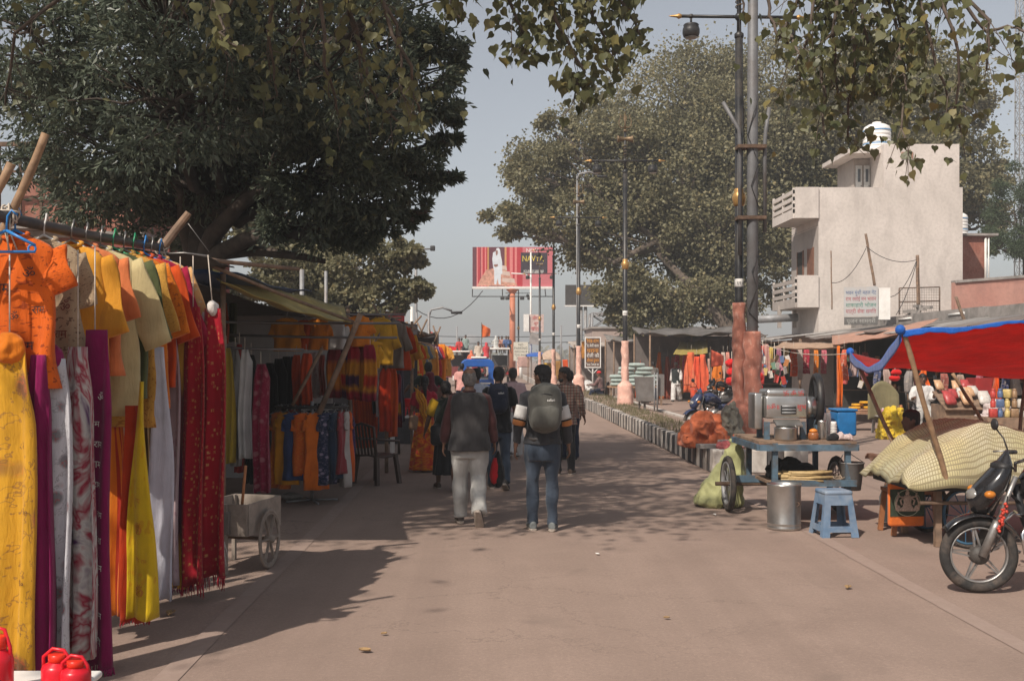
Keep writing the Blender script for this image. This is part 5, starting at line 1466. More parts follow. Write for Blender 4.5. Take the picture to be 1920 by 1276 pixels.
sc(146, 650, 1234, 56, 6.15, 'purple white and green tie-dyed dupatta hanging beside the mantra dupatta', CLOTH((.10, .03, .12), 'tiedye', (.55, .53, .50), (.32, .02, .05), scale=1.6, key='tiedye1'), string=(P(0, 470, 6.2).z, 0), folds=4)
ROWS = [('राम', .62, v, s) for v, s in ((.34, .055), (.46, .05))] + [('जय राम', .60, .545, .05), ('राम', .58, .40, .06), ('जय श', .62, .62, .055), ('जय राम', .6, .70, .05), ('श', .66, .76, .08), ('॥ राम', .62, .84, .05), ('जय', .62, .92, .06), ('राम', .5, .28, .05), ('ॐ', .66, .20, .06)]
sc(178, 618, 1248, 58, 6.3, 'dark magenta dupatta printed with white Hindi mantra lettering', CLOTH((.23, .005, .08), key='magenta2'), fringe=(MF, 46, .07), folds=2, text=(INK_W, ROWS), string=(P(0, 470, 6.6).z, 0))
sc(214, 800, 1152, 52, 7.15, 'orange dupatta with red and gold woven border stripes', CLOTH(OR2, 'stripes', (.42, .02, .015), scale=1.3, key='orborder'), folds=4)
sc(248, 760, 1163, 40, 7.05, 'plain red-orange dupatta beside the yellow printed one', CLOTH((.55, .05, .008), key='redor2'), folds=4, fringe=(RF, 30, .03))
sc(264, 715, 1158, 50, 6.95, 'bright yellow dupatta with round orange emblems near its hem', CLOTH((.74, .50, .012), 'print', (.66, .34, .01), scale=.2, key='yellow_e'), w0=.03, folds=2, pinch=.7, text=(MAT('emblem_ink', (.55, .22, .01), .7, 0, .1, 9, 0), [('ॐ', .5, .62, .085), ('०', .5, .62, .15), ('०', .5, .88, .15), ('ॐ', .5, .88, .085), ('राम राम', .55, .75, .04), ('जय', .5, .5, .05)]))
sc(299, 650, 1124, 42, 7.6, 'plain white cotton dupatta with a stitched hem', CLOTH((.60, .60, .68), key='white_d'), w0=.07, folds=2, pinch=.6)
sc(314, 615, 1092, 44, 8.05, 'pale pink sheer dupatta with faint dark print', CLOTH((.44, .33, .35), 'print', (.3, .16, .2), scale=.25, key='palepink'), folds=3, text=(INK_B, [('राम राम', .5, .42, .035), ('राम', .5, .52, .04), ('राम', .52, .72, .035)]))
sc(338, 560, 1100, 30, 8.15, 'yellow and purple band-dyed dupatta with short dark fringe', CLOTH((.66, .36, .05), 'bands', (.10, .01, .07), (.14, .03, .03), key='banddye'), string=(P(0, 482, 8.2).z, 0), knot=CLOTH((.30, .005, .09), key='magk'), fringe=(MF, 26, .06), folds=3)
REDG = CLOTH((.34, .006, .018), 'flecks', (.55, .34, .10), scale=1.7, key='redgold')
sc(362, 575, 1095, 38, 8.1, 'crimson dupatta with woven gold flecks, first of the two', REDG, string=(P(0, 482, 8.2).z, 0), fringe=(RF, 30, .10), folds=3)
sc(378, 585, 1085, 20, 8.3, 'narrow pinkish white dupatta between the two crimson gold-flecked ones', CLOTH((.58, .48, .46), key='pinkwhite'), fringe=(WF, 18, .08), folds=2)
sc(399, 578, 1078, 44, 8.2, 'crimson dupatta with gold flecks and white fringe at the rack\'s far end', CLOTH((.36, .006, .02), 'flecks', (.60, .40, .14), scale=1.5, key='redgold2'), string=(P(0, 480, 8.3).z, -.04), knot=MAT('white_tassel', (.6, .56, .52), .9, 0, .15, 30, .4), fringe=(RF, 34, .11), folds=3)
t = thing('dupatta', 'white knotted fringe edge hanging beside the last crimson dupatta', 'dupatta', P(416, 1070, 8.2), 0, GS)
b = MB(); b.tube([Vector((-.03, 0, 1.9)), Vector((-.02, 0, 1.0)), Vector((0, 0, .05))], [.008, .012, .014], 6); b.build('cloth', WF, t)
b = MB(); rnd = random.Random(4)
for i in range(26):
 p = Vector((rnd.uniform(-.02, .02), rnd.uniform(-.02, .02), rnd.uniform(.05, .25))); b.tube([p, p + Vector((rnd.uniform(-.01, .04), 0, -.13))], [.004, .002], 4)
b.build('fringe', WF, t, kind='stuff')
# filler behind the strings: darker cloths in the depth of the first rack
GD = 'cloths hanging deeper in the first stall'
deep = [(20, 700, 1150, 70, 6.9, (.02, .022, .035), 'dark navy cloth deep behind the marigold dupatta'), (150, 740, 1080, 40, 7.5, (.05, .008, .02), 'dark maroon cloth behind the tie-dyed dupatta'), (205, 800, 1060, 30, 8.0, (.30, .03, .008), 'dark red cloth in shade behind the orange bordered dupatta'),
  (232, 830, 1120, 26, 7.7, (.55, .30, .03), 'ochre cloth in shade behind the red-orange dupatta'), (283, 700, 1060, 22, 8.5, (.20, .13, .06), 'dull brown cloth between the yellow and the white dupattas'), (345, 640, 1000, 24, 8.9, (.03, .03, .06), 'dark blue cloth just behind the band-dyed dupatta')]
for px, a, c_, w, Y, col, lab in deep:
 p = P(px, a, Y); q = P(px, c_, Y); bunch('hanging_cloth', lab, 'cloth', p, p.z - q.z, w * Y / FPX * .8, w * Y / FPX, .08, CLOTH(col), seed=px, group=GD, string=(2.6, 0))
# -------- red pots on a low white table in the corner
t = thing('low_table', 'edge of a low white table carrying red plastic flasks', 'table', (-2.25, 5.15, 0))
b = MB(); b.rbox((-.1, 0, .27), (.85, .42, .035), .015); b.build('table_top', WHITEPL, t)
for sx, sy in ((-.45, -.17), (.26, -.17), (-.45, .17), (.26, .17)):
 b = MB(); b.box((sx, sy, .126), (.04, .04, .252)); b.build('leg', WHITEPL, t)
def flask(label, px, py0, py1, Y, rr, handle):
 p0, p1 = P(px, py0, Y), P(px, py1, Y)
 z0 = .2885; h = p0.z - z0
 t = thing('flask', label, 'flask', (p0.x, Y, z0), 0, 'red plastic flasks on the low table')
 b = MB(); b.lathe([(rr * .9, 0), (rr, .01), (rr, h * .55), (rr * .9, h * .66), (rr * .55, h * .74), (rr * .52, h * .78)], seg=24); b.build('body', REDPL, t)
 b = MB(); b.lathe([(rr * .55, h * .77), (rr * .58, h * .78), (rr * .58, h * .98), (rr * .5, h)], seg=24); b.build('cap', MAT('orange_red_cap', (.72, .03, .012), .3, 0, .05, 6, .02), t)
 if handle: b = MB(); b.tube([(-rr * .9, 0, h * .5), (-rr * .9, 0, h * .9), (-rr * .3, 0, h * 1.15), (rr * .4, 0, h * 1.1), (rr * .8, 0, h * .8), (rr * .9, 0, h * .5)], .009, 8); b.build('handle', REDPL, t)
flask('tall red flask with looped handle at the picture edge', -2, 1190, 1280, 5.0, .065, True)
flask('red flask with orange cap, first of the two standing together', 108, 1224, 1280, 5.1, .075, True)
flask('red flask with orange cap standing nearest the road', 142, 1236, 1280, 5.05, .07, True)
# -------- wooden hand cart
c0 = G(452, 1066)
t = thing('hand_cart', 'small grey wooden hand cart with spoked wheel beside the dupattas', 'cart', (c0.x - .02, c0.y, 0), R(-14)); t.scale = (.74, .8, 1)
CW = MAT('greyed_wood', (.30, .25, .21), .85, 0, .25, 8, .3, 40, (.14, .11, .09), .5, 4)
zb, zt = .33, .60
for nm, c_, d_ in (('side_board', (-.05, -.28, (zb + zt) / 2), (.62, .025, zt - zb)), ('side_board', (-.05, .55, (zb + zt) / 2), (.62, .025, zt - zb)), ('end_board', (.26, .135, (zb + zt) / 2), (.025, .80, zt - zb)), ('end_board', (-.36, .135, (zb + zt) / 2), (.025, .80, zt - zb)), ('floor_board', (-.05, .135, zb), (.58, .78, .02))):
 b = MB(); b.box(c_, d_); b.build(nm, CW, t)
b = MB(); b.rbox((-.12, -.315, .44), (.36, .04, .20), .01); b.build('tin_sheet', GM, t)
for x, y in ((.0, -.31), (-.34, -.31), (-.34, .5)):
 b = MB(); b.box((x, y, .3), (.045, .045, .6)); b.build('leg', CW, t)
def spoked(name, parent, c, rad, width, spokes, tyre, rim, axis=(1, 0, 0), hub=.035, flat=False):
 w = MB(); w.torus(c, rad - width * .5, width * .5, axis, 40, 8, sx=.9); wo = w.build(name, tyre, parent)
 ax = Vector(axis).normalized(); u, v = frame_of(ax)
 r = MB(); r.torus(c, rad - width * 1.15, width * .32, axis, 40, 6, sx=1.4); r.build('rim', rim, wo)
 for k in range(spokes):
  a = 2 * math.pi * k / spokes; d = u * math.cos(a) + v * math.sin(a)
  s = MB(); s.beam(Vector(c) + d * hub * .5, Vector(c) + d * (rad - width * 1.1), .03 if flat else .008, .016 if flat else .008); s.build('spoke', rim, wo)
 h = MB(); h.lathe([(hub * .5, -.07), (hub, -.05), (hub, .05), (hub * .5, .07)], c, 14, rot=Vector((0, 0, 1)).rotation_difference(ax).to_matrix()); h.build('hub', rim, wo)
 return wo
spoked('wheel', t, (.335, .12, .262), .262, .035, 6, CW, CW, flat=True)
b = MB(); b.tube([(-.40, .12, .262), (.36, .12, .262)], .016, 8); b.build('axle', RUST, t)
b = MB(); b.tube([(.13, -.18, .50), (.22, -.24, .93)], .017, 8); b.build('handle', MAT('orange_stick', (.42, .17, .07), .7), t)
# -------- second stall: posts, roof, awning, rails
t = thing('market_stall', 'open cloth stall with olive awning and patched tarpaulin roof', 'stall', (-3.2, 10.6, 0))
def W(p): return Vector(p) - t.location
OLIVE = CLOTH((.36, .27, .06), key='olive_tarp', trans=.12, rough=.6); BLUET = CLOTH((.02, .07, .20), key='blue_tarp', trans=.08, rough=.5); DKT = CLOTH((.09, .085, .08), key='dark_tarp', trans=.3)
def quad_sheet(parent, name, A, B_, C_, D_, mat, sag=.08, nu=18, nv=12, ph=0, t_=.008, wrk=.012):
 A, B_, C_, D_ = [Vector(v) for v in (A, B_, C_, D_)]
 def f(u, v):
  p = A.lerp(B_, u).lerp(D_.lerp(C_, u), v)
  return p + Vector((0, 0, -sag * 4 * (u * (1 - u)) * (.4 + .6 * 4 * v * (1 - v)) - sag * .5 * math.sin(math.pi * v) + wrk * math.sin(u * 21 + v * 6 + ph) + wrk * .7 * math.sin(u * 9 - v * 17 + ph)))
 b = MB(); b.sheet(f, nu, nv, t_); return b.build(name, mat, parent)
quad_sheet(t, 'awning', W(P(415, 528, 10.4)), W(P(658, 606, 13.0)), W(P(645, 573, 15.2)), W(P(398, 498, 12.2)), OLIVE, .10)
quad_sheet(t, 'roof_tarpaulin', W(P(250, 478, 10.2)), W(P(455, 512, 11.0)), W(P(585, 545, 16.2)), W(P(380, 525, 16.2)), BLUET, .10, ph=1)
quad_sheet(t, 'roof_tarpaulin', W(P(40, 440, 8.8)), W(P(395, 478, 8.9)), W(P(440, 500, 11.5)), W(P(150, 470, 11.5)), DKT, .06, ph=2)
quad_sheet(t, 'roof_tarpaulin', W((-6.2, 10.3, 2.85)), W((-3.3, 10.3, 2.72)), W((-2.6, 17.4, 2.5)), W((-6.2, 17.4, 2.7)), DKT, .08, ph=4)
PLW = MAT('pale_panel', (.40, .38, .37), .8, 0, .08, 2, .1, 30, (.26, .23, .21), .4, 1.5)
b = MB(); b.box(W((-4.4, 16.6, 1.3)), (4.0, .06, 2.6)); b.build('back_panel', PLW, t)
b = MB(); b.box(W((-6.3, 11.4, 1.4)), (.06, 10.4, 2.8)); b.build('rear_shade_panel', MAT('dark_panel', (.06, .055, .06), .9), t)  # dark panel added to keep the stall interior in shade
for nm, p, q_, r in (('post', P(418, 1010, 10.9), P(418, 490, 10.9), .03), ('post', (-2.05, 16.2, 0), (-2.1, 16.2, 2.6), .028), ('post', (-4.6, 10.4, 0), (-4.6, 10.4, 2.85), .03), ('leaning_post', P(598, 775, 13.3), P(676, 588, 13.3), .036), ('diagonal_stick', P(548, 760, 13.25), P(604, 652, 13.25), .022), ('rail', P(395, 603, 12.5), P(748, 606, 13.6), .016), ('rail', P(430, 628, 13.4), P(745, 633, 13.6), .016), ('rail', P(395, 650, 12.2), P(570, 655, 12.4), .014), ('ridge_pole', P(290, 474, 9.0), P(560, 504, 11.0), .02), ('ridge_pole', P(400, 500, 10.35), P(662, 603, 13.25), .02), ('rail', P(520, 586, 14.6), P(760, 590, 15.2), .014)):
 b = MB(); p, q_ = W(p), W(q_); b.tube([p, p.lerp(q_, .5) + Vector((0, 0, -.01)), q_], r, 8); b.build(nm, WOOD if 'rail' not in nm else MAT('steel_rail', (.18, .17, .17), .45, .7, .15, 8, .05), t)
G2 = 'long garments hung in the second stall'
row = [(396, 640, 885, 22, 12.3, CLOTH((.06, .012, .05), 'flecks', (.2, .08, .15), key='purpfl'), 'dark purple flecked dress hung first on the second stall\'s rail'),
       (424, 652, 868, 30, 12.2, CLOTH((.40, .28, .03), key='mustard'), 'mustard yellow plain dress in the second stall'),
       (441, 655, 872, 15, 12.35, CLOTH((.42, .41, .40), key='lgrey'), 'light grey narrow dress beside the mustard one'),
       (449, 645, 884, 13, 12.45, CLOTH((.34, .03, .025), key='brickred'), 'brick red narrow dress between two pale ones'),
       (459, 655, 858, 20, 12.2, CLOTH((.56, .55, .54), key='offwhite'), 'off-white dress with stitched hem in the second stall'),
       (471, 665, 905, 18, 12.5, CLOTH(BLK, key='blk1'), 'narrow black dress beside the off-white one'),
       (489, 682, 922, 28, 12.1, CLOTH((.24, .010, .045), 'floral', (.36, .14, .16), scale=.9, key='crimflor'), 'crimson floral dress with pale patches in the second stall'),
       (506, 680, 912, 26, 14.4, CLOTH(BLK, key='blk1'), 'black dress right beside the crimson floral one'),
       (522, 672, 908, 26, 14.5, CLOTH(BLK, key='blk1'), 'black dress in the middle of the black row'),
       (538, 668, 905, 24, 14.6, CLOTH((.014, .013, .016), key='blk2'), 'black dress second from the round rack'),
       (552, 668, 895, 24, 14.7, CLOTH((.014, .013, .016), key='blk2'), 'last black dress of the row, nearest the round rack')]
for px, a, c_, w, Y, m_, lab in row:
 p, q_ = P(px, a, Y), P(px, c_, Y)
 bunch('hanging_dress', lab, 'dress', p, p.z - q_.z, w * Y / FPX * .6, w * Y / FPX * 1.3, .10, m_, seed=px, group=G2, pinch=.12, string=(p.z + .14, 0), rz=R(-12), nz=18, nr=28)
G3 = 'garments hung behind the round rack'
row = [(556, 665, 758, 18, 14.2, CLOTH((.50, .06, .012), key='ro1'), 'red-orange cloth behind the diagonal stick'), (574, 662, 758, 24, 14.0, CLOTH((.62, .07, .010), key='ro2'), 'bright orange-red cloth behind the leaning post'),
       (594, 660, 745, 26, 14.6, CLOTH((.55, .46, .44), 'print', (.4, .2, .2), scale=.3, key='pinkw'), 'pinkish white printed cloth behind the leaning post'), (604, 665, 740, 12, 14.4, CLOTH((.20, .03, .02), key='dkred'), 'narrow dark red cloth beside the pinkish white one'),
       (626, 652, 745, 30, 15.0, CLOTH((.20, .012, .02), 'bands', (.60, .20, .01), (.52, .14, .012), key='td1'), 'maroon and orange tie-dyed dress, first of five'), (645, 650, 745, 26, 15.1, CLOTH((.08, .012, .05), 'bands', (.5, .03, .01), (.60, .22, .012), key='td2'), 'purple and orange tie-dyed dress, second of five'),
       (662, 648, 748, 26, 15.0, CLOTH((.36, .008, .018), 'bands', (.06, .01, .05), (.64, .26, .012), key='td3'), 'red and yellow tie-dyed dress, third of five'), (679, 650, 750, 24, 15.1, CLOTH((.20, .02, .02), 'bands', (.62, .26, .01), (.62, .24, .012), key='td4'), 'dark red and yellow tie-dyed dress, fourth of five'),
       (694, 646, 752, 26, 14.9, CLOTH((.28, .006, .03), 'bands', (.50, .04, .01), (.66, .27, .015), key='td5'), 'crimson and yellow tie-dyed dress, fifth of five'),
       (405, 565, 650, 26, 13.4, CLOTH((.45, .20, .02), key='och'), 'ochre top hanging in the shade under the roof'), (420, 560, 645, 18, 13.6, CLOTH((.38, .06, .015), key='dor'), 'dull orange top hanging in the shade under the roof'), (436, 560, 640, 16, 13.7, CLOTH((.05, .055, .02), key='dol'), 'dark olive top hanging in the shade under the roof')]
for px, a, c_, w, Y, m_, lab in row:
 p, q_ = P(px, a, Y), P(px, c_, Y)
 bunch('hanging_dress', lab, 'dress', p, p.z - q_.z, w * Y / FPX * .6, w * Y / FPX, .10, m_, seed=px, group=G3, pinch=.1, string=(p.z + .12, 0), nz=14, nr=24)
G4 = 'shirts on the upper rail of the second stall'
row = [(538, 596, 658, 52, 14.4, CLOTH((.62, .25, .015), key='yo1'), 'yellow-orange shirt on the upper rail under the olive awning'), (572, 600, 655, 38, 14.5, CLOTH((.60, .09, .010), key='oo1'), 'orange-red shirt on the upper rail between two yellow-orange ones'), (597, 597, 656, 38, 14.45, CLOTH((.66, .22, .014), 'print', (.5, .1, .01), key='oo2'), 'light orange shirt on the upper rail above the pinkish cloth'),
       (632, 602, 655, 34, 14.8, CLOTH((.52, .50, .48), key='wt1'), 'white shirt on the upper rail beside the leaning post'), (672, 592, 650, 48, 15.0, CLOTH((.70, .22, .02), 'print', (.6, .12, .01), key='oo3'), 'orange printed shirt high on the rail beside the leaning post'), (700, 640, 690, 22, 15.2, CLOTH((.68, .34, .02), key='yy3'), 'yellow shirt hung low beneath the orange printed one')]
for i, (px, a, c_, w, Y, m_, lab) in enumerate(row):
 p, q_ = P(px, a, Y), P(px, c_, Y)
 kurta('shirt', lab, 'shirt', p, R(-6 + 7 * math.sin(i * 3)), m_, w * Y / FPX * .95, p.z - q_.z, .18, 66, .085, .02, (HW, .09), i + 30, G4, parts=False)
# -------- round rack of children's clothes
c0 = G(585, 940)
t = thing('round_rack', 'round black clothes rack on one post standing at the road edge', 'rack', (c0.x, c0.y, 0))
b = MB(); b.tube([(0, 0, .02), (0, 0, 1.30)], .022, 10); b.build('post', STEEL, t)
b = MB(); b.torus((0, 0, 1.235), .46, .016, (0, 0, 1), 36, 8); b.torus((0, 0, 1.15), .46, .010, (0, 0, 1), 36, 6); b.build('ring', DARKMETAL, t)
for k in range(6):
 a = k * math.pi / 3; b = MB(); b.tube([(0, 0, 1.235), (.46 * math.cos(a), .46 * math.sin(a), 1.235)], .009, 6); b.build('arm', DARKMETAL, t)
for k in range(4):
 a = k * math.pi / 2 + .4; b = MB(); b.tube([(0, 0, .03), (.34 * math.cos(a), .34 * math.sin(a), .015)], .014, 6); b.build('foot', STEEL, t)
kids = [(-2.75, (.22, .22, .25), 'grey'), (-2.45, (.60, .14, .010), 'orange'), (-2.15, (.66, .28, .012), 'yellow-orange'), (-1.9, (.05, .08, .2), 'blue'), (-1.6, (.64, .12, .010), 'mottled orange'), (-1.3, (.70, .16, .012), 'bright orange'), (-1.0, (.02, .03, .07), 'navy floral'), (-.72, (.015, .03, .06), 'dark teal'), (-.45, (.30, .04, .05), 'rust red'), (-.2, (.50, .45, .42), 'white'), (.05, (.62, .11, .02), 'orange-red'), (.3, (.06, .03, .12), 'violet floral'), (.6, (.6, .18, .1), 'coral'), (1.0, (.1, .1, .14), 'slate'), (1.6, (.02, .02, .03), 'black'), (2.3, (.3, .03, .02), 'dark red'), (2.9, (.45, .2, .02), 'ochre')]
for i, (a, col, nm) in enumerate(kids):
 x, y = c0.x + .46 * math.cos(a), c0.y + .46 * math.sin(a)
 pt = ('floral', (.3, .25, .35)) if 'floral' in nm else (('print', (.68, .30, .03)) if 'mottled' in nm or nm == 'orange' else (None, (.8, .8, .8)))
 kurta('childrens_shirt', '%s child\'s outfit hanging on the round clothes rack' % nm, 'outfit', (x, y, 1.17), a + R(90) + R(18), CLOTH(col, pt[0], pt[1]), .27 + .02 * (i % 3), .78 + .06 * ((i * 7) % 4), .14, 72, .06, .02, (HW, .06), i + 50, 'children\'s outfits on the round rack', parts=False, d=.06)
b = MB(); b.ball((0, 0, .05), (.16, .1, .05), 12); fuse(b, 'stone', CONC, .012, None, 1, .02, 14, 1).location = G(548, 937)
tag(bpy.data.objects['stone'], 'flat grey stone lying at the foot of the round rack', 'stone')
# -------- brown plastic chair
def plastic_chair(label, loc, rz, mat, group=None, hgt=.43):
 t = thing('plastic_chair', label, 'chair', loc, rz, group)
 b = MB(); b.sheet(lambda u, v: (-.22 + .44 * u, -.22 + .44 * v, hgt + .012 * math.cos((u - .5) * 5) - .015 * math.sin(v * 3.1)), 10, 10, .02); b.build('seat', mat, t)
 for s in (-1, 1):
  for q in (-1, 1):
   b = MB(); b.loft([[Vector((s * (.20 + .05 * (1 - k)) + x * .028, q * (.19 + .04 * (1 - k)) + y * .028, hgt * k)) for x, y in ((-1, -1), (1, -1), (1, 1), (-1, 1))] for k in (0, .5, 1)], sm=False); b.build('leg', mat, t)
  b = MB(); b.tube([(s * .25, -.22, hgt), (s * .27, -.2, hgt + .2), (s * .27, .05, hgt + .22), (s * .24, .23, hgt + .25)], .02, 8); b.build('armrest', mat, t)
 b = MB(); b.tube([(-.22, .22, hgt), (-.23, .28, hgt + .42), (0, .31, hgt + .47), (.23, .28, hgt + .42), (.22, .22, hgt)], .022, 8); b.build('back_frame', mat, t)
 for k in range(5):
  x = -.14 + .07 * k; b = MB(); b.beam((x, .225, hgt), (x, .298, hgt + .45), .038, .012, up=(0, 1, 0)); b.build('back_slat', mat, t)
 return t
BRP = MAT('brown_plastic', (.055, .030, .024), .45, 0, .15, 8, .05, 40, (.12, .09, .07), .3, 4)
plastic_chair('dark brown plastic armchair standing beside the round clothes rack', G(706, 905), R(140), BRP)
p = G(684, 880)
bunch('draped_cloth', 'orange pleated cloth draped over a frame beside the brown chair', 'cloth', (p.x, p.y, 1.22), .85, .34, .42, .2, CLOTH((.62, .09, .015), 'stripes', (.5, .05, .01), scale=3, key='orpleat'), folds=9, seed=3, pinch=0)
# -------- third stall
t = thing('market_stall', 'small cloth stall with bare wooden poles where yellow kurtas hang', 'stall', (-2.0, 18.0, 0))
for nm, p, q_, r in (('post', (-1.62, 17.3, 0), (-1.62, 17.3, 2.62), .03), ('post', (-1.5, 21.5, 0), (-1.5, 21.5, 2.6), .03), ('rail', P(640, 596, 16.6), P(752, 596, 17.6), .018), ('rail', P(660, 660, 17.0), P(748, 664, 17.8), .016), ('ridge_pole', P(600, 590, 16.0), P(780, 615, 22), .025), ('crossed_pole', P(690, 660, 16.8), P(745, 575, 17.2), .018), ('crossed_pole', P(740, 650, 17), P(700, 570, 17), .018)):
 b = MB(); b.tube([W(p), W(q_)], r, 8); b.build(nm, WOOD, t)
quad_sheet(t, 'roof_tarpaulin', W((-4.6, 16.9, 2.75)), W((-1.7, 16.9, 2.58)), W((-1.55, 23, 2.6)), W((-4.6, 23, 2.75)), DKT, .08, ph=3)
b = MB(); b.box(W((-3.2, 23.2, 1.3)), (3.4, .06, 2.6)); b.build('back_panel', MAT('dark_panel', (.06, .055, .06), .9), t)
G5 = 'garments at the third stall'
for i, (px, a, c_, w, Y, m_, lab) in enumerate([(672, 592, 668, 50, 17.2, CLOTH((.70, .24, .02), key='or5'), 'orange shirt at the third stall behind the crossed poles'), (712, 595, 684, 46, 17.0, CLOTH((.68, .36, .03), key='ye5'), 'mustard yellow kurta with long sleeve at the third stall'), (733, 600, 690, 34, 17.4, CLOTH((.26, .22, .19), key='gr5'), 'grey-brown kurta at the third stall'), (744, 606, 694, 34, 17.8, CLOTH((.52, .06, .012), key='ro5'), 'red-orange kurta at the corner of the third stall'), (754, 620, 690, 24, 18.6, CLOTH((.60, .28, .03), key='yo5'), 'ochre kurta just past the red-orange one')]):
 p, q_ = P(px, a, Y), P(px, c_, Y); kurta('kurta', lab, 'kurta', p, R(-20), m_, .44, p.z - q_.z, .42, 70, .09, .03, (HW, .08), i + 80, G5, parts=True)
for px, a, c_, w, Y, m_, lab in [(703, 684, 775, 10, 17.5, CLOTH((.05, .05, .05), key='dk6'), 'narrow dark cloth at the third stall'), (711, 684, 780, 14, 17.4, CLOTH(WHI, key='wh6'), 'narrow white cloth hanging below the mustard kurta'), (722, 690, 808, 22, 17.3, CLOTH((.66, .05, .010), key='or6'), 'long bright orange dupatta hanging at the third stall'), (735, 688, 818, 20, 17.6, CLOTH((.72, .10, .010), key='or7'), 'longest neon orange dupatta at the corner of the third stall'), (744, 700, 800, 16, 18.0, CLOTH((.20, .01, .03), 'bands', (.6, .3, .02), (.12, .01, .05), key='mr6'), 'maroon dupatta at the corner of the third stall'), (752, 690, 790, 12, 18.6, CLOTH((.14, .12, .16), key='sl6'), 'slate dupatta just past the maroon one')]:
 p, q_ = P(px, a, Y), P(px, c_, Y); bunch('dupatta', lab, 'dupatta', p, p.z - q_.z, w * Y / FPX * .6, w * Y / FPX * 1.15, .10, m_, seed=px, group=G5, pinch=.1, string=(p.z + .15, 0), nz=14, nr=24)
# white table with red tubs
c0 = G(762, 850)
t = thing('plastic_table', 'white plastic table with red tubs beside the third stall', 'table', (P(757, 0, 20.8).x, 20.8, 0))
b = MB(); b.rbox((0, 0, .72), (.55, .5, .04), .02); b.build('table_top', WHITEPL, t)
for sx in (-1, 1):
 for sy in (-1, 1): b = MB(); b.box((sx * .22, sy * .2, .35), (.05, .05, .70)); b.build('leg', WHITEPL, t)
for i, (dx, dy, z) in enumerate(((-.16, -.1, 0), (.0, -.1, 0), (.16, -.1, 0), (-.08, 0, .17), (.08, 0, .17))):
 t2 = thing('red_tub', 'shiny red plastic tub stacked on the white plastic table', 'tub', (P(757, 0, 20.8).x + dx, 20.8 + dy, .741 + z), 0, 'red tubs on the white plastic table')
 b = MB(); b.lathe([(.055, 0), (.075, .14), (.082, .15), (.078, .165), (.02, .168)], seg=16); b.build('tub', REDPL, t2)
# -------- fourth stall, farther along
t = thing('market_stall', 'far cloth stall under a low brown roof with colourful shirts', 'stall', (-1.9, 25, 0))
quad_sheet(t, 'roof', W((-4.6, 24.6, 2.72)), W((-1.75, 24.6, 2.62)), W((-1.5, 33.5, 2.62)), W((-4.6, 33.5, 2.8)), MAT('thatch_brown', (.10, .075, .055), .95, 0, .4, 8, .5, 30), .1, t_=.06, wrk=.03)
for p, q_ in (((-1.85, 24.7, 0), (-1.85, 24.7, 2.7)), ((-1.55, 33.4, 0), (-1.55, 33.4, 2.7)), ((-4.4, 24.7, 0), (-4.4, 24.7, 2.7))):
 b = MB(); b.tube([W(p), W(q_)], .035, 8); b.build('post', WOOD, t)
for i, (p, q_) in enumerate(((P(748, 640, 25), P(790, 592, 25.4)), (P(785, 632, 26), P(801, 598, 26)), (P(795, 630, 27), P(780, 600, 27)), (P(815, 640, 29), P(826, 612, 29)), (P(820, 635, 30), P(812, 610, 30)))):
 b = MB(); b.tube([W(p), W(q_)], .022, 6); b.build('stick', WOOD, t)
b = MB(); b.tube([W(P(745, 634, 25)), W(P(836, 650, 33))], .02, 6); b.build('rail', WOOD, t)
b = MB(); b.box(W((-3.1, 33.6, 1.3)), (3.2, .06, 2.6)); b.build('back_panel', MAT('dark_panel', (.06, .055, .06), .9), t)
cols = [((.09, .10, .11), 'grey denim'), ((.62, .22, .02), 'orange'), ((.25, .35, .42), 'blue and white striped'), ((.64, .40, .06), 'mustard'), ((.64, .10, .015), 'orange-red'), ((.50, .33, .05), 'ochre'), ((.18, .24, .36), 'slate blue'), ((.60, .42, .20), 'sand'), ((.64, .36, .28), 'pale coral'), ((.22, .14, .26), 'lilac'), ((.45, .03, .03), 'red'), ((.66, .26, .04), 'tangerine'), ((.70, .30, .04), 'saffron'), ((.66, .34, .08), 'amber')]
for i, (col, nm) in enumerate(cols):
 u = i / 13; px = 752 + 80 * u; Y = 25.2 + 7.2 * u; p = P(px, 640 + 8 * u, Y)
 pt = ('stripes', (.6, .6, .6)) if 'striped' in nm else (None, (.8, .8, .8))
 kurta('shirt', '%s shirt in the colourful row at the far left stall' % nm, 'shirt', p, R(-28), CLOTH(col, *pt), .46, .72 + .1 * ((i * 5) % 3), .34, 66, .09, .03, None, i + 100, 'shirts at the far left stall', parts=False)
for i, (px, a, c_, w, Y, col, lab) in enumerate([(757, 700, 790, 12, 25, (.55, .32, .03), 'ochre skirt below the denim shirt at the far left stall'), (772, 690, 745, 18, 25.6, (.62, .20, .02), 'orange cloth below the striped shirt at the far left stall'), (786, 700, 760, 14, 26.5, (.62, .36, .04), 'mustard cloth hung low at the far left stall'), (800, 690, 745, 14, 28, (.1, .12, .16), 'slate cloth hung low at the far left stall'), (812, 655, 715, 22, 29, (.72, .30, .05), 'large saffron cloth at the end of the far left stall'), (828, 645, 715, 18, 31, (.72, .22, .02), 'orange cloth at the outer corner of the far left stall'), (818, 712, 725, 18, 29, (.3, .01, .06), 'magenta cloth under the saffron one at the far left stall')]):
 p, q_ = P(px, a, Y), P(px, c_, Y); bunch('hanging_cloth', lab, 'cloth', p, p.z - q_.z, w * Y / FPX * .7, w * Y / FPX, .12, CLOTH(col), seed=px, group='cloths at the far left stall', pinch=.1, nz=10, nr=20, string=(p.z + .2, 0))
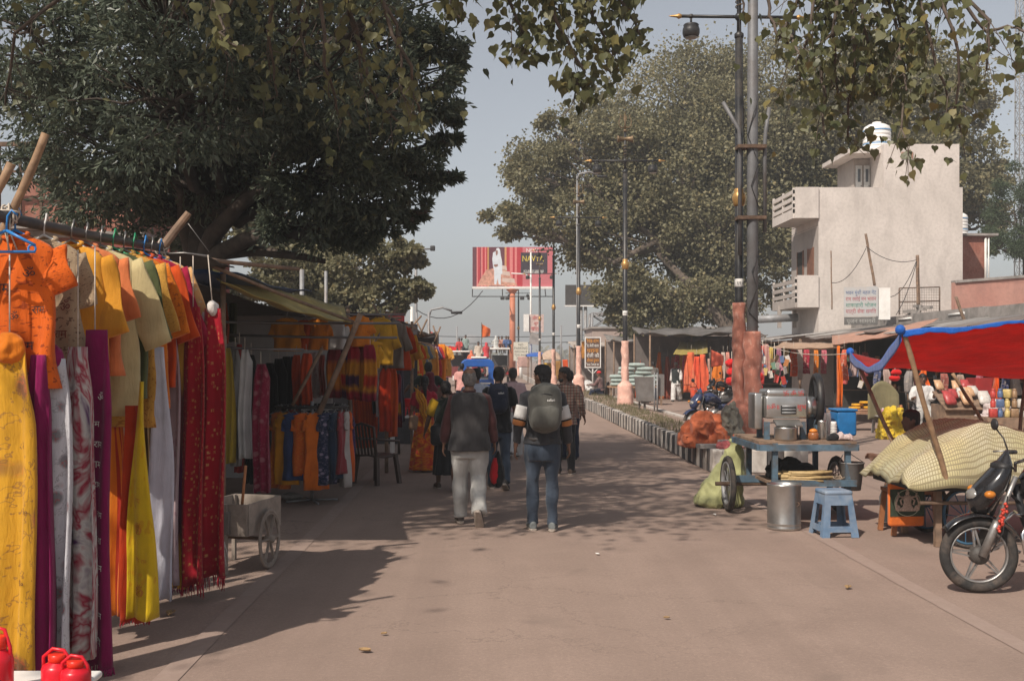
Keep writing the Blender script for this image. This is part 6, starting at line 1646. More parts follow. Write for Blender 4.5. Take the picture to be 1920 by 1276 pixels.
# -------- brick house glimpsed behind the dark tree
t = thing('brick_house', 'brick house with caged balcony glimpsed behind the dark tree', 'house', (-11.0, 26, 0))
BRICKM = MAT('old_brick', (.26, .10, .07), .9, 0, .3, 14, .4, 30, (.34, .18, .14), .6, 2)
b = MB(); b.box((-3.5, 3, 2.4), (12, 6, 4.8)); b.box((.9, 3.1, 5.5), (2.8, 5.6, 1.5)); b.build('wall', BRICKM, t)
b = MB(); b.box((-3.5, 3, 4.86), (12.4, 6.4, .14)); b.build('roof_slab', CONC, t)
b = MB(); b.box((2.6, 2.94, 4.2), (1.4, 6.1, 1.0)); b.build('plaster_band', MAT('maroon_plaster', (.22, .06, .05), .85), t)
f = MB()
for x in np.linspace(-1.6, .9, 6): f.box((x, -.6, 6.0), (.06, .06, 1.9))
f.box((-.35, -.6, 6.95), (2.7, .1, .1)); f.box((-.35, -.6, 6.3), (2.6, .05, .05)); f.build('balcony_cage', RUST, t)
b = MB(); b.box((-.35, -.2, 5.0), (2.7, 1.0, .12)); b.build('balcony_slab', CONC, t)
for x in (-6, -3):
 b = MB(); b.box((x, -.03, 2.6), (1.0, .06, 1.2)); wv = b.build('window', GLASS(), t); b = MB(); b.box((x, -.07, 1.95), (1.2, .12, .08)); b.build('sill', CONC, wv)
# ================================================================== pale concrete house
def plaster(name, col, lt, dk):
 m, nt, b, out = _new(name); pos = _pos(nt)
 mp = nt.nodes.new('ShaderNodeMapping'); mp.inputs['Scale'].default_value = (1, 1, .35); nt.links.new(pos, mp.inputs[0])
 n1 = _noise(nt, .45, 5, .6, pos, .5); n2 = _noise(nt, 1.6, 6, .65, mp.outputs[0], .6); n3 = _noise(nt, 9, 4, .6, pos)
 c = _ramp(nt, n1.outputs[0], [(.35, col), (.62, lt)]).outputs[0]
 c = _mix(nt, _ramp(nt, n2.outputs[0], [(.48, 0), (.72, .5)]).outputs[0], c, dk)
 c = _mix(nt, _ramp(nt, n3.outputs[0], [(.35, .25), (.55, 0)]).outputs[0], c, dk)
 nt.links.new(c, b.inputs['Base Color']); b.inputs['Roughness'].default_value = .92
 _bump(nt, n3.outputs[0], .25, b, .02); _mats[name] = m
 return m
PLA = plaster('pale_plaster', (.50, .45, .41), (.60, .54, .495), (.33, .29, .265))
PLG = plaster('grey_shaded_plaster', (.33, .29, .265), (.38, .335, .30), (.22, .19, .17))  # darker copy of the plaster, holds the left face's shade in its colour
HY = 42.0
hx = lambda px: P(px, 0, HY).x
hz = lambda py: P(0, py, HY).z
t = thing('concrete_house', 'pale unpainted concrete house with two balconies above the market shops', 'house', (hx(1535), HY, 0))
def HB_(b, x0, x1, y0, y1, z0, z1): return b.box(((x0 + x1) / 2 - hx(1535), (y0 + y1) / 2 - HY, (z0 + z1) / 2), (x1 - x0, y1 - y0, z1 - z0))
b = MB(); HB_(b, hx(1535), hx(1805), HY, HY + 3.7, 0, hz(351)); b.build('wall', PLA, t)
b = MB(); HB_(b, hx(1657), hx(1799), HY + .012, HY + 3.6, hz(351), hz(270)); tw = b.build('stair_tower', PLA, t)
b = MB(); HB_(b, hx(1625), hx(1657) - .004, HY + 1.5, HY + 3.5, hz(351), hz(285)); b.build('stair_head', PLG, t)
b = MB(); HB_(b, hx(1597), hx(1659), HY + .3, HY + 3.7, hz(285) + .02, hz(276)); b.build('canopy_slab', PLA, t)
b = MB(); HB_(b, hx(1690), hx(1712), HY - .02, HY + .1, hz(298), hz(285)); b.build('ventilator', MAT('vent_brick', (.3, .17, .12), .9), t)
WD = MAT('white_door', (.5, .5, .48), .6); BRD = MAT('brown_shutter', (.17, .075, .045), .7)
for x0, x1 in ((1629, 1640), (1644, 1655)):
 b = MB(); HB_(b, hx(x0), hx(x1), HY + 1.42, HY + 1.51, hz(351), hz(298)); dr = b.build('door', WD, t)
 b = MB(); HB_(b, hx(x0 + 3), hx(x1 - 3), HY + 1.39, HY + 1.43, hz(330), hz(305)); b.build('pane', GLASS(), dr)
 b = MB(); b.ball((hx(x1 - 2) - hx(1535), 1.38, hz(338)), .03, 8); b.build('handle', STEEL, dr)
# left face: render coursing, openings, overhang shade put into darker plaster
for k in range(9):
 b = MB(); z = hz(515) + .28 * k; b.box((-.006, 1.85, z), (.012, 3.6, .012)); b.build('course_line', PLG, t)
b = MB(); b.box((-.012, 1.85, (hz(515) + hz(425)) / 2), (.016, 3.66, hz(425) - hz(515))); b.build('side_wall_shade', PLG, t)  # darker slab paints the shade under the upper balcony
for y0, w_, m_ in ((.55, .7, BRD), (1.9, .8, GLASS('opening_shade', (.03, .03, .03)))):  # second one near-black, shade of an opening put into its colour
 b = MB(); b.box((-.03, y0 + w_ / 2, hz(488)), (.06, w_, 1.1)); wn = b.build('window', m_, t)
 b = MB(); b.box((-.05, y0 + w_ / 2, hz(488) - .6), (.14, w_ + .14, .07)); b.build('sill', PLA, wn)
 for q in (0, 1): b = MB(); b.box((-.05, y0 + q * w_, hz(488)), (.05, .05, 1.16)); b.build('frame', BRD, wn)
def balcony(z0, z1, x_out, y_len, nm):
 p = thing_part = None
 b = MB(); b.box((x_out / 2, y_len / 2, z0 + .07), (-x_out, y_len, .14)); o = b.build('balcony', PLA, t)
 b = MB(); b.box((x_out / 2 - .01, -.03, (z0 + z1) / 2), (-x_out - .03, .10, z1 - z0)); b.build('parapet', PLA, o)
 H_ = z1 - z0
 b = MB(); b.box((x_out - .03, y_len / 2, z0 + .18), (.09, y_len, .36)); b.build('parapet', PLG if nm else PLA, o)
 for k in range(3): b = MB(); b.box((x_out - .03, y_len / 2, z0 + .50 + .27 * k), (.085, y_len, .15)); b.build('rail_band', PLG if nm else PLA, o)
 for yy in (.05, y_len * .5, y_len - .05): b = MB(); b.box((x_out - .032, yy, z0 + .7), (.075, .1, 1.0)); b.build('rail_post', PLA, o)
balcony(hz(409), hz(351) - .003, hx(1490) - hx(1535), 3.0, 0)
balcony(hz(576), hz(516), hx(1494) - hx(1535), 3.3, 1)
for px in (1490, 1520): b = MB(); b.box((hx(px) - hx(1535) , 2.2, hz(590)), (.14, .14, .9)); b.build('bracket', PLG, t)
b = MB(); b.tube([(-2.1, 1.5, hz(596)), (-.4, 1.5, hz(592))], .16, 12); b.build('pipe', STEEL, t)
# water tank on a brick plinth beside it
t = thing('brick_outhouse', 'small red brick outbuilding beside the concrete house carrying a tank', 'outbuilding', (P(1822, 0, 45.5).x, 45.5, 0))
pz = lambda py, Y: P(0, py, Y).z
b = MB(); b.box((.1, 1.2, pz(440, 45) / 2), (1.0, 2.4, pz(440, 45))); b.build('wall', BRICKM, t)
b = MB(); b.box((.25, 1.1, pz(440, 45) + .05), (1.6, 2.6, .1)); b.build('slab', CONC, t)
b = MB(); b.tube([(.55, -.08, 4.6), (.55, -.08, 7.0)], .05, 8); b.tube([(.68, -.08, 4.6), (.68, -.08, 7.0)], .035, 8); b.build('pipe', WHITEP, t)
def tank(label, loc, r, h):
 t = thing('water_tank', label, 'water tank', loc)
 pr = [(r * .96, 0)]
 for k in range(5): pr += [(r, h * (.03 + .13 * k)), (r, h * (.10 + .13 * k)), (r * .965, h * (.115 + .13 * k)), (r * .965, h * (.145 + .13 * k))]
 pr += [(r, h * .72), (r * .9, h * .84), (r * .6, h * .92), (r * .32, h * .94), (r * .32, h), (r * .05, h)]
 b = MB(); b.lathe(pr, seg=24); b.build('body', WHITEPL, t)
 for z in (.22, .68): b = MB(); b.lathe([(r * 1.005, h * z), (r * 1.012, h * (z + .01)), (r * 1.012, h * (z + .03)), (r * 1.005, h * (z + .04))], seg=24, cap=False); b.build('band', MAT('blue_band', (.12, .28, .5), .4), t)
tank('white ribbed plastic water tank on the brick outbuilding', (P(1812, 0, 45.5).x + .0, 46.3, pz(440, 45) + .1), .40, 1.05)
tank('white plastic water tank on the roof of the concrete house behind leaves', (hx(1672), HY + 1.6, hz(270)), .55, 1.2)
# reddish wall past the house
t = thing('plaster_wall', 'reddish plastered parapet wall beside the concrete house', 'wall', (P(1862, 0, 40).x + 1.6, 40, 0))
PINKW = plaster('pink_plaster', (.40, .19, .15), (.45, .24, .19), (.24, .13, .11))
b = MB(); b.box((0, 0, 2.35), (6.2, .3, 4.7)); b.build('wall', PINKW, t)
b = MB(); b.beam((-3.1, -.02, 4.72), (3.1, -.02, 5.2), .40, .10); b.build('coping', CONC, t)
b = MB(); b.add([(-3.1, -.15, 4.69), (3.1, -.15, 4.69), (3.1, -.15, 5.17), (3.1, .15, 4.69), (3.1, .15, 5.17), (-3.1, .15, 4.69)], [(0, 1, 2), (5, 4, 3), (0, 2, 4, 5), (1, 3, 4, 2)]); b.build('gable', PINKW, t)
# ================================================================== market row on the far side of the road
LED_X = 14.4
t = thing('concrete_ledge', 'weathered concrete roof ledge running above the market shops', 'ledge', (LED_X, 35, 0))
for k, (y0, y1) in enumerate(((-9.5, -4.2), (-4.18, 1.1), (1.12, 6.4), (6.42, 11.5))):
 b = MB(); b.box((.3, (y0 + y1) / 2, 3.12 + .03 * (k % 2)), (.7, y1 - y0, .42)); b.build('slab', CONC, t)
b = MB(); b.box((1.6, 1, 1.45), (.2, 21, 2.9)); b.build('shop_wall', PLG, t)
for y in (-3, 1, 4.6): b = MB(); b.tube([(-.06, y, 3.22), (-.06, y + 1.1, 3.2)], .035, 8); b.build('tube_light', WHITEPL, t)
# roof-top junk: chimney lumps, wires, poles, cage
for nm, lab, p, q_, r, cat in (('wooden_post', 'thin leaning wooden post on the ledge before the pale house wall', P(1640, 535, 37.5), P(1623, 438, 37.5), .05, 'post'), ('wooden_post', 'dark stubby wooden post above the wire cage on the ledge', P(1722, 572, 36.5), P(1720, 478, 36.5), .065, 'post'), ('wooden_post', 'thin rod standing on the ledge beside the lower balcony', P(1560, 580, 38.5), P(1558, 470, 38.5), .025, 'post'), ('wooden_post', 'short rod leaning over the ledge above the red tarpaulin', P(1812, 612, 31.5), P(1792, 556, 31.5), .05, 'post')):
 bamboo(nm, lab, cat, p, q_, r, WOOD, knots=False)
def wire(label, pts, r=.012, mat=DARKMETAL):
 b = MB(); sm = []
 for (p, q_, sag) in pts:
  p, q_ = Vector(p), Vector(q_)
  sm += [p.lerp(q_, i / 10) + Vector((0, 0, -sag * 4 * (i / 10) * (1 - i / 10))) for i in range(11)]
 b.tube(sm, r, 5); p = sm[0]
 return b.build('wire', mat, o=(p.x, p.y, p.z), label=label, cat='wire')
wire('slack wire looping from the balcony rod to the leaning post', [(P(1560, 530, 38.4), P(1624, 465, 37.5), .35)])
wire('wire sagging between the leaning post and the stubby post', [(P(1624, 462, 37.4), P(1719, 487, 36.4), .25)])
wire('wire swinging low from the sign to the stubby post', [(P(1640, 535, 37.3), P(1718, 490, 36.4), .75)])
wire('wire dropping from the stubby post to the shop roof', [(P(1719, 490, 36.3), P(1680, 590, 34), .2)])
t = thing('wire_cage', 'rusty wire mesh cage standing on the concrete ledge', 'cage', (P(1723, 0, 37).x, 37, pz(592, 37)))
b = MB(); A, B_ = P(1686, 540, 37), P(1762, 538, 37); o_ = t.location
for p, q_ in ((A, B_), (P(1686, 590, 37), A), (P(1762, 590, 37), B_), (P(1686, 566, 37), P(1762, 564, 37))): b.tube([p - o_, q_ - o_], .022, 6)
b.build('frame', RUST, t)
b = MB()
for k in range(17): x = 1688 + 4.5 * k; b.tube([P(x, 590, 37) - o_, P(x, 540, 37) - o_], .004, 4)
for k in range(10): y = 543 + 5 * k; b.tube([P(1686, y, 37) - o_, P(1762, y, 37) - o_], .004, 4)
b.build('mesh', RUST, t, kind='stuff')
b = MB()
rnd = random.Random(8)
for k in range(14): b.box(P(1722, 578, 36.4) + Vector((rnd.uniform(-.35, .35), rnd.uniform(-.2, .2), rnd.uniform(-.3, .12))), (.28, .16, .10), rotm(rnd.uniform(-.2, .2), 0, rnd.uniform(0, 3)))
b.build('rubble_pile', CONC, o=tuple(P(1722, 590, 36.4)), label='heap of broken bricks at the foot of the stubby post', cat='rubble', kind='stuff')
t = thing('painted_hoarding', 'faded painted Hindi hoarding propped on the shop ledge', 'sign', (P(1614, 0, 37.0).x, 37.0, pz(610, 37)), R(-14))
w_, h_ = 1.12, 1.02
b = MB(); b.box((0, 0, .32 + h_ / 2), (w_, .06, h_)); bd = b.build('board', MAT('faded_board', (.40, .40, .40), .8, 0, .06, 2, .05, 30, (.45, .36, .31), .5, 2), t)
INK_BL = MAT('blue_ink', (.08, .13, .25), .8, 0, .2, 10, 0); INK_G = MAT('green_ink', (.06, .22, .17), .8, 0, .2, 10, 0); INK_RF = MAT('faded_red_ink', (.36, .08, .10), .8, 0, .2, 10, 0)
for k, (tx, m_) in enumerate((('भवन मुंशी महल गेट', INK_BL), ('राम रसोई मन भावन', INK_RF), ('शाकाहारी भोजन', INK_G), ('यात्री सेवा समित', INK_RF))):
 b = MB(); b.text(tx, .19, (0, -.036, 1.14 - .215 * k), (1, 0, 0), (0, 0, 1), fit=1.0); b.build('lettering', m_, bd)
b = MB(); b.box((0, -.01, .16), (w_ * .98, .08, .27)); b2 = b.build('lower_board', MAT('dark_board', (.12, .115, .11), .8), t)
b = MB(); b.text('पूजन सामगरी', .2, (0, -.056, .16), (1, 0, 0), (0, 0, 1), fit=.95); b.build('lettering', MAT('pale_ink', (.35, .34, .32), .8, 0, .1, 9, 0), b2)
b = MB(); b.box((w_ / 2 + .2, .3, .75), (.42, .5, 1.1)); b.build('plastered_block', WHITEP, t)
# corrugated roofs, shop by shop
def corr(b, A, B_, C_, D_, ridges=9, amp=.018):
 """corrugated sheet A-B along the eave, D-C along the top"""
 A, B_, C_, D_ = [Vector(v) for v in (A, B_, C_, D_)]
 n = ridges * 4
 def f(u, v): return A.lerp(B_, u).lerp(D_.lerp(C_, u), v) + Vector((0, 0, amp * math.sin(u * ridges * 2 * math.pi)))
 b.sheet(f, n, 1, .006)
RS = [MAT('roof_sheet_a', (.30, .28, .27), .6, .3, .2, 3, .1, 30, (.14, .10, .08), .6, 1.6), MAT('roof_sheet_b', (.20, .17, .155), .7, .2, .2, 3, .1, 30, (.10, .065, .05), .7, 1.4), MAT('roof_sheet_c', (.36, .34, .32), .6, .2, .2, 3, .1, 30, (.2, .15, .12), .5, 1.6)]
GOODS = [(.42, .05, .04), (.52, .22, .08), (.48, .36, .14), (.10, .18, .12), (.5, .46, .42), (.08, .12, .22), (.44, .18, .22), (.26, .16, .09)]
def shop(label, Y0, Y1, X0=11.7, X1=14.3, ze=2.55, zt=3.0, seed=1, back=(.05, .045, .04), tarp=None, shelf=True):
 rnd = random.Random(seed)
 t = thing('market_shop', label, 'shop', (X0, (Y0 + Y1) / 2, 0))
 def w(p): return Vector(p) - t.location
 y = Y0
 k = 0
 while y < Y1 - .1:
  wd = rnd.uniform(.75, 1.0); j = rnd.uniform(-.06, .06)
  b = MB(); e = X0 - .35 + rnd.uniform(-.2, .2)
  corr(b, w((e, y, ze + j)), w((e, min(y + wd + .06, Y1 + .1), ze + j + rnd.uniform(-.05, .05))), w((X1, min(y + wd + .06, Y1 + .1), zt + .02 * (k % 2))), w((X1, y, zt + .02 * (k % 2))))
  b.build('roof_sheet', RS[rnd.randint(0, 2)], t); y += wd; k += 1
 for yy in (Y0 + .1, Y1 - .1):
  b = MB(); b.tube([w((X0, yy, 0)), w((X0, yy, ze))], .045, 8); b.build('post', WOOD, t)
 b = MB(); b.box(w((X1 + .1, (Y0 + Y1) / 2, 1.4)), (.1, Y1 - Y0, 2.8)); b.build('back_wall', MAT('shop_back_%d' % seed, back, .9, 0, .3, 3), t)  # near-black walls, shade of the shop interior put into the colour
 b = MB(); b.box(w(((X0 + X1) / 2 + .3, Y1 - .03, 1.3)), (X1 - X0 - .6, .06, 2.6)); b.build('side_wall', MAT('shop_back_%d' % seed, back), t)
 b = MB(); b.beam(w((X0, Y0, ze - .06)), w((X0, Y1, ze - .06)), .08, .08); b.build('beam', WOOD, t)
 if shelf:
  for z in (.75, 1.25, 1.75):
   b = MB(); b.box(w((X1 - .35, (Y0 + Y1) / 2, z)), (.5, Y1 - Y0 - .3, .03)); b.build('shelf', WOOD, t)
   b = MB(); b.box(w(((X0 + X1) / 2 + .4, Y1 - .3, z)), (X1 - X0 - 1, .4, .03)); b.build('shelf', WOOD, t)
 if tarp: quad_sheet(t, 'tarpaulin', *[w(p) for p in tarp[:4]], tarp[4], .10, ph=seed)
 return t
_pk = {}
def packet(kind, col):
 k = (kind, col)
 if k not in _pk:
  b = MB()
  if kind == 'box': b.rbox((0, 0, .09), (.15, .11, .18), .01, n=1)
  elif kind == 'jar': b.lathe([(.05, 0), (.055, .02), (.055, .13), (.035, .15), (.04, .16), (.04, .19), (.01, .195)], seg=10)
  else: b.loft([ell((0, 0, z), (w_, 0, 0), (0, d_, 0), 10) for z, w_, d_ in ((0, .07, .01), (.03, .085, .04), (.12, .085, .05), (.19, .075, .03), (.22, .08, .006))])
  me = b.build('tmp', MAT('pack_%d' % (hash(col) % 99991), col, .4, 0, .25, 25, .05)); _pk[k] = me.data; bpy.data.objects.remove(me)
 return _pk[k]
KN = {'box': 'small_carton', 'jar': 'small_jar', 'bag': 'snack_packet'}
def stock(n, x0, x1, y0, y1, zs, seed, group, where, kinds=('box', 'jar', 'bag')):
 rnd = random.Random(seed)
 nm = dict(zip(GOODS, ('red', 'orange', 'yellow', 'green', 'white', 'blue', 'pink', 'brown')))
 for i in range(n):
  k = kinds[i % len(kinds)]; col = rnd.choice(GOODS)
  inst(KN[k], packet(k, col), None, (rnd.uniform(x0, x1), y0 + (y1 - y0) * (i + .5) / n, rnd.choice(zs)), (0, 0, rnd.uniform(-.4, .4) + 1.57), rnd.uniform(.8, 1.2), label='small %s %s %s' % (nm[col], KN[k].split('_')[1], where), cat=KN[k].split('_')[1], group=group)
shop('tin-roofed shop with hanging garlands opposite the sugarcane cart', 38.0, 47.0, 11.2, seed=2, tarp=(P(1440, 650, 33) , P(1580, 650, 29.5), P(1590, 640, 31), P(1470, 640, 37), CLOTH((.46, .30, .20), key='tan_tarp', trans=.2)))
shop('tin-roofed puja goods shop behind the white-shirted vendor', 29.5, 37.8, 11.7, seed=3, tarp=(P(1560, 645, 30), P(1700, 622, 28), P(1760, 596, 30), P(1560, 628, 34), CLOTH((.50, .27, .19), key='peach_tarp', trans=.2)))
shop('tin-roofed bangle shop at the picture edge under the red tarpaulin', 22.0, 29.3, 11.9, seed=4)
stock(34, 13.6, 14.1, 38.5, 46.5, (.766, 1.266, 1.766), 1, 'goods in the garland shop', 'on the shelves of the garland shop')
stock(40, 13.6, 14.1, 30, 37.5, (.766, 1.266, 1.766), 2, 'goods in the puja shop', 'on the shelves of the puja shop')
stock(24, 13.6, 14.1, 22.5, 29, (.766, 1.266, 1.766), 3, 'goods in the bangle shop', 'on the shelves of the bangle shop')
# hanging goods along the shop fronts
def garland(label, px, py0, py1, Y, col, r=.10, group=None, n=4):
 p, q_ = P(px, py0, Y), P(px, py1, Y); t = thing('garland', label, 'garland', q_, 0, group); L = p.z - q_.z
 for k in range(n):
  b = MB(); z = L * (k + .5) / n; b.ball((.02 * math.sin(k * 2), 0, z), (r, r, L / n * .52), 10); fuse(b, 'tassel', col, .03, t, 0, .02, 16, 1)
 b = MB(); b.tube([(0, 0, 0), (0, 0, L + .2)], .008, 5); b.build('string', ROPE, t)
REDF = CLOTH((.66, .02, .02), key='redfluff', trans=.2); ORF = CLOTH((.75, .13, .02), key='orfluff', trans=.2)
garland('fluffy red garland hanging just before the near lamp post', 1372, 672, 722, 30, REDF, .17, n=3)
garland('fluffy red garland hanging just past the grey steel pole', 1419, 655, 736, 30, REDF, .17, n=4)
garland('small red paper ball bunch under the red tarpaulin', 1678, 692, 714, 20, REDF, .11, n=2)
GF = 'saffron cloths along the far stalls'
flags = [(1296, 660, 735, 30, 44, (.75, .16, .06), 'orange-red saffron cloth behind the man in white'), (1289, 655, 720, 16, 46, (.72, .10, .02), 'narrow saffron cloth left of the pointed flags'), (1306, 668, 745, 22, 43, (.78, .10, .04), 'neon orange cloth hanging in the middle of the far stall'), (1318, 664, 748, 24, 43, (.78, .14, .06), 'neon coral cloth hanging lowest at the far stall'), (1346, 672, 732, 24, 42, (.72, .20, .02), 'deep orange pleated cloth tapering to a knot'), (1200, 668, 745, 20, 50, (.66, .08, .01), 'bright orange cloth hanging behind the grey litter bin'), (1216, 672, 748, 14, 50, (.15, .02, .06), 'plum cloth hanging behind the grey litter bin'), (1236, 660, 748, 14, 49, (.60, .14, .01), 'tall orange cloth beside the grey-shirted man'), (1252, 668, 748, 16, 49, (.4, .10, .06), 'rust beaded cloth beside the man in white'), (1262, 668, 745, 14, 49, (.45, .12, .10), 'red beaded cloth behind the man in white'), (1573, 648, 762, 9, 29, (.78, .16, .01), 'thin neon orange strip hanging from the shop eave'), (1868, 702, 755, 8, 23, (.78, .10, .01), 'thin neon orange strip under the red tarpaulin'), (1731, 690, 725, 18, 27, (.78, .14, .02), 'bright orange cloth above the white-shirted vendor'),
         (1180, 650, 700, 12, 60, (.5, .12, .05), 'rust cloth at the far grey stall'), (1165, 652, 700, 10, 62, (.45, .3, .25), 'pale pink cloth at the far grey stall'), (1150, 652, 705, 10, 64, (.6, .2, .05), 'orange cloth at the far grey stall')]
for px, a, c_, w, Y, col, lab in flags:
 p, q_ = P(px, a, Y), P(px, c_, Y); bunch('saffron_cloth', lab, 'cloth', p, p.z - q_.z, w * Y / FPX * .4, w * Y / FPX, .2, CLOTH(col, trans=.25), seed=px, group=GF, pinch=.5, nz=12, nr=22, string=(p.z + .3, 0))
for px, a, c_, Y, lab in ((1288, 680, 722, 41, 'pointed coral flag, first of the upright pair'), (1300, 684, 726, 41, 'pointed coral flag, second of the upright pair')):
 p, q_ = P(px, a, Y), P(px, c_, Y); bunch('pointed_flag', lab, 'flag', p, p.z - q_.z, .02, .26, .1, CLOTH((.75, .20, .10), key='coralflag', trans=.25), seed=px, pinch=.95, nz=12, nr=20)
def tri_flag(label, px, py, Y, w, h, col, pole=None):
 p = P(px, py, Y); t = thing('pennant', label, 'flag', (p.x, p.y, p.z - (pole or h)))
 z = pole or h
 b = MB(); b.sheet(lambda u, v: (w * u + .03 * w * math.sin(v * 5 + u * 6), .12 * w * math.sin(u * 7 + v * 2), z - h * .12 - h * (v * (1 - u * .45) + u * .34) * .9), 10, 8, .006); b.build('cloth', CLOTH(col, trans=.3), t)
 b = MB(); b.tube([(0, 0, 0), (0, 0, z)], .02, 6); b.build('pole', RUST, t)
tri_flag('coral triangular pennant tied to a branch above the far stall', 1332, 650, 40, .5, .75, (.75, .15, .08), 3.0)
for px, py, lab in ((1430, 660, 'string of pale charms hanging left of the juice machine'), (1452, 665, 'string of multicoloured charms behind the juice machine'), (1470, 672, 'string of pink charms behind the juice machine'), (1586, 668, 'string of printed bags hanging from the shop eave'), (1612, 672, 'bunch of silvery packets hanging from the shop eave'), (1712, 700, 'bunch of grey pouches hanging before the puja shop')):
 t = thing('hanging_charms', lab, 'charms', P(px, py + 50, 30)); rnd = random.Random(px)
 for k in range(9):
  col = rnd.choice(GOODS); b = MB(); b.box((rnd.uniform(-.12, .12), rnd.uniform(-.08, .08), rnd.uniform(0, .75)), (.12, .02, .2), rotm(rnd.uniform(-.3, .3), rnd.uniform(-.4, .4), rnd.uniform(-.8, .8))); b.build('charm', MAT('pack_%d' % (hash(col) % 99991), col, .4, 0, .25, 25, .05), t)
 b = MB(); b.tube([(0, 0, 0), (0, 0, 1.1)], .008, 4); b.build('string', ROPE, t)
EAVE = [(1426, 648, 720, 16, 33, (.55, .05, .04), 'red'), (1436, 645, 700, 14, 34, (.58, .30, .26), 'pale pink'), (1446, 650, 690, 10, 35, (.6, .42, .10), 'gold'), (1488, 655, 705, 14, 34, (.62, .10, .03), 'orange-red'), (1500, 652, 712, 10, 36, (.5, .4, .36), 'cream'), (1512, 655, 700, 14, 36, (.40, .03, .06), 'crimson'), (1530, 656, 715, 10, 35, (.66, .20, .02), 'saffron'), (1545, 656, 700, 12, 34, (.50, .12, .16), 'rose'), (1583, 655, 712, 12, 29.5, (.60, .12, .06), 'vermilion'), (1600, 655, 705, 14, 30, (.5, .36, .34), 'printed white'), (1622, 660, 705, 14, 30, (.3, .05, .06), 'wine red'), (1645, 690, 725, 14, 28, (.08, .1, .2), 'dark blue'), (1662, 692, 730, 14, 28, (.45, .32, .28), 'beige'), (1705, 695, 735, 16, 27, (.3, .27, .26), 'grey'), (1770, 700, 735, 16, 26, (.34, .10, .08), 'rust'), (1800, 702, 730, 14, 26, (.42, .30, .24), 'tan'), (1838, 700, 722, 12, 25, (.40, .12, .16), 'dusty pink'), (1885, 704, 735, 14, 25, (.05, .06, .15), 'navy'), (1905, 704, 740, 16, 25, (.42, .36, .34), 'pale grey')]
EAVE += [(1206, 664, 735, 9, 51, (.5, .06, .03), 'scarlet'), (1228, 655, 700, 12, 52, (.6, .05, .08), 'hot pink'), (1243, 664, 740, 9, 50, (.45, .2, .03), 'bronze'), (1270, 664, 735, 9, 48, (.5, .05, .05), 'blood red'), (1278, 662, 738, 9, 48, (.62, .28, .05), 'marigold'), (1284, 666, 730, 8, 47, (.4, .04, .1), 'raspberry'), (1330, 672, 735, 8, 44, (.5, .32, .26), 'shell pink'), (1356, 660, 715, 9, 43, (.52, .42, .36), 'ivory'), (1364, 660, 700, 8, 43, (.62, .26, .2), 'salmon'), (1382, 655, 720, 9, 42, (.6, .12, .03), 'flame orange'), (1405, 655, 700, 12, 40, (.45, .05, .04), 'deep red'), (1138, 655, 705, 9, 62, (.5, .3, .22), 'peach'), (1158, 652, 706, 8, 62, (.5, .1, .06), 'tomato red'), (1172, 652, 702, 7, 62, (.45, .4, .36), 'stone'), (1190, 655, 712, 9, 58, (.6, .18, .03), 'amber'), (1460, 650, 705, 10, 36, (.36, .12, .2), 'mauve'), (1474, 652, 700, 10, 36, (.55, .45, .2), 'pale gold')]
for px, a, c_, w, Y, col, nm in EAVE:
 p, q_ = P(px, a, Y), P(px, c_, Y); bunch('hanging_scarf', '%s scarf hanging along the %s' % (nm, 'eaves of the tin-roofed shops' if px > 1420 else 'front of the far stalls'), 'scarf', p, p.z - q_.z, w * Y / FPX * .7, w * Y / FPX, .14, CLOTH(col, 'print', (.55, .45, .35), scale=.2), seed=px, group='scarves along the tin-roofed shops', pinch=.2, nz=10, nr=20, string=(p.z + .25, 0))
# far stalls between the lamp posts and the tree
def far_stall(label, X0, Y0, w, d, z, roofm, seed, sag=.15):
 t = thing('market_stall', label, 'stall', (X0, Y0, 0))
 quad_sheet(t, 'roof', (-w / 2, -d / 2, z), (w / 2, -d / 2, z + .15), (w / 2, d / 2, z + .45), (-w / 2, d / 2, z + .4), roofm, sag, ph=seed, t_=.03, wrk=.05)
 for sx in (-1, 1):
  for sy in (-1, 1): b = MB(); b.tube([(sx * (w / 2 - .1), sy * (d / 2 - .1), 0), (sx * (w / 2 - .1), sy * (d / 2 - .1), z + .1)], .04, 6); b.build('post', WOOD, t)
 b = MB(); b.box((0, d / 2 - .05, z / 2), (w * .96, .08, z)); b.build('back_panel', MAT('stall_back_%d' % (seed % 3), ((.17, .14, .125), (.14, .12, .11), (.24, .2, .18))[seed % 3], .9, 0, .3, 2), t)
 return t
far_stall('dark-roofed far stall where saffron cloths hang', P(1300, 0, 47).x, 47.5, 4.6, 5.0, 2.9, MAT('black_sheet', (.12, .11, .105), .7, 0, .4, 2, .3, 8), 1)
t = thing('awning', 'olive green tarpaulin awning slung below the dark far roof', 'awning', P(1290, 665, 44))
o_ = t.location; quad_sheet(t, 'sheet', P(1262, 664, 44) - o_, P(1327, 662, 44) - o_, P(1326, 636, 47) - o_, P(1275, 640, 47) - o_, OLIVE, .08)
far_stall('grey-roofed far stall behind the man in grey', P(1225, 0, 54).x, 55, 4.4, 4.0, 2.75, MAT('grey_sheet', (.2, .185, .175), .8, 0, .3, 2, .3, 8), 2)
far_stall('low far stall hung with striped cloths behind the Hindi sign', P(1150, 0, 68).x, 68, 5.5, 4.0, 2.6, MAT('beige_sheet', (.34, .29, .25), .8, 0, .3, 2, .3, 8), 5)
far_stall('far stall with brown sheet roof at the tree foot', P(1360, 0, 50).x, 51.5, 3.6, 4.5, 2.8, MAT('brown_sheet', (.14, .11, .095), .8, 0, .3, 2, .3, 8), 4)
t = thing('plaster_building', 'low plastered building rising behind the far market stalls', 'building', (P(1210, 0, 78).x, 80, 0))
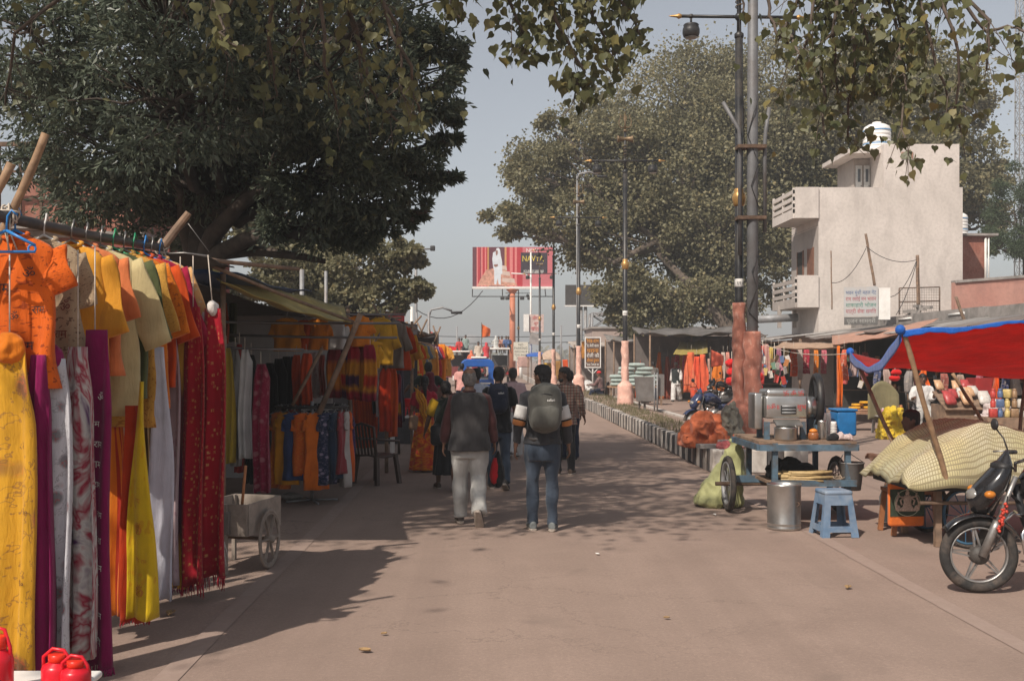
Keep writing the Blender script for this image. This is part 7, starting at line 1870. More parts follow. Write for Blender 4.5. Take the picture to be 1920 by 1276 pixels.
b = MB(); b.box((1.5, 0, 2.0), (11, 6, 4.0)); b.build('wall', plaster('far_plaster', (.36, .27, .24), (.42, .34, .30), (.25, .2, .18)), t)
b = MB(); b.box((1.5, 0, 4.08), (11.3, 6.3, .14)); b.build('roof_slab', CONC, t)
for x in (-2.6, 0, 2.6): b = MB(); b.box((x, -3.02, 2.4), (1, .06, 1.2)); b.build('window', GLASS(), t)
# table of stacked bags, seated man, standing men
t = thing('display_table', 'wooden table behind the lamp post stacked with striped sacks', 'table', (P(1190, 0, 43).x, 43, 0))
b = MB(); b.box((0, 0, .72), (2.2, 1.1, .06)); b.build('table_top', MAT('table_wood', (.33, .2, .12), .8), t)
for sx in (-1, 1):
 for sy in (-1, 1): b = MB(); b.box((sx * 1.0, sy * .45, .345), (.07, .07, .69)); b.build('leg', WOOD, t)
SACKM = CLOTH((.52, .56, .52), 'stripes', (.05, .14, .13), scale=1.2, key='sack_stripe', trans=0)
rnd = random.Random(12); nb = 0
sb = MB(); sb.loft([ell((x, 0, .075), (0, w_, 0), (0, 0, h_), 12) for x, w_, h_ in ((-.33, .06, .03), (-.30, .16, .07), (-.1, .20, .085), (.1, .20, .08), (.30, .16, .07), (.33, .06, .03))], uv=True)
so = sb.build('striped_sack', SACKM); sme = so.data; bpy.data.objects.remove(so)
for lv, n in enumerate((3, 3, 3, 2, 2, 1)):
 for k in range(n):
  inst('striped_sack', sme, None, (P(1190, 0, 43).x + (k - (n - 1) / 2) * .68 + rnd.uniform(-.05, .05), 42.7 + rnd.uniform(-.05, .05), .751 + lv * .155), (0, 0, rnd.uniform(-.12, .12)), label='white and green striped sack in layer %s of the stack on the table' % ('one', 'two', 'three', 'four', 'five', 'six')[lv], cat='sack', group='striped sacks stacked on the table')
MVST = CLOTH((.03, .035, .035), key='dkvest', trans=0)
person('man in white kurta and dark waistcoat walking past the saffron cloths', G(1268, 752), R(160), 1.68, walkB, SKIND, top=(WHITEC, .95, -.21, .02), bottom=(WHITEC, 'long', .05), vest=MVST, hair=('short', HAIRG), fine=.018, seed=21, lowdetail=True)
person('man in grey shirt standing with his back turned at the far stall', G(1225, 750), R(10), 1.68, stand, SKIND, top=(CLOTH((.16, .145, .135), key='greyshirt', trans=0), .9, -.18, .012), bottom=(NAVY, 'long', .02), fine=.018, seed=22, lowdetail=True)
sit = dict(leg_l=(1.5, 1.5, 0, .12), leg_r=(1.5, 1.5, 0, .12), arm_l=(.6, .1, .9), arm_r=(.6, .1, .9), lean=.12, sit=.50)
person('man in brown checked shirt and red cap seated beside the Hindi sign', Vector((P(1127, 0, 43.5).x, 43.5, .06)), R(70), 1.66, sit, SKIND, top=(CLOTH((.22, .14, .13), 'check', (.12, .06, .06), scale=3, key='brownchk', trans=0), .9, -.1, .012), bottom=(NAVY, 'long', .02), hair=('cap', CLOTH((.5, .03, .03), key='redcap', trans=0)), fine=.018, seed=23, lowdetail=True)
plastic_chair('dark chair under the seated man beside the Hindi sign', (P(1127, 0, 43.5).x, 43.5, 0), R(250), DARKMETAL)
# ================================================================== things on the median end
ORT = CLOTH((.50, .13, .055), 'print', (.6, .2, .1), scale=.2, key='orange_bundle', trans=.05)
def heap(name, label, cat, c, rx, ry, rz_, mat, seed, wr=.05, flat=.0):
 b = MB(); rnd = random.Random(seed)
 for k in range(9): b.ball((rnd.uniform(-.55, .55) * rx, rnd.uniform(-.5, .5) * ry, rz_ * rnd.uniform(.2, .62)), (rx * rnd.uniform(.3, .5), ry * rnd.uniform(.35, .55), rz_ * rnd.uniform(.3, .45)), 12)
 b.box((0, 0, rz_ * .16), (rx * 1.7, ry * 1.5, rz_ * .3))
 o = fuse(b, name, mat, max(.012, rx * .022), None, 2, wr * .7, 6 / max(rx, .3) * .5, 1.0, seed, True); o.location = c
 return tag(o, label, cat)
p = P(1328, 828, 18.6)
heap('cloth_bundle', 'big crumpled orange-red cloth bundle lying on the median', 'bundle', (p.x - .02, 18.7, .33), .50, .42, .62, ORT, 3)
heap('tarpaulin_bundle', 'grey-green folded tarpaulin leaning on the wrapped lamp post', 'bundle', (P(1372, 0, 18.6).x, 18.55, .33), .20, .22, .80, CLOTH((.17, .155, .125), key='grey_tarp', trans=0), 5, .03)
heap('red_rag', 'flat faded red rag lying at the end of the median', 'rag', (P(1362, 0, 17.8).x, 17.6, .36), .24, .14, .14, CLOTH((.40, .10, .10), key='faded_red', trans=0), 6, .02)
for i, (dx, dy, z, w_, d_, lab) in enumerate(((-.02, -.75, .36, .62, .30, 'grey paving slab on the median in front of the orange bundle'), (.30, -.72, .43, .50, .28, 'second grey paving slab lying on top of the first'))):
 b = MB(); b.box((0, 0, .03), (w_, d_, .06), rotm(0, 0, .1 + .2 * i)); b.build('paving_slab', CONC, o=None, loc=(p.x + dx, 18.6 + dy, z), label=lab, cat='slab')
# green plastic sack
b = MB(); rings = []
for z, x, w_, d_ in ((0, -.02, .26, .22), (.05, -.03, .31, .25), (.15, -.02, .29, .24), (.28, .03, .25, .21), (.42, .09, .20, .17), (.55, .13, .15, .13), (.68, .16, .115, .10), (.78, .18, .07, .06), (.84, .20, .09, .05)):
 rings.append(ell((x, 0, z), (w_, 0, 0), (0, d_, 0), 20))
b.loft(rings)
o = fuse(b, 'plastic_sack', CLOTH((.40, .40, .19), 'print', (.46, .46, .27), scale=.3, key='green_sack', trans=.15, rough=.5), .012, None, 1, .020, 8, .7, 4, True)
o.location = G(1352, 948); tag(o, 'yellow-green plastic sack slumped against the juice cart wheel', 'sack')
# ================================================================== sugarcane juice cart
c0 = Vector((P(1427, 0, 12.0).x, 12.0, 0))
BLUEP = MAT('chipped_blue_paint', (.085, .14, .19), .6, .1, .25, 8, .15, 60, (.09, .07, .055), .85, 6)
STAINL = MAT('stainless_steel', (.50, .49, .47), .32, .9, .12, 6, .05, 40, (.3, .25, .2), .35, 4)
t = thing('juice_cart', 'blue sugarcane juice cart with plank deck on spoked wheels', 'cart', c0)
Wd = 1.06; Dp = 1.25
zt = .905
for k in range(6):
 b = MB(); b.box((Wd / 2, .1 + .205 * k, zt), (Wd + .04, .19, .03)); b.build('deck_plank', WOOD, t)
b = MB(); b.box((Wd / 2, -.03, zt - .055), (Wd + .04, .03, .07)); b.box((Wd / 2, Dp + .02, zt - .055), (Wd, .03, .07)); b.box((-.03, Dp / 2, zt - .055), (.03, Dp, .07)); b.box((Wd + .03, Dp / 2, zt - .055), (.03, Dp, .07)); b.build('deck_rim', BLUEP, t)
for x in (.16, .98):
 for y in (.02, 1.2): b = MB(); b.box((x, y, .62), (.06, .05, .56)); b.build('leg', BLUEP, t)
b = MB(); b.box((.58, .35, .44), (.92, .78, .03)); b.build('lower_shelf', WOOD, t)
b = MB(); b.box((.58, -.05, .455), (.95, .04, .07)); b.build('shelf_rim', BLUEP, t)
b = MB(); b.tube([(-.32, .9, .34), (1.3, .9, .34)], .025, 8); b.build('axle', RUST, t)
for x in (-.16, 1.16): spoked('wheel', t, (x, .93, .338), .338, .075, 10, RUBBER, STEEL)
b = MB(); b.box((.5, .9, .40), (1.2, .06, .08)); b.build('chassis', BLUEP, t)
# machine on the deck
m = thing('juice_machine', 'stainless sugarcane crusher with red painted letters on the cart', 'machine', (c0.x, c0.y, .921))
mx0, mx1 = P(1428, 0, 12.45).x - c0.x, P(1506, 0, 12.45).x - c0.x; mc = (mx0 + mx1) / 2
for x in (mx0 + .02, mx1 - .05):
 for y in (.3, .62): b = MB(); b.box((x, y, .10), (.06, .05, .20)); b.build('leg', BLUEP, m)
b = MB(); b.rbox((mc, .46, .37), (mx1 - mx0, .38, .26), .025); b.build('housing', STAINL, m)
b = MB(); b.rbox((mc, .46, .53), (mx1 - mx0 - .02, .36, .10), .04); b.build('hood', STAINL, m)
b = MB(); b.box((mc + .02, .263, .34), (.17, .02, .10)); b.build('feed_mouth', MAT('mouth_shade', (.01, .01, .01), .9), m)  # near-black plate paints the shade of the feed opening
for z in (.31, .345, .38): b = MB(); b.tube([(mc - .06, .262, z), (mc + .10, .262, z)], .014, 10); b.build('roller', STEEL, m)
b = MB(); b.text('॥ॐ॥', .075, (mc - .16, .2655, .375), (1, 0, 0), (0, 0, 1)); b.text('शुभ', .075, (mc + .17, .2655, .375), (1, 0, 0), (0, 0, 1)); b.text('卐 ॐ 卐', .07, (mc + .08, .274, .53), (1, 0, 0), (0, 0, 1)); b.build('lettering', INK_R, m)
b = MB(); b.box((mc + .0, .22, .19), (.30, .16, .02), rotm(R(22), 0, 0)); b.build('juice_tray', STAINL, m)
b = MB(); b.rbox((mx0 - .06, .5, .32), (.10, .3, .42), .02); b.build('side_cover', STAINL, m)
b = MB(); b.lathe([(.02, -.08), (.13, -.07), (.13, .06), (.02, .07)], (mx1 + .06, .46, .36), 20, rot=rotm(0, R(90), 0)); b.build('gear_cover', STAINL, m)
b = MB(); fw = (mx1 + .17, .5, .44); b.torus(fw, .29, .035, (1, -.12, 0), 36, 8, sx=1.2); b.torus(fw, .26, .02, (1, -.12, 0), 30, 6); wl = b.build('flywheel', DARKMETAL, m)
for k in range(5):
 a = 2 * math.pi * k / 5; b = MB(); b.beam(Vector(fw), Vector(fw) + Vector((0, .27 * math.cos(a), .27 * math.sin(a))), .03, .02); b.build('spoke', DARKMETAL, wl)
b = MB(); b.box((mx1 + .15, .5, .1), (.06, .3, .24)); b.build('bearing_block', BLUEP, m)
def pot(label, loc, r, h, mat, cat='pot', name='cooking_pot', lip=True):
 t = thing(name, label, cat, loc)
 b = MB(); b.lathe([(r * .9, 0), (r, .02), (r, h * .9), (r * 1.05, h), (r * .97, h), (r * .95, h * .9), (r * .93, h * .3), (.01, h * .28)], seg=24); b.build('body', mat, t)
 return t
pot('steel juice pot under the crusher spout', (P(1470, 0, 12.2).x, 12.14, .921), .125, .15, STAINL)
pot('steel tumbler standing beside the paper cups', (P(1541, 0, 12.3).x, 12.3, .921), .05, .22, STAINL, 'tumbler', 'steel_tumbler')
for i, (px, Y, n, lab) in enumerate(((1552, 12.5, 9, 'tall stack of white paper cups on the juice cart'), (1563, 12.35, 6, 'shorter stack of white paper cups beside the tall one'), (1543, 12.33, 2, 'white paper cup upside down on the steel tumbler'))):
 t2 = thing('cup_stack', lab, 'cups', (P(px, 0, Y).x, Y, .921 if i < 2 else 1.142))
 for k in range(n): b = MB(); b.lathe([(.038, .03 * k), (.032, .03 * k + .05), (.030, .03 * k + .052), (.01, .03 * k + .052)], seg=14); b.lathe([(.038, .03 * k), (.041, .03 * k + .004), (.038, .03 * k + .008)], seg=14); b.build('cup', WHITEPL, t2)
t2 = thing('honey_jar', 'small brown jar with orange lid on the juice cart deck', 'jar', (P(1525, 0, 12.2).x, 12.2, .921))
b = MB(); b.lathe([(.045, 0), (.06, .02), (.06, .07), (.045, .09)], seg=16); b.build('body', MAT('brown_glaze', (.3, .11, .04), .3), t2); b = MB(); b.lathe([(.047, .09), (.047, .11), (.03, .125), (.01, .13)], seg=16); b.build('lid', MAT('orange_lid', (.6, .2, .03), .4), t2)
heap('printed_rag', 'red and white printed rag crumpled on the cart corner', 'rag', (P(1583, 0, 12.1).x, 12.12, .921), .10, .09, .10, CLOTH((.5, .4, .38), 'print', (.4, .05, .05), scale=.2, key='ragp', trans=0), 14, .012)
heap('black_bag', 'small black plastic bag beside the paper cups', 'bag', (P(1561, 0, 12.1).x, 12.1, .921), .07, .06, .09, BLACKC, 15, .01)
t2 = thing('plastic_crate', 'blue plastic tub standing behind the paper cups', 'tub', (P(1578, 0, 13.0).x, 12.95, .921))
b = MB(); b.rbox((0, 0, .15), (.24, .3, .30), .03); b.build('body', MAT('blue_plastic', (.02, .16, .40), .4), t2); b = MB(); b.rbox((0, 0, .31), (.26, .32, .03), .012); b.build('lid', _mats['blue_plastic'], t2)
t2 = thing('oil_can', 'dark blue metal can behind the flywheel', 'can', (P(1528, 0, 12.9).x, 12.85, .921)); b = MB(); b.lathe([(.11, 0), (.115, .02), (.115, .34), (.06, .40), (.035, .42), (.035, .47), (.01, .475)], seg=18); b.build('body', MAT('dark_blue_tin', (.02, .05, .11), .45, .2), t2)
# cane bundle on the lower shelf
CANE = MAT('cut_sugarcane', (.42, .30, .14), .65, 0, .3, 12, .1, 50, (.2, .12, .06), .5, 6)
rnd = random.Random(31)
for k in range(26):
 r = rnd.uniform(.012, .018); x0 = .20 + rnd.uniform(0, .16); z = .468 + .018 * (k // 6) + r * .5; y = -.02 + .06 * (k % 6) * 1.6
 b = MB(); b.tube([(0, 0, 0), (.2, .01, .005 * rnd.uniform(-1, 1)), (rnd.uniform(.34, .52), .02, rnd.uniform(-.02, .02))], r, 7)
 b.build('sugarcane', CANE, loc=(c0.x + x0, c0.y + y, z + .02), rz=rnd.uniform(-.18, .12), label='cut sugarcane stalk in the bundle on the cart\'s lower shelf', cat='sugarcane', group='sugarcane stalks on the lower shelf')
b = MB()
for k in range(120):
 x, y = rnd.uniform(.62, 1.0), rnd.uniform(-.02, .6); a = rnd.uniform(0, 6.3); b.beam((x, y, .47 + rnd.uniform(0, .05)), (x + .08 * math.cos(a), y + .08 * math.sin(a), .48 + rnd.uniform(0, .05)), .012, .006)
b.build('cane_waste', MAT('cane_fibre', (.25, .19, .14), .9), loc=(c0.x, c0.y, 0), label='crushed sugarcane fibre heaped on the lower shelf', cat='cane waste', kind='stuff')
heap('dark_sack', 'dark folded sack lying behind the sugarcane on the lower shelf', 'sack', (c0.x + .45, c0.y + .45, .456), .28, .2, .24, BLACKC, 17, .02)
# drum
p = G(1470, 990)
t = thing('steel_drum', 'tall dented stainless steel drum in front of the juice cart', 'drum', p)
r, h = .178, .49
b = MB(); b.lathe([(r * .99, 0), (r * 1.02, .01), (r * 1.02, .025), (r, .035), (r, .06), (r * 1.01, .065), (r, .07), (r, h - .04), (r * 1.012, h - .035), (r * 1.03, h - .01), (r * 1.03, h), (r * .98, h), (r * .97, h - .05), (r * .97, .1), (.01, .09)], seg=40); b.build('body', STAINL, t)
for s in (1,): b = MB(); b.tube([(r * .62 + .0, -r * .80, h * .62), (r * .66, -r * .93, h * .60), (r * .66, -r * .93, h * .56), (r * .50, -r * .96, h * .53)], .006, 6); b.build('handle', RUST, t)
# stool
p = G(1563, 1002)
t = thing('plastic_stool', 'worn blue plastic stool standing beside the steel drum', 'stool', p, R(4))
BS = MAT('worn_blue_plastic', (.115, .185, .285), .55, 0, .2, 8, .08, 40, (.27, .30, .34), .7, 4)
b = MB(); b.rbox((0, 0, .455), (.30, .30, .05), .022); b.build('seat', BS, t)
def panel(b, s, ax):
 def pt(x, z, o): k = z / .44; r = .185 - .05 * k; return Vector((x * (1 - .27 * k), s * (r + o), z)) if ax == 'y' else Vector((s * (r + o), x * (1 - .27 * k), z))
 for quad in (((-.195, 0), (-.115, 0), (-.115, .44), (-.185, .44)), ((.115, 0), (.195, 0), (.185, .44), (.115, .44)), ((-.115, .33), (.115, .33), (.115, .44), (-.115, .44)), ((-.115, .055), (.115, .055), (.115, .115), (-.115, .115))):
  vs = [pt(x, z, o) for o in (-.008, .008) for x, z in quad]
  b.add(vs, [(0, 1, 2, 3), (7, 6, 5, 4), (0, 4, 5, 1), (1, 5, 6, 2), (2, 6, 7, 3), (3, 7, 4, 0)])
for s in (-1, 1):
 for ax in 'xy': b = MB(); panel(b, s, ax); b.build('leg_panel', BS, t)
# bucket hanging on the cart
p = P(1597, 918, 12.1)
t = thing('metal_bucket', 'dull metal bucket hanging from the corner of the juice cart', 'bucket', p)
b = MB(); b.lathe([(.095, 0), (.10, .01), (.135, .30), (.142, .305), (.142, .315), (.13, .315), (.098, .03), (.01, .03)], seg=28); b.build('body', GM, t)
b = MB(); b.tube([(-.14, 0, .31), (-.11, -.02, .40), (-.06, -.01, .45), (.0, 0, .40), (.14, 0, .31)], .005, 6); b.tube([(-.06, -.01, .45), (-.07, 0, .52)], .004, 5); b.build('handle', STEEL, t)
# ================================================================== net-covered cart with tarpaulin, chair and bag
c0 = Vector((5.3, 10.9, 0))
t = thing('vendor_cart', 'hand cart on bicycle wheels loaded under the yellow net', 'cart', c0)
b = MB(); b.box((0, 0, .60), (2.3, 1.1, .07)); b.build('deck', DARKMETAL, t)
for x in (-.85, 1.1):
 for y in (-.38, .45): b = MB(); b.box((x, y, .3), (.06, .06, .60)); b.build('leg', WOOD, t)
BLR = MAT('blue_rim', (.05, .12, .2), .5, .4)
for x in (-.62, .85):
 for y in (-.48, .48): spoked('wheel', t, (x, y, .30), .30, .04, 12, RUBBER, BLR, axis=(.90, .45, 0))
b = MB(); b.tube([(-1.1, -.55, .45), (1.1, -.55, .45)], .02, 6); b.build('stretcher', RUST, t)
def net_mat():
 m, nt, b, out = _new('net_cloth'); uv = nt.nodes.new('ShaderNodeTexCoord').outputs['UV']
 mp = nt.nodes.new('ShaderNodeMapping'); mp.inputs['Scale'].default_value = (128, 74, 1); nt.links.new(uv, mp.inputs[0])
 s = nt.nodes.new('ShaderNodeSeparateXYZ'); nt.links.new(mp.outputs[0], s.inputs[0])
 c = None
 for i in (0, 1):
  f = nt.nodes.new('ShaderNodeMath'); f.operation = 'FRACT'; nt.links.new(s.outputs[i], f.inputs[0])
  g = nt.nodes.new('ShaderNodeMath'); g.operation = 'LESS_THAN'; g.inputs[1].default_value = .30; nt.links.new(f.outputs[0], g.inputs[0])
  if c is None: c = g.outputs[0]
  else:
   x = nt.nodes.new('ShaderNodeMath'); x.operation = 'MAXIMUM'; nt.links.new(c, x.inputs[0]); nt.links.new(g.outputs[0], x.inputs[1]); c = x.outputs[0]
 n = _noise(nt, 2.2, 4, .6, _pos(nt)); n2 = _noise(nt, 1.0, 3, .6, _pos(nt))
 base = _ramp(nt, n.outputs[0], [(.35, (.46, .39, .20)), (.65, (.47, .43, .33))]).outputs[0]
 base = _mix(nt, _ramp(nt, n2.outputs[0], [(.5, 0), (.68, .5)]).outputs[0], base, (.30, .32, .17))
 col = _mix(nt, c, base, (.25, .21, .12))
 nt.links.new(col, b.inputs['Base Color']); b.inputs['Roughness'].default_value = .8
 return m
def netf(u, v):
 x = -1.25 + 2.6 * u; y = -.66 + 1.36 * v
 ev = math.sin(math.pi * min(1, max(0, v))); eu = min(1, u * 3.2) ** .6 * min(1, (1 - u) * 6) ** .5
 top = .60 * min(1, ev * 2.3) ** .62 * eu * (.82 + .18 * math.sin(u * 5.2 + .6))
 crease = abs(noise.noise(Vector((u * 6 + v * 4, v * 1.6, 2)))) * .11 + abs(noise.noise(Vector((u * 17 + v * 9, v * 5 + u * 6, 5)))) * .045 + abs(noise.noise(Vector((u * 40 - v * 12, v * 16, 8)))) * .02
 hang = (1 - min(1, ev * 3)) * (.07 + .025 * math.sin(u * 31) + .02 * math.sin(u * 13))
 z = .68 + top - crease * min(1, ev * 3) - hang
 return (x + .04 * noise.noise(Vector((u * 7, v * 7, 9))), y + .05 * (1 - min(1, ev * 2)) * math.sin(u * 19 + 2 * math.sin(u * 7)), z)
b = MB(); b.sheet(netf, 90, 46, .006)
o = b.build('net_cover', net_mat(), loc=c0, label='yellow-brown checked net spread over the loaded hand cart', cat='net')
heap('load', 'covered load of goods under the yellow net on the cart', 'load', (c0.x + .1, c0.y, .64), .9, .38, .36, MAT('dark_load', (.06, .05, .04), .9), 33, .02)
# red and blue tarpaulin
REDT = CLOTH((.66, .022, .012), key='red_tarp', trans=.62, rough=.45); BLT = CLOTH((.012, .10, .42), key='bright_blue_tarp', trans=.06, rough=.4)
t = thing('tarpaulin', 'red and blue tarpaulin canopy tied to bamboo above the covered cart', 'tarpaulin', (5.2, 11.5, 0))
A, B_, C_, D_ = P(1692, 624, 10.0), P(2080, 588, 9.4), P(2060, 716, 13.6), P(1594, 662, 13.0)
def tf(u, v):
 p = A.lerp(B_, u).lerp(D_.lerp(C_, u), v)
 ed = -.10 * 4 * u * (1 - u) * (v * .6 + .15) - .14 * math.sin(math.pi * v) * (1 - u) ** 2 - .10 * math.sin(math.pi * v) + .012 * math.sin(u * 15 + v * 9) + .008 * math.sin(u * 5 - v * 24)
 return p + Vector((0, 0, ed)) - Vector(t.location)
b = MB(); b.sheet(lambda u, v: Vector(tf(u, v)), 40, 26, .005, m=0, mb=0); b.build('sheet', REDT, t)
b = MB(); b.sheet(lambda u, v: Vector(tf(u, 0)) + Vector((0, -.015, .02 - (.045 + .012 * math.sin(u * 7 + 1) + .008 * math.sin(u * 31) + .005 * math.sin(u * 83)) * v)), 50, 4, .004); b.build('front_hem', BLT, t)
b = MB(); b.sheet(lambda u, v: Vector(tf(0, u)) + Vector((-.012, 0, .02 - (.10 + .03 * math.sin(u * 8)) * v)), 30, 4, .004); b.build('side_hem', BLT, t)
b = MB(); b.ball(A - t.location + Vector((-.02, 0, .03)), .05, 10); b.ball(D_ - t.location + Vector((0, 0, .02)), .05, 10); b.build('corner_knot', BLT, t)
bamboo('bamboo_pole', 'pale bamboo pole propping the near corner of the red tarpaulin', 'pole', P(1778, 912, 10.25), P(1694, 622, 10.0), .027)
bamboo('bamboo_pole', 'dark bamboo pole propping the far corner of the red tarpaulin', 'pole', P(1708, 905, 11.7), P(1602, 668, 12.9), .024, WOOD)
bamboo('bamboo_pole', 'short pale bamboo pole under the far edge of the red tarpaulin', 'pole', P(1842, 790, 13.4), P(1786, 700, 13.4), .022)
bamboo('bamboo_pole', 'bamboo pole at the picture edge under the red tarpaulin', 'pole', P(1906, 860, 12.9), P(1924, 700, 12.9), .022, WOOD)
wire('thin cord running from the juice cart up to the red tarpaulin corner', [(P(1594, 662, 13.0), P(1420, 640, 19.0), .1)], .006, ROPE)
# chair with bag, seated person
t = thing('wooden_chair', 'brown wooden chair behind the hanging goddess bag', 'chair', (4.48, 11.35, 0), R(90))
CHW = MAT('chair_wood', (.30, .12, .05), .5, 0, .2, 9, .1, 50)
b = MB(); b.box((0, 0, .45), (.42, .42, .04)); b.build('seat', CHW, t)
for sx in (-1, 1):
 b = MB(); b.beam((sx * .19, .22, 0), (sx * .19, .17, .45), .045, .045); b.build('leg', CHW, t)
 b = MB(); b.beam((sx * .19, -.25, 0), (sx * .19, -.20, .45), .045, .045); b.build('leg', CHW, t)
 b = MB(); b.beam((sx * .19, -.20, .43), (sx * .19, -.30, .92), .045, .045); b.build('back_post', CHW, t)
for z in (.62, .88): b = MB(); b.box((0, -.235 - .06 * (z - .6) / .3, z), (.40, .03, .09)); b.build('back_rail', CHW, t)
p = P(1697, 985, 11.05)
t = thing('printed_bag', 'orange cloth bag printed with a pale seated figure in a ring', 'bag', (p.x, 11.0, p.z), R(3))
b = MB(); b.rbox((0, .03, .235), (.375, .07, .47), .03); b.build('body', CLOTH((.70, .16, .025), key='bag_orange', trans=0), t)
b = MB(); b.box((0, -.008, .245), (.36, .006, .28)); pn = b.build('print_panel', MAT('bag_green', (.035, .05, .03), .7, 0, .3, 20, 0), t)
b = MB(); b.torus((0, -.014, .245), .135, .004, (0, 1, 0), 40, 5); b.build('print_ring', MAT('bag_ring', (.40, .42, .3), .7), pn)
BF = MAT('bag_figure', (.46, .34, .28), .7, 0, .35, 60, .2, 120)
b = MB(); b.ball((0, -.012, .345), (.022, .005, .028), 10); b.ball((0, -.012, .385), (.016, .005, .022), 8); b.loft([ell((0, -.012, z), (w_, 0, 0), (0, .005, 0), 10) for z, w_ in ((.16, .09), (.18, .085), (.21, .05), (.25, .04), (.30, .048), (.325, .03))])
for s in (-1, 1):
 b.tube([(s * .04, -.012, .30), (s * .075, -.012, .27), (s * .06, -.012, .225)], .010, 6); b.tube([(s * .04, -.012, .305), (s * .085, -.012, .31), (s * .10, -.012, .355)], .009, 6); b.ball((s * .10, -.012, .19), (.03, .004, .035), 8); b.tube([(s * .115, -.012, .17), (s * .12, -.012, .25), (s * .09, -.012, .33)], .012, 6)
b.build('print_figure', BF, pn)
b = MB()
for s in (-1, 1): b.tube([(s * .12, .03, .46), (s * .07, .03, .60), (0, .04, .63)], .012, 6)
b.build('strap', CLOTH((.62, .55, .5), key='bag_strap', trans=0), t)
heap('paper_bundle', 'folded pale papers tucked above the orange printed bag', 'papers', (P(1695, 0, 11.15).x, 11.15, .72), .12, .05, .16, WHITEC, 41, .01)
person('person with black hair in grey trousers seated behind the covered cart', Vector((4.98, 12.05, .0)), R(92), 1.68, dict(leg_l=(1.42, 1.45, 0, .10), leg_r=(1.40, 1.35, 0, .10), arm_l=(.6, .1, 1.0), arm_r=(.6, .1, 1.0), lean=.22, nod=.2, sit=.50), SKIND, top=(CLOTH((.16, .10, .08), key='brown_top', trans=0), .9, -.1, .012), bottom=(CLOTH((.045, .047, .048), key='dkgrey_tr', trans=0), 'long', .02), hair=('short', HAIRB), shoe=MAT('tan_shoe', (.22, .15, .11), .6), fine=.012, seed=31)
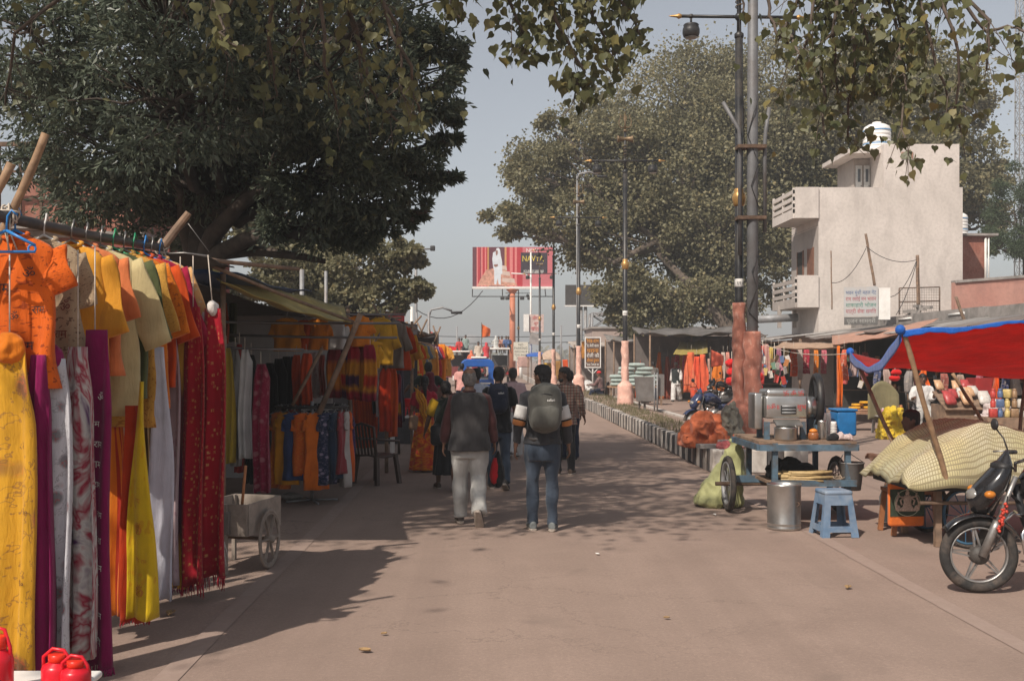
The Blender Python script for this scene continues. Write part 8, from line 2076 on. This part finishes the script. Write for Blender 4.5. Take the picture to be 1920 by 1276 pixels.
# ================================================================== motorcycle
def motorcycle(label, loc, rz, sc=1.0, detail=True, body=None, group=None):
 t = thing('motorcycle', label, 'motorcycle', loc, rz, group)
 BK = MAT('black_gloss', (.012, .012, .014), .18, 0, .2, 8, .02, 40, (.06, .05, .045), .35, 5, coat=.3); BK = body or BK
 DUST = MAT('dusty_black', (.05, .045, .042), .6, 0, .3, 10, .1, 60, (.16, .13, .11), .5, 6)
 AL = MAT('cast_aluminium', (.35, .34, .33), .45, .8, .2, 14, .1, 60, (.16, .13, .11), .5, 6)
 for nm, x in (('front_wheel', 0.0), ('rear_wheel', 1.27)):
  w = MB(); w.torus((x, 0, .30), .258, .042, (0, 1, 0), 44, 10, sx=1.05); wo = w.build(nm, RUBBER, t)
  b = MB(); b.torus((x, 0, .30), .215, .012, (0, 1, 0), 40, 6, sx=2.2); b.build('rim', AL, wo)
  for k in range(5):
   a = 2 * math.pi * k / 5 + .5; d = Vector((math.cos(a), 0, math.sin(a)))
   for s in (-1, 1):
    b = MB(); q_ = Vector((-d.z, 0, d.x)) * .022 * s; b.beam(Vector((x, .0, .30)) + d * .05 + q_, Vector((x, 0, .30)) + d * .212 + q_ * .3, .014, .022, up=(0, 1, 0)); b.build('spoke', AL, wo)
  b = MB(); b.lathe([(.02, -.07), (.065, -.05), (.075, -.03), (.075, .03), (.065, .05), (.02, .07)], (x, 0, .30), 20, rot=rotm(R(90), 0, 0)); b.build('hub', DUST, wo)
 for s in (-1, 1):
  b = MB(); b.tube([(0, s * .085, .30), (.09, s * .085, .52), (.115, s * .085, .58)], [.034, .034, .034], 12); b.tube([(.11, s * .085, .57), (.25, s * .085, .93)], .019, 12); b.build('fork', AL if s < 0 else DUST, t)
 b = MB()
 def mg(u, v):
  a = R(38 + 118 * u); r = .335
  return (-r * math.cos(a) * 1.0 + .0, (v - .5) * .15, .30 + r * math.sin(a) - .02 * (2 * v - 1) ** 2)
 b.sheet(mg, 20, 6, .006); b.build('front_mudguard', BK, t)
 b = MB(); b.loft([ell(c_, u_, v_, 16) for c_, u_, v_ in (((.06, 0, .64), (0, .05, 0), (.05, 0, .03)), ((.04, 0, .70), (0, .11, 0), (.11, 0, .05)), ((.06, 0, .79), (0, .15, 0), (.15, 0, .05)), ((.10, 0, .89), (0, .155, 0), (.14, 0, .05)), ((.15, 0, .98), (0, .12, 0), (.10, 0, .04)), ((.18, 0, 1.06), (0, .07, 0), (.05, 0, .03)), ((.20, 0, 1.12), (0, .02, 0), (.012, 0, .015)))]); b.build('headlamp_cowl', BK, t)
 b = MB(); b.ball((-.035, 0, .77), (.06, .09, .06), 14); b.build('headlamp', GLASS('headlamp_glass', (.16, .15, .14), .15), t)
 for s in (-1, 1):
  b = MB(); b.ball((.02, s * .20, .80), (.045, .035, .03), 10); b.tube([(.05, s * .1, .80), (.02, s * .2, .80)], .012, 6); b.build('indicator', MAT('amber', (.5, .17, .02), .3), t)
 b = MB(); b.tube([(.26, -.04, .97), (.235, -.12, 1.04), (.30, -.26, 1.09), (.40, -.38, 1.08)], .013, 10); b.tube([(.26, .04, .97), (.235, .12, 1.04), (.30, .26, 1.09), (.40, .38, 1.08)], .013, 10); b.build('handlebar', CHROME, t)
 for s in (-1, 1):
  b = MB(); b.tube([(.33, s * .29, 1.09), (.42, s * .41, 1.08)], .019, 10); b.build('grip', DARKMETAL, t)
  b = MB(); b.tube([(.30, s * .27, 1.10), (.22, s * .33, 1.09), (.27, s * .42, 1.08)], .007, 6); b.build('brake_lever', AL, t)
  b = MB(); b.tube([(.31, s * .26, 1.10), (.29, s * .30, 1.20), (.25, s * .34, 1.27)], .007, 6); b.ball((.24, s * .36, 1.31), (.02, .075, .05), 12); b.build('mirror', DARKMETAL, t)
 b = MB(); b.ball((.17, 0, 1.0), (.08, .12, .05), 12); b.build('instrument_pod', DARKMETAL, t)
 b = MB(); b.loft([ell(c_, u_, v_, 18) for c_, u_, v_ in (((.30, 0, .84), (0, .06, 0), (0, 0, .07)), ((.36, 0, .88), (0, .125, 0), (0, 0, .115)), ((.48, 0, .90), (0, .155, 0), (0, 0, .125)), ((.62, 0, .86), (0, .15, 0), (0, 0, .11)), ((.74, 0, .80), (0, .11, 0), (0, 0, .08)), ((.80, 0, .78), (0, .07, 0), (0, 0, .05)))]); b.build('fuel_tank', BK, t)
 b = MB(); b.text('HERO', .05, (.46, -.163, .90), (1, 0, 0), (0, -.05, 1)); b.build('lettering', MAT('silver_ink', (.5, .5, .5), .3, .5, .05, 9, 0), t)
 b = MB(); b.loft([ell(c_, u_, v_, 14) for c_, u_, v_ in (((.74, 0, .80), (0, .10, 0), (0, 0, .05)), ((.95, 0, .80), (0, .14, 0), (0, 0, .055)), ((1.25, 0, .84), (0, .14, 0), (0, 0, .055)), ((1.50, 0, .88), (0, .10, 0), (0, 0, .04)))]); b.build('seat', DARKMETAL, t)
 b = MB(); b.loft([ell(c_, u_, v_, 14) for c_, u_, v_ in (((.70, 0, .66), (0, .10, 0), (0, 0, .10)), ((1.0, 0, .68), (0, .13, 0), (0, 0, .09)), ((1.4, 0, .76), (0, .10, 0), (0, 0, .06)), ((1.58, 0, .80), (0, .06, 0), (0, 0, .04)))]); b.build('side_panel', BK, t)
 b = MB(); b.tube([(.27, 0, .86), (.33, 0, .62), (.42, 0, .36), (.62, 0, .27)], .030, 10); b.tube([(.30, 0, .78), (.75, 0, .66), (1.0, 0, .62)], .024, 8); b.tube([(.80, -.09, .34), (1.27, -.10, .30)], .022, 8); b.tube([(.80, .09, .34), (1.27, .10, .30)], .022, 8); b.build('frame', DARKMETAL, t)
 b = MB(); b.rbox((.62, 0, .36), (.34, .24, .22), .05); b.loft([ell((.53 + .04 * k, 0, .46 + .05 * k), (.10 if k % 2 == 0 else .085, 0, 0), (0, .10 if k % 2 == 0 else .085, 0), 14) for k in range(4)]); b.build('engine', AL, t)
 b = MB(); b.tube([(.52, -.06, .50), (.40, -.10, .42), (.42, -.13, .26), (.70, -.15, .22), (1.5, -.18, .36)], [.018, .018, .02, .03, .04], 10); b.build('exhaust', CHROME, t)
 b = MB(); b.tube([(.33, -.18, .62), (.24, -.24, .50), (.26, -.25, .36), (.36, -.14, .30)], .014, 8); b.tube([(.33, .18, .62), (.24, .24, .50), (.26, .25, .36), (.36, .14, .30)], .014, 8); b.tube([(.33, -.18, .62), (.30, 0, .62), (.33, .18, .62)], .014, 8); b.build('crash_guard', CHROME, t)
 b = MB(); b.tube([(.62, -.1, .25), (.60, -.28, .02)], .014, 6); b.build('side_stand', DARKMETAL, t)
 if detail:
  rnd = random.Random(2)
  for k in range(5):
   b = MB(); b.tube([(.26, rnd.uniform(-.1, .1), .99), (.12 + rnd.uniform(-.06, .06), rnd.uniform(-.12, .12), .92 + rnd.uniform(-.05, .1)), (.22, rnd.uniform(-.06, .06), .80), (.30, rnd.uniform(-.05, .05), .72)], .006, 5); b.build('cable', DARKMETAL, t)
  b = MB(); b.tube([(.18, -.11, .78), (.14, -.13, .5), (.06, -.10, .34)], .005, 5); b.build('brake_hose', DARKMETAL, t)
  b = MB()
  for k in range(26): b.ball((.165 - .06 * k / 26 + rnd.uniform(-.02, .02), -.115 + rnd.uniform(-.02, .02), .72 - .22 * k / 26), .014, 6)
  b.build('garland', MAT('red_gold_tinsel', (.45, .05, .03), .5, .1, .6, 60, .2), t, kind='stuff')
 t.scale = (sc,) * 3
 return t
motorcycle('black motorcycle with cast wheels and red tinsel on its fork, partly out of view', G(1835, 1110), R(-7), 1.0)
motorcycle('parked motorcycle with round mirror behind the orange bundle', (P(1300, 0, 26).x, 26, 0), R(24), 1.0, False, MAT('blue_gloss', (.03, .04, .09), .25, 0, .2, 8, .02), 'motorcycles parked across the median')
motorcycle('parked motorcycle in the shade below the saffron cloths', (P(1330, 0, 40).x, 40, 0), R(20), 1.0, False, None, 'motorcycles parked across the median')
# ================================================================== stands by the tin-roofed shops
def table(label, x, y, w, d, h, mat, rz=0):
 t = thing('plastic_table', label, 'table', (x, y, 0), rz)
 b = MB(); b.rbox((0, 0, h - .02), (w, d, .04), .02); b.build('table_top', mat, t)
 b = MB(); b.box((0, -d / 2 + .02, h - .08), (w * .9, .02, .08)); b.build('apron', mat, t)
 for sx in (-1, 1):
  for sy in (-1, 1): b = MB(); b.beam((sx * (w / 2 - .04), sy * (d / 2 - .04), 0), (sx * (w / 2 - .08), sy * (d / 2 - .08), h - .04), .06, .06); b.build('leg', mat, t)
 return t
TANP = MAT('tan_plastic', (.34, .19, .12), .5); GRP = MAT('grey_plastic', (.26, .24, .22), .6)
tx = G(1607, 806); table('tan plastic table with orange garlands before the garland shop', tx.x + .3, tx.y, 1.1, .7, .55, TANP)
for k in range(7):
 b = MB(); b.torus((0, 0, .03), .12, .035, (0, 0, 1), 18, 6); b.build('marigold_garland', MAT('marigold', (.66, .26, .012), .8, 0, .3, 60, .4, 90), loc=(tx.x - .1 + .14 * k, tx.y - .1 + .2 * (k % 2), .552 + .07 * (k % 3)), label='coil of orange marigold garland on the tan plastic table', cat='garland', group='marigold garlands on the tan table')
tx2 = G(1655, 812); table('grey low table with white bundles beside the yellow sack', tx2.x + .25, tx2.y, .9, .6, .45, GRP)
stock(8, tx2.x - .1, tx2.x + .6, tx2.y - .2, tx2.y + .2, (.452,), 9, 'packets on the grey low table', 'on the grey low table', ('bag', 'box'))
heap('yellow_sack', 'bright yellow cloth sack slumped beside the low grey table', 'sack', G(1668, 822) + Vector((.05, 0, 0)), .34, .3, .72, CLOTH((.58, .40, .03), key='yellow_sackm', trans=.05), 51, .05)
b = MB(); b.sheet(lambda u, v: (-.38 + .76 * u, .1 * math.sin(u * 3), .95 * v * (1 - .35 * (2 * u - 1) ** 2)), 12, 10, .03); b.build('olive_board', CLOTH((.19, .165, .09), key='olive_board', trans=0), loc=G(1668, 815) + Vector((.05, .5, .35)), label='rounded olive cloth-covered board standing behind the yellow sack', cat='board')
vp, vJ, vk = person('vendor in white shirt seated holding a phone near his face', Vector((P(1728, 0, 24).x, 24, .22)), R(172), 1.68, dict(sit, sit=.5, arm_l=(.5, .1, 1.9), arm_r=(.5, .25, 1.2), lean=.08, nod=.2), SKIND, top=(WHITEC, .6, -.1, .016), bottom=(GREYP, 'long', .02), hair=('short', HAIRB), fine=.012, seed=41, face='moustache')
t = thing('phone', 'dark mobile phone held up by the white-shirted vendor', 'phone', Vector((P(1728, 0, 24).x, 24, .22)), R(172)); b = MB(); b.rbox(vJ['wrl'] + Vector((.03, .06, .28)), (.075, .012, .15), .005); b.build('body', DARKMETAL, t)
plastic_chair('chair under the white-shirted vendor', (P(1728, 0, 24).x, 24.0, .2), R(5), DARKMETAL, hgt=.45)
t = thing('snack_stand', 'sloping snack stand heaped with red and cream packets', 'stand', (P(1812, 0, 22).x, 22, 0))
b = MB(); b.box((0, .2, .45), (1.0, .7, .9)); b.build('base', WOOD, t); b = MB(); b.box((0, .1, .98), (1.05, .75, .03), rotm(R(28), 0, 0)); b.build('slope_board', WOOD, t)
rnd = random.Random(6)
for i in range(14):
 big = i < 3; col = ((.36, .05, .05), (.5, .30, .17), (.5, .46, .42))[i % 3]
 xx = P(1808, 0, 22).x + (-.36 + .35 * (i % 3) if big else rnd.uniform(-.45, .45)); yy = 21.75 if big else 22.0 + rnd.uniform(-.05, .35)
 inst('snack_packet', packet('bag', col), None, (xx, yy, 1.0 + (yy - 21.9) * .55), (R(-35), 0, rnd.uniform(-.3, .3)), 1.5 if big else 1.1, label=('large red snack packet leaning on the snack stand', 'large orange snack packet leaning on the snack stand', 'large cream snack packet leaning on the snack stand')[i] if big else '%s snack packet in the heap on the snack stand' % ('red', 'orange', 'cream')[i % 3], cat='packet', group='snack packets on the sloping stand')
t = thing('jar_stand', 'low stand crowded with stacked jars at the picture edge', 'stand', (P(1905, 0, 21).x, 21, 0)); b = MB(); b.box((0, .1, .35), (1.3, .6, .7)); b.build('base', WOOD, t)
for k in range(20):
 col = GOODS[(k * 5) % 8]; inst('small_jar', packet('jar' if k % 3 else 'box', col), None, (P(1905, 0, 21).x - .5 + .14 * (k % 8), 20.9, .701 + .19 * (k // 8)), (0, 0, k), .95, label='%s jar in tier %s of the jars stacked at the picture edge' % (['red', 'orange', 'yellow', 'green', 'white', 'blue', 'pink', 'brown'][(k * 5) % 8], ('one', 'two', 'three')[k // 8]), cat='jar', group='jars stacked at the picture edge')
heap('white_bundle', 'pile of white and pink cloth bundles beside the jars', 'bundle', (P(1868, 0, 21.5).x, 21.5, .55), .40, .3, .50, CLOTH((.5, .42, .4), 'print', (.5, .15, .12), scale=.2, key='bundlep', trans=0), 61, .04)
table('low table under the white and pink bundles', P(1868, 0, 21.5).x, 21.5, 1.0, .7, .55, WOOD)
b = MB(); b.box((0, 0, .55), (.55, .5, 1.1)); b.build('red_crate', MAT('red_crate_m', (.28, .02, .02), .6, 0, .2, 4, .1), loc=(P(1842, 0, 25).x, 25, .3), label='tall dark red crate stack behind the snack stand', cat='crate')
# leaves and scraps on the road
DRYL = MAT('dry_leaf', (.30, .19, .09), .8, 0, .3, 30, .1)
for i, (px, py, s, lab) in enumerate(((320, 1152, .12, 'curled dark dry leaf on the shaded road near the dupattas'), (684, 1222, .09, 'small dry leaf on the open road near the camera'), (1590, 1103, .09, 'pale dry leaf on the road before the motorcycle'), (1120, 1040, .05, 'tiny paper scrap in the middle of the road'), (720, 1190, .05, 'tiny dry leaf scrap near the picture bottom'), (1340, 966, .06, 'paper scrap beside the plastic sack'), (1250, 1160, .05, 'tiny pale leaf scrap on the open road'))):
 s *= .6; b = MB(); b.sheet(lambda u, v: ((u - .5) * s * (1 - abs(2 * v - 1) ** 2 * .9), (v - .5) * s * 1.4, .012 + .25 * s * (2 * u - 1) ** 2), 6, 8, .002); b.build('fallen_leaf', DRYL if i != 3 and i != 5 else WHITEP, loc=G(px, py), rz=i * 1.3, label=lab, cat='leaf')
# ================================================================== traffic and people far down the road
BLU = MAT('rickshaw_blue', (.02, .10, .38), .35, 0, .12, 5, .05, 40, (.05, .09, .18), .4, 3)
t = thing('three_wheeler', 'bright blue passenger three-wheeler seen from behind', 'three-wheeler', (P(895, 0, 42).x, 42, 0))
def rr(y, w, z0, z1, rad=.22):
 pts = [(-w, z0), (w, z0), (w, z1 - rad)] + [(w - rad + rad * math.cos(a), z1 - rad + rad * math.sin(a)) for a in np.linspace(.3, 1.57, 5)] + [(-w + rad - rad * math.cos(a), z1 - rad + rad * math.sin(a)) for a in np.linspace(1.57, .3, 5)] + [(-w, z1 - rad)]
 return [Vector((x, y, z)) for x, z in pts]
b = MB(); b.loft([rr(0, .60, .32, .98, .08), rr(.02, .66, .30, 1.02, .08), rr(1.6, .66, .30, 1.02, .08), rr(2.3, .5, .32, 1.0, .08)], sm=False); b.build('body', BLU, t)
b = MB(); b.loft([rr(.0, .60, 1.55, 1.80, .22), rr(.04, .67, 1.52, 1.83, .26), rr(1.9, .66, 1.52, 1.83, .26), rr(2.3, .5, 1.55, 1.74, .2)], sm=False); b.build('roof', BLU, t)
for s in (-1, 1):
 b = MB(); b.box((s * .54, .03, 1.3), (.22, .08, .60)); b.build('rear_pillar', BLU, t)
 b = MB(); b.box((s * .60, 1.9, 1.3), (.06, .08, .6)); b.build('front_pillar', BLU, t)
 b = MB(); b.torus((s * .55, .45, .22), .18, .045, (1, 0, 0), 24, 8); b.build('wheel', RUBBER, t)
 b = MB(); b.box((s * .5, -.01, .62), (.12, .03, .14)); b.build('tail_lamp', MAT('tail_red', (.4, .02, .02), .3), t)
b = MB(); b.box((0, -.012, .88), (1.1, .02, .06)); b.build('white_stripe', WHITEP, t)
b = MB(); b.box((0, -.012, .5), (.5, .02, .14)); b.build('number_plate', WHITEP, t)
b = MB(); b.box((0, .4, .8), (1.1, .12, .7)); b.build('seat_back', MAT('grey_rexine', (.10, .11, .12), .5), t)
b = MB(); b.torus((0, 2.1, .2), .17, .045, (1, 0, 0), 20, 8); b.build('front_wheel', RUBBER, t)
person('passenger in grey sitting inside the blue three-wheeler', Vector((P(895, 0, 42).x + .05, 42.75, .25)), 0, 1.6, dict(sit, sit=.5), SKIND, top=(CLOTH((.10, .105, .11), key='pgrey', trans=0), .9, -.1, .02), bottom=(NAVY, 'long', .02), fine=.022, seed=61, lowdetail=True)
def jeep(label, px0, px1, roof_py, Y, col):
 x0, x1 = P(px0, 0, Y).x, P(px1, 0, Y).x; w = x1 - x0; zr = P(0, roof_py, Y).z
 t = thing('passenger_jeep', label, 'jeep', ((x0 + x1) / 2, Y, 0), 0, 'loaded jeeps far down the road')
 m_ = MAT('jeep_' + col[0], col[1], .5, 0, .3, 2, .1, 20, (.1, .06, .05), .5, 1.5)
 b = MB(); b.box((0, 1.6, .95), (w * .94, 3.2, .75)); b.build('body', m_, t)
 b = MB(); b.rbox((0, 1.5, zr - .06), (w * 1.05, 3.4, .12), .05); b.build('roof', WHITEP, t)
 for s in (-1, 1):
  for y in (.1, 2.9): b = MB(); b.box((s * w * .45, y, (zr + 1.3) / 2), (.07, .07, zr - 1.35)); b.build('pillar', m_, t)
  b = MB(); b.torus((s * w * .42, .6, .36), .29, .09, (1, 0, 0), 22, 8); b.build('wheel', RUBBER, t)
  b = MB(); b.box((s * w * .36, -.02, .85), (.18, .04, .22)); b.build('tail_lamp', MAT('tail_red', (.4, .02, .02), .3), t)
 b = MB(); b.torus((w * .2, -.06, 1.1), .2, .08, (0, 1, 0), 22, 8); b.build('spare_wheel', RUBBER, t)
 b = MB(); b.ball((w * .2, -.1, 1.1), (.13, .06, .13), 12); b.build('wheel_cover', m_, t)
 b = MB(); b.box((0, -.03, .55), (.6, .04, .3)); b.build('number_plate', WHITEP, t)
 b = MB(); b.box((0, 1.9, 1.7), (w * .8, .1, .8)); b.build('interior_shade', MAT('dark_panel', (.06, .055, .06), .9), t)  # dark panel stands in for the shade inside the cabin
 return t, zr
sitf = dict(leg_l=(1.5, 1.6, 0, .2), leg_r=(1.5, 1.6, 0, .2), arm_l=(.5, .1, .9), arm_r=(.5, .1, .9), lean=.05)
def rider(label, px, py, Y, zr, col, stand_=False, dy=.6):
 h = 1.6; x = P(px, 0, Y + dy).x
 m_ = CLOTH(col, trans=0)
 person(label, Vector((x, Y + dy, zr - (0 if stand_ else .0))), R(180 if px % 2 else 20), h, dict(stand) if stand_ else dict(sitf, sit=.12), SKIND, top=(m_, .9, -.2, .02), bottom=None if not stand_ else (NAVY, 'long', .02), hair=('short', HAIRB) if col[0] < .4 or px % 2 else ('scarf', m_), shoe=None, fine=.03, seed=px, lowdetail=True, group='people riding on the jeep roofs')
t, zr = jeep('maroon jeep with people and red bundles on its roof', 834, 880, 657, 72, ('maroon', (.16, .03, .03)))
rider('seated figure in red on the maroon jeep roof', 861, 640, 72, zr, (.45, .05, .05)); rider('seated figure in dark clothes on the maroon jeep roof', 866, 640, 72, zr, (.05, .05, .06), dy=1.2); rider('figure in green and white standing on the maroon jeep roof', 873, 640, 72, zr - .55, (.25, .32, .3), True, 1.0)
for i, (px, lab) in enumerate(((840, 'round red bundle at the roof edge of the maroon jeep'), (850, 'round red bundle in the middle of the maroon jeep roof'))): heap('red_bundle', lab, 'bundle', (P(px, 0, 72.8).x, 72.8, zr), .38, .3, .34, REDF, 70 + i, .03)
t, zr2 = jeep('brown jeep crowded with people on its roof beside the orange column', 918, 956, 652, 76, ('brown', (.12, .06, .045)))
for px, lab, col in ((930, 'seated figure in white on the brown jeep roof', (.5, .5, .48)), (935, 'seated figure in rust on the brown jeep roof', (.3, .12, .08)), (941, 'seated figure in pink on the brown jeep roof', (.45, .25, .2)), (949, 'seated figure in blue on the brown jeep roof', (.06, .1, .22)), (953, 'seated figure in navy on the brown jeep roof', (.03, .05, .1))): rider(lab, px, 640, 76, zr2, col, dy=.5 + (px % 3) * .5)
t, zr3 = jeep('red open jeep between the two loaded jeeps', 884, 912, 668, 66, ('red', (.30, .04, .04)))
rider('figure in cream standing behind the blue three-wheeler', 897, 640, 66, zr3 - .7, (.5, .42, .35), True); rider('figure in red shawl seated on the red open jeep', 912, 640, 66, zr3, (.5, .05, .06))
rider('figure in orange seated on the red open jeep edge', 884, 640, 66, zr3 - .5, (.6, .15, .08))
motorcycle('motorcycle with shiny load parked ahead beside the pink-shirted man', (P(935, 0, 48).x - .5, 48, 0), R(85), 1.0, False, None, 'motorcycles on the main road')
tri_flag('saffron flag on a red pole above the far crowd', 903, 604, 68, .55, .95, (.72, .16, .04), 2.6)
tri_flag('small coral flag above the far left stall', 806, 617, 34, .25, .45, (.7, .12, .10), .9)
# tents at the far end of the median
def tent(label, px0, px1, py0, py1, Y, mat):
 A, B_ = P(px0, py1, Y), P(px1, py1, Y); C_ = P((px0 + px1) / 2 + (px1 - px0) * .15, py0, Y + 1.5)
 t = thing('tent', label, 'tent', ((A.x + B_.x) / 2, Y, 0)); o_ = t.location
 b = MB(); b.sheet(lambda u, v: Vector(((A.lerp(B_, u)).x, Y + 3 * v, A.z + (C_.z - A.z) * math.sin(math.pi * min(1, v * .98 + .01)) * (.55 + .45 * math.sin(math.pi * u)))) - o_, 14, 10, .02); b.build('canopy', mat, t)
 for u in (.05, .95): b = MB(); b.tube([Vector((A.lerp(B_, u).x - o_.x, .2, 0)), Vector((A.lerp(B_, u).x - o_.x, .2, A.z))], .04, 6); b.build('post', WOOD, t)
tent('peach cloth tent at the far end of the median', 1018, 1052, 655, 674, 74, CLOTH((.55, .40, .30), key='peach_tent', trans=.2))
tent('blue tarpaulin tent behind the peach tent', 988, 1032, 660, 668, 82, BLT)
for i, (px, py0, py1, w, Y, col, lab) in enumerate(((1028, 680, 712, 20, 76, (.5, .3, .03), 'ochre cloth screen under the peach tent'), (1046, 676, 712, 12, 74, (.35, .18, .05), 'brown cloth screen at the side of the peach tent'), (1060, 674, 700, 10, 70, (.7, .1, .02), 'bright orange cloth past the peach tent'), (984, 668, 688, 26, 88, (.50, .32, .28), 'pinkish cloth screen behind the far parking sign'), (1094, 640, 672, 8, 66, (.66, .3, .06), 'orange banner just left of the Hindi sign'))):
 p, q_ = P(px, py0, Y), P(px, py1, Y); bunch('cloth_screen', lab, 'cloth screen', p, p.z - q_.z, w * Y / FPX, w * Y / FPX, .15, CLOTH(col), seed=px, pinch=0, nz=8, nr=20)
heap('white_heap', 'heap of pale sacks on the median beyond the plaid man', 'sacks', (P(1082, 0, 50).x, 50, .3), .9, .6, .6, WHITEC, 91, .05)
# poles, floodlight mast, wires
def mast(label, px, py0, Y, r=.06, mat=STEEL, lamp=None):
 p = P(px, py0, Y); t = thing('utility_pole', label, 'pole', (p.x, Y, 0)); b = MB(); b.tube([(0, 0, 0), (0, 0, p.z)], [r * 1.2, r], 10); b.build('pole', mat, t)
 if lamp == 'flood':
  b = MB(); b.tube([(-1.0, 0, p.z), (1.2, 0, p.z + .06)], .06, 6); b.build('crossarm', mat, t)
  for x in (-1.0, -.75, 1.1): b = MB(); b.rbox((x, -.1, p.z + .08), (.32, .25, .34), .05); b.build('floodlight', DARKMETAL, t)
 if lamp == 'curve':
  b = MB(); b.tube([(0, 0, p.z - .2), (.1, 0, p.z + .1), (.6, 0, p.z + .2), (1.0, 0, p.z + .05)], .045, 8); b.build('bracket', mat, t); b = MB(); b.rbox((1.2, 0, p.z - .02), (.5, .2, .12), .05); b.build('lantern', DARKMETAL, t)
 return t
mast('tall floodlight mast rising above the small pale-leaved tree', 780, 468, 70, .09, STEEL, 'flood')
mast('slim pole with curved street lantern behind the far left stall', 804, 585, 46, .06, STEEL, 'curve')
mast('dark thin pole behind the far left stall', 756, 560, 46, .05, DARKMETAL); mast('pale pole beside the dark thin pole', 772, 575, 44, .06, WHITEP); mast('grey pole between the pale pole and the curved lantern', 781, 585, 45, .05, STEEL)
mast('grey pipe pole rising behind the olive awning', 611, 508, 30, .045, STEEL); mast('short grey pipe pole behind the dark roof of the cloth stall', 566, 505, 28, .06, STEEL)
mast('curved bracket street lamp pole beside the ornamental lamp posts', 1082, 330, 51, .035, STEEL, 'curve')
mast('catenary post far beyond the crowd on the left', 857, 612, 160, .12, STEEL); mast('catenary post far beyond the tents', 1052, 610, 160, .12, STEEL)
wire('upper power line crossing far beyond the crowd', [(P(650, 622, 160), P(1100, 628, 160), .5)], .06); wire('lower power line crossing far beyond the crowd', [(P(650, 640, 160), P(1100, 640, 160), .3)], .06)
wire('cable sagging from the billboard toward the left trees', [(P(780, 580, 90), P(905, 545, 98), 1.5)], .04)
# lattice towers
def lattice(label, px, py0, py1, Y, w0, w1, mat, cat='tower', name='lattice_tower', n=7, z0=None):
 p, q_ = P(px, py0, Y), P(px, py1, Y); zb = 0 if z0 is None else z0
 t = thing(name, label, cat, (p.x, Y, zb)); Hh = p.z - zb
 b = MB(); br = MB()
 def c(k, i, j): u = k / n; w = w0 + (w1 - w0) * u; return Vector((i * w / 2, j * w / 2, Hh * u))
 for i in (-1, 1):
  for j in (-1, 1): b.tube([c(0, i, j), c(n, i, j)], .05 * max(w0, .5), 5)
 for k in range(n):
  for i, j, i2, j2 in ((-1, -1, 1, -1), (1, -1, 1, 1), (1, 1, -1, 1), (-1, 1, -1, -1)):
   br.tube([c(k, i, j), c(k + 1, i2, j2)], .025 * max(w0, .5), 4); br.tube([c(k, i2, j2), c(k + 1, i, j)], .025 * max(w0, .5), 4); br.tube([c(k + 1, i, j), c(k + 1, i2, j2)], .025 * max(w0, .5), 4)
 b.build('legs', mat, t); br.build('bracing', mat, t, kind='stuff')
 return t
t = lattice('green based lattice tower behind the Hindi sign', 1131, 588, 640, 115, 3.2, 2.6, STEEL, n=4)
b = MB(); b.box((0, 0, 2.6), (4.2, 3, 2.6)); b.build('green_tank', MAT('green_tin', (.03, .16, .13), .6), t); b = MB(); b.box((0, 0, t.children[0].dimensions.z if False else 6.6), (2.7, 2.7, .3)); b.build('platform', STEEL, t)
lattice('tall telecom lattice mast at the picture edge behind the trees', 1916, -260, 420, 75, .75, .55, STEEL, n=34, name='telecom_mast', cat='mast')
# hazy things on the horizon
t = thing('water_tower', 'pale hazy water tower silhouette on the horizon', 'water tower', (P(883, 0, 800).x, 800, 0))
b = MB(); b.lathe([(5.5, 0), (4.6, 8), (5.8, 12), (7.4, 15), (6.5, 18.5), (2, 19.5), (.5, 20)], seg=20); b.build('tower', CONC, t)
rnd = random.Random(50)
def far_tree_line():
 rng = np.random.default_rng(9); pts = []
 for k in range(160):
  x = rng.uniform(-320, 320); y = rng.uniform(380, 520); h = rng.uniform(2, 7)
  pts.append(np.array([x, y, h * .6]) + rng.normal(size=(60, 3)) * np.array([5, 3, h * .35]))
 Q = np.concatenate(pts); Q[:, 2] = np.abs(Q[:, 2])
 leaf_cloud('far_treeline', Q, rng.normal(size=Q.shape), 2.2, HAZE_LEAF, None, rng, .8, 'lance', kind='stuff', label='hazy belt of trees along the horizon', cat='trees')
far_tree_line()
# red and white board above the far left stall
b = MB(); b.box((0, 0, .1), (.36, .04, .16)); b.build('striped_board', CLOTH((.6, .1, .1), 'stripes', (.6, .6, .6), key='strb', trans=0), loc=P(742, 604, 22), label='small red and white board above the third stall', cat='board')
# ================================================================== air
def haze():
 m = bpy.data.materials.new('hazy_air'); m.use_nodes = True; nt = m.node_tree
 for n in list(nt.nodes): nt.nodes.remove(n)
 out = nt.nodes.new('ShaderNodeOutputMaterial'); v = nt.nodes.new('ShaderNodeVolumePrincipled')
 v.inputs['Color'].default_value = (.72, .735, .75, 1); v.inputs['Density'].default_value = .0017; v.inputs['Anisotropy'].default_value = .0
 nt.links.new(v.outputs[0], out.inputs['Volume'])
 b = MB(); b.box((0, 1130, 12.5), (2820, 2760, 27.5))
 b.build('haze', m, label='thin dusty haze filling the air over the street', cat='haze', kind='stuff')
haze()
bpy.data.scenes.remove(TMP)
